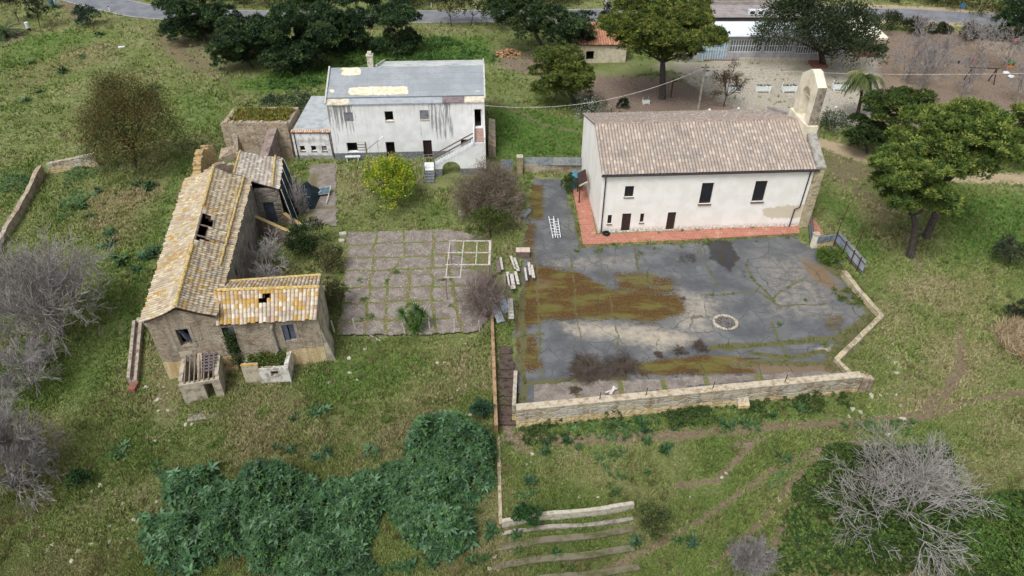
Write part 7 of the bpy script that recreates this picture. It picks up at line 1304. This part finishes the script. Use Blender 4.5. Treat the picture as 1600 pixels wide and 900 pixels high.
rs = np.random.RandomState(306); n = 1500; C0 = np.stack([rs.uniform(-30.2, -24, n), rs.uniform(69.2, 73.3, n), rs.uniform(3.45, 3.9, n)], 1); V, F, C2_ = rosette_mesh(C0, rs.uniform(.2, .5, n), 6, [S(112, 118, 50), S(92, 104, 46), S(130, 112, 60)], rs, .3, .2, (.2, 1.4)); o = mesh('ruin_top_plants', V, F, 'leaf', col=C2_); o['kind'] = 'stuff'
# wall ivy on the retaining wall
n = 5200; u = rs.rand(n) * 23.5; pr_ = np.clip((vn(u, u * 0 + 3, 1.9) - .32) * 1.6, .03, 1) * (.4 + .8 * vn(u, u * 0 + 9, .5)); k = rs.rand(n) < pr_; u = u[k]; n = len(u); off = rs.rand(n) ** 1.6; hgt = rs.rand(n) ** 1.5 * np.clip(1.15 - off * 1.3, .05, 1) * (.15 + 1.1 * np.clip(vn(u, u * 0, .8) - .2, 0, 1))
C0 = np.stack([B0[0] + dW[0] * u - nW[0] * (.1 + off * 1.3), B0[1] + dW[1] * u - nW[1] * (.1 + off * 1.3), np.zeros(n)], 1); C0[:, 2] = HT(C0[:, 0], C0[:, 1]) + hgt + .04
V, F, C2_ = rosette_mesh(C0, rs.uniform(.12, .28, n), 6, [S(50, 68, 34), S(64, 82, 42)], rs, .4, .4, (-.3, 1.2)); o = mesh('wall_foot_plants', V, F, 'leaf', col=C2_); o['kind'] = 'stuff'
# individual weed clumps
clumps = [('grey-green thistle rosettes in the lower meadow', .55, [(583, 708), (508, 712), (453, 703), (190, 708), (600, 760), (728, 700), (497, 645), (460, 655)]), ('green asphodel rosettes in the lower middle meadow', .5, [(605, 655), (620, 700), (545, 702), (412, 648), (330, 695), (345, 690), (312, 690)]),
          ('dark green thistle clumps in the meadow left of the farmhouse', .75, [(213, 290), (228, 297), (155, 300), (125, 325), (135, 340), (170, 385), (190, 410), (215, 420), (225, 405), (95, 345), (178, 365), (240, 395), (45, 285), (245, 140), (215, 155), (50, 100), (95, 115), (130, 90), (155, 55), (60, 145), (40, 160)]),
          ('blue-green thistle rosettes before the retaining wall', .5, [(1005, 665), (1060, 668), (1135, 665), (1165, 660), (1205, 655), (1250, 640), (1225, 720), (880, 690), (905, 700), (850, 705), (1035, 700), (1010, 690)]), ('thistle rosettes round the overgrown steps', .45, [(870, 868), (893, 890), (990, 846), (805, 840), (810, 860), (830, 750), (1010, 740), (1060, 845), (1085, 850), (960, 770)]),
          ('thistle rosettes below the big thicket', .5, [(675, 880), (720, 860), (740, 875), (670, 850), (615, 890), (765, 830), (430, 700), (250, 740), (640, 885)]), ('weed tufts sprouting from the courtyard asphalt', .32, [(1175, 436), (1215, 508), (1232, 450), (1260, 470), (1290, 300 + 240), (1065, 385), (1105, 383), (1140, 380), (1025, 390), (900, 395), (1000, 396), (960, 385), (1180, 378), (1230, 372), (935, 392)]),
          ('green weed tufts along the church front wall', .3, [(1030, 365), (1067, 362), (1125, 359), (1145, 358), (1175, 356), (1195, 355), (1225, 354), (1240, 350), (1090, 361)]), ('grass tufts growing through the slab terrace', .4, [(578, 498), (564, 500), (615, 425), (625, 428), (565, 440), (570, 470), (605, 442), (640, 480), (705, 480), (690, 440), (530, 430), (525, 395), (690, 300), (535, 275), (590, 330), (660, 345), (700, 350), (680, 335), (508, 500), (545, 455)])]
LM = [('farmhouse front wall', 370, 545), ('roofless lean-to', 316, 600), ('porch block', 420, 585), ('trough wall', 212, 555), ('long lichened roof', 255, 400), ('feathery tree', 200, 250), ('field wall', 75, 270), ('big bare bush at far left', 90, 440), ('lower left bare bush', 40, 700), ('round bush by the thin wall', 755, 640), ('big thicket', 540, 760), ('left tip of the thicket', 250, 770), ('lower cement wall', 783, 750), ('alley mouth', 800, 675), ('tall step kerb', 920, 800), ('bottom step kerb', 900, 880), ('retaining wall left end', 830, 660), ('retaining wall middle', 1080, 640), ('retaining wall right end', 1340, 610), ('zigzag wall corner', 1382, 500), ('fire ring', 1133, 505), ('big pale bare tree', 1400, 760), ('fine grey bush at the bottom edge', 1172, 868), ('church front doors', 1010, 362), ('church right corner', 1235, 352), ('yucca', 647, 495), ('pergola', 735, 405), ('citrus tree', 603, 290), ('netting heap', 482, 300), ('farm cross wing roof', 500, 470), ('purple bush', 768, 300), ('metal fence', 1325, 410), ('white stakes row', 600, 520), ('upper left pale board', 190, 74), ('left foot of the thicket', 270, 870), ('chest', 817, 400)]
ORD = ['nearest it'] + [q + ' nearest' for q in 'second third fourth fifth sixth seventh eighth ninth tenth eleventh twelfth thirteenth fourteenth'.split()]
def where(kind, pts):
    info = []
    for (x, y) in pts:
        d = [(math.hypot(x - a, (y - b) * 1.2), nm, x - a, y - b) for nm, a, b in LM]; dd, nm, dx, dy = min(d); info.append((nm, ('left of' if dx < 0 else 'right of') if abs(dx) > abs(dy) * 1.1 else ('above' if dy < 0 else 'below'), dd + len(info) * 1e-4))
    out = []
    for i, (nm, dr_, dd) in enumerate(info):
        same = sorted(j[2] for j in info if j[:2] == (nm, dr_)); out.append('%s %s the %s%s' % (kind, dr_, nm, (', ' + ORD[same.index(dd)]) if len(same) > 1 else ''))
    return out
rid = 0
for lb, Rr, pts in clumps:
    kind = {'gre': 'leafy green rosette' if 'asphodel' in lb else 'grey-green thistle rosette', 'dar': 'dark green thistle clump', 'blu': 'blue-green thistle rosette', 'thi': 'thistle rosette', 'wee': 'green weed tuft on asphalt'}.get(lb[:3], 'grass tuft')
    if 'church' in lb: kind = 'weed tuft on red paving'
    labs = where(kind, pts)
    protos = []
    for (x, y), lab in zip(pts, labs):
        p = T(x, y); k = rid % 3; rid += 1
        if len(protos) < 3:
            rr = np.random.RandomState(500 + rid); m_ = 7; C0 = np.concatenate([rr.normal(size=(m_, 2)) * Rr * .42, rr.uniform(0, Rr * .35, (m_, 1))], 1)
            cols = TH if 'thistle' in lb else [S(84, 108, 48), S(70, 94, 42), S(100, 116, 58)]
            V, F, C2_ = rosette_mesh(C0, Rr * rr.uniform(.5, .9, m_), 9, cols, rr, .45, .3 if 'thistle' in lb else .14, (-.1, 1.2)); o = mesh('weed_clump', V, F, 'leaf', col=C2_); protos.append(o)
        else: o = protos[k].copy(); COL.objects.link(o)
        o.location = p; s_ = .75 + (rid * 7 % 5) * .13; o.scale = (s_, s_, s_); o.rotation_euler = (0, 0, rid * 1.7); tag(o, lab, 'weeds', lb)
# stones
sg = [('pale stones scattered in the grass of the front meadow', [(545, 560), (571, 546), (547, 583), (558, 595), (694, 567), (721, 530), (727, 537), (684, 568), (690, 600), (718, 610), (728, 602), (693, 590), (673, 645), (690, 645), (736, 649), (680, 622), (515, 598), (715, 610), (264, 689), (362, 706), (180, 780), (156, 760), (142, 771)], .16), ('whitish stones strewn over the slope at lower left', [(60, 825), (68, 838), (50, 840), (90, 848), (115, 800), (75, 860), (143, 850), (171, 847), (172, 822), (190, 848), (200, 842), (206, 839), (122, 862), (82, 852), (105, 855), (197, 880), (171, 870), (45, 868), (77, 880), (112, 877), (210, 812), (224, 808), (245, 785), (192, 788), (320, 830), (333, 830), (358, 813)], .15),
      ('small rubble stones around the roofless lean-to', [(205, 610), (228, 606), (243, 690), (248, 642), (256, 605), (262, 615), (247, 625), (213, 600), (290, 665), (300, 663), (262, 642)], .18), ('pale stones of the tumbled wall right of the courtyard', [(1395, 538), (1402, 552), (1390, 560), (1398, 566), (1404, 575), (1400, 583), (1375, 618), (1400, 617), (1386, 616), (1361, 620), (1331, 640), (1343, 645), (1326, 650), (1418, 563), (1407, 635), (1352, 690), (1385, 680), (1410, 655), (1370, 695)], .2),
      ('white stones by the foot of the alley and path', [(830, 722), (823, 726), (843, 723), (887, 712), (831, 710), (905, 777), (935, 777), (990, 825), (1078, 777), (1090, 716), (1142, 735), (1135, 740), (1128, 746), (1195, 760), (1040, 757), (980, 773)], .12), ('white bits of rubble at the bottom edge right of the thicket', [(630, 882), (697, 886), (774, 870), (765, 890), (778, 890), (512, 745), (520, 760), (905, 895)], .15)]
pro = []
for k in range(4): mb = MB(); mb.ball((0, 0, .15), .8, 6, 4, (1.2, .85, .6), .9, k); pro.append(mb)
rid = 0
for lb, pts, sz in sg:
    src = {}
    for (x, y), lab in zip(pts, where({0: 'pale stone in grass', 1: 'whitish stone on the slope', 2: 'rubble stone', 3: 'tumbled wall stone', 4: 'small white stone', 5: 'white rubble bit'}[[g[0] for g in sg].index(lb)], pts)):
        k = rid % 4; rid += 1
        if k not in src: o = pro[k].build('stone', 'limestone'); src[k] = o
        else: o = src[k].copy(); COL.objects.link(o)
        s_ = sz * (.6 + (rid * 13 % 7) * .13); o.location = T(x, y); o.scale = (s_, s_, s_); o.rotation_euler = (0, 0, rid * 2.1); tag(o, lab, 'stone', lb)
# ------------------------------------------------------------------ grass
rs = np.random.RandomState(77); n = 420000
yy = 1 / rs.uniform(1 / 150., 1 / 19., n); xx = rs.uniform(-1, 1, n) * (yy * .78 + 13)
ok = sdpoly(xx, yy, COURT) < -.05
for P in (LOT, PLAY): ok &= ~(inpoly(xx, yy, P) & (rs.rand(n) > .06))
for P in (TERR, LANE, ST): ok &= sdpoly(xx, yy, P) < -.1
blk = [[A, C_, D_, M2, E2, A2], [(-25.9, 61), X0, X1, X3], [(-19.2, 68.4), (-2.8, 69.2), (-3.4, 81), (-19.8, 80)], [(-30.8, 68.9), (-19.2, 68.6), (-19.6, 78.3), (-30.8, 74.2)], [(7.8, 54.2), (27.5, 55.3), (26.8, 67.8), (7.2, 66.6)], [(-9.4, 62.3), (-7.6, 62.3), (-2.8, 64), (-2.8, 69), (-9.4, 65.8)], [s0[:2], s1[:2], c2, c3], PG([(895, 290), (911, 383), (1250, 366), (1290, 368), (1262, 330)])]
for P in blk: ok &= ~inpoly(xx, yy, P)
ok &= dline(xx, yy, ROAD) > 3.6
xx, yy = xx[ok], yy[ok]
D1, D2 = f_dirt(xx, yy), np.maximum(f_brown(xx, yy), f_track(xx, yy)); lush = f_lush(xx, yy); dry = f_dry(xx, yy)
k = rs.rand(len(xx)) > np.maximum(D1, D2) * 1.05; k &= (vn(xx, yy, .9) * .6 + rs.rand(len(xx)) * .7) > .32
xx, yy, lush, dry = xx[k], yy[k], lush[k], dry[k]; n = len(xx)
zz = HT(xx, yy); P0 = np.repeat(np.stack([xx, yy, zz - .01], 1), 4, 0) + rs.normal(size=(n * 4, 3)) * [.06, .06, 0]
d = rdir(rs, n * 4) * .75; d[:, 2] = np.abs(d[:, 2]) + .45; d /= np.linalg.norm(d, axis=1, keepdims=True)
big = np.repeat((.10 + .16 * vn(xx, yy, 1.7) * (.5 + rs.rand(n))) * (1 + yy / 90), 4)
V, F = leaf_faces(P0, d, big, big * .34, rs, True)
pal_ = np.array([S(128, 142, 80)[:3], S(112, 132, 70)[:3], S(148, 150, 100)[:3], S(162, 152, 116)[:3], S(98, 130, 62)[:3]]); m_ = fbm(xx, yy, 5.0); q = m_ + rs.rand(n) * .45 - lush * .35 + dry * .35 - .22
ci = np.where(lush + rs.rand(n) * .5 > .95, 4, np.where(q < .36, 1, np.where(q < .6, 0, np.where(q < .78, 2, 3)))); cc = np.repeat(pal_[ci] * (.8 + .4 * fbm(xx + 90, yy, 7.0))[:, None] * rs.uniform(.88, 1.12, (n, 1)), 4, 0)
qn = 60000; qx = rs.uniform(0, 30, qn); qy = rs.uniform(33, 65, qn); qk = (sdpoly(qx, qy, COURT) > 0) & (f_jgrass(qx, qy) * (.35 + 1.1 * vn(qx, qy, .5)) > .62 + .3 * rs.rand(qn)); qx, qy = qx[qk], qy[qk]
qP = np.repeat(np.stack([qx, qy, qx * 0], 1), 4, 0) + rs.normal(size=(len(qx) * 4, 3)) * [.05, .05, 0]; qd = rdir(rs, len(qP)) * .8; qd[:, 2] = abs(qd[:, 2]) + .4; qd /= np.linalg.norm(qd, axis=1, keepdims=True); qV, qF = leaf_faces(qP, qd, rs.uniform(.08, .22, len(qP)), .05, rs, True)
F = np.concatenate([F, qF + len(V)]); V = np.concatenate([V, qV]); cc = np.concatenate([cc, colmix(rs, len(qP), [S(96, 116, 58), S(118, 120, 74), S(84, 104, 52), S(140, 126, 92)])])
nt2 = 5200; q = rs.randint(0, n, nt2); q = q[(yy[q] < 75) & (fbm(xx[q], yy[q], 3.0) > .5)]; b3 = 16; c3_ = np.stack([xx[q], yy[q], zz[q]], 1)
Pt2 = np.repeat(c3_, b3, 0) + rs.normal(size=(len(q) * b3, 3)) * [.09, .09, 0]; d2 = rdir(rs, len(Pt2)) * .6; d2[:, 2] = abs(d2[:, 2]) + .6; d2 /= np.linalg.norm(d2, axis=1, keepdims=True)
V2, F2 = leaf_faces(Pt2, d2, rs.uniform(.3, .62, len(Pt2)), .05, rs, True); c2_ = np.repeat(np.array([S(120, 116, 74)[:3], S(96, 108, 58)[:3], S(142, 130, 96)[:3]])[rs.randint(0, 3, len(q))], b3, 0) * rs.uniform(.7, 1.2, (len(Pt2), 1))
F = np.concatenate([F, F2 + len(V)]); V = np.concatenate([V, V2]); cc = np.concatenate([cc, c2_])
o = mesh('grass', V, F, 'leaf', col=cc); o['kind'] = 'stuff'
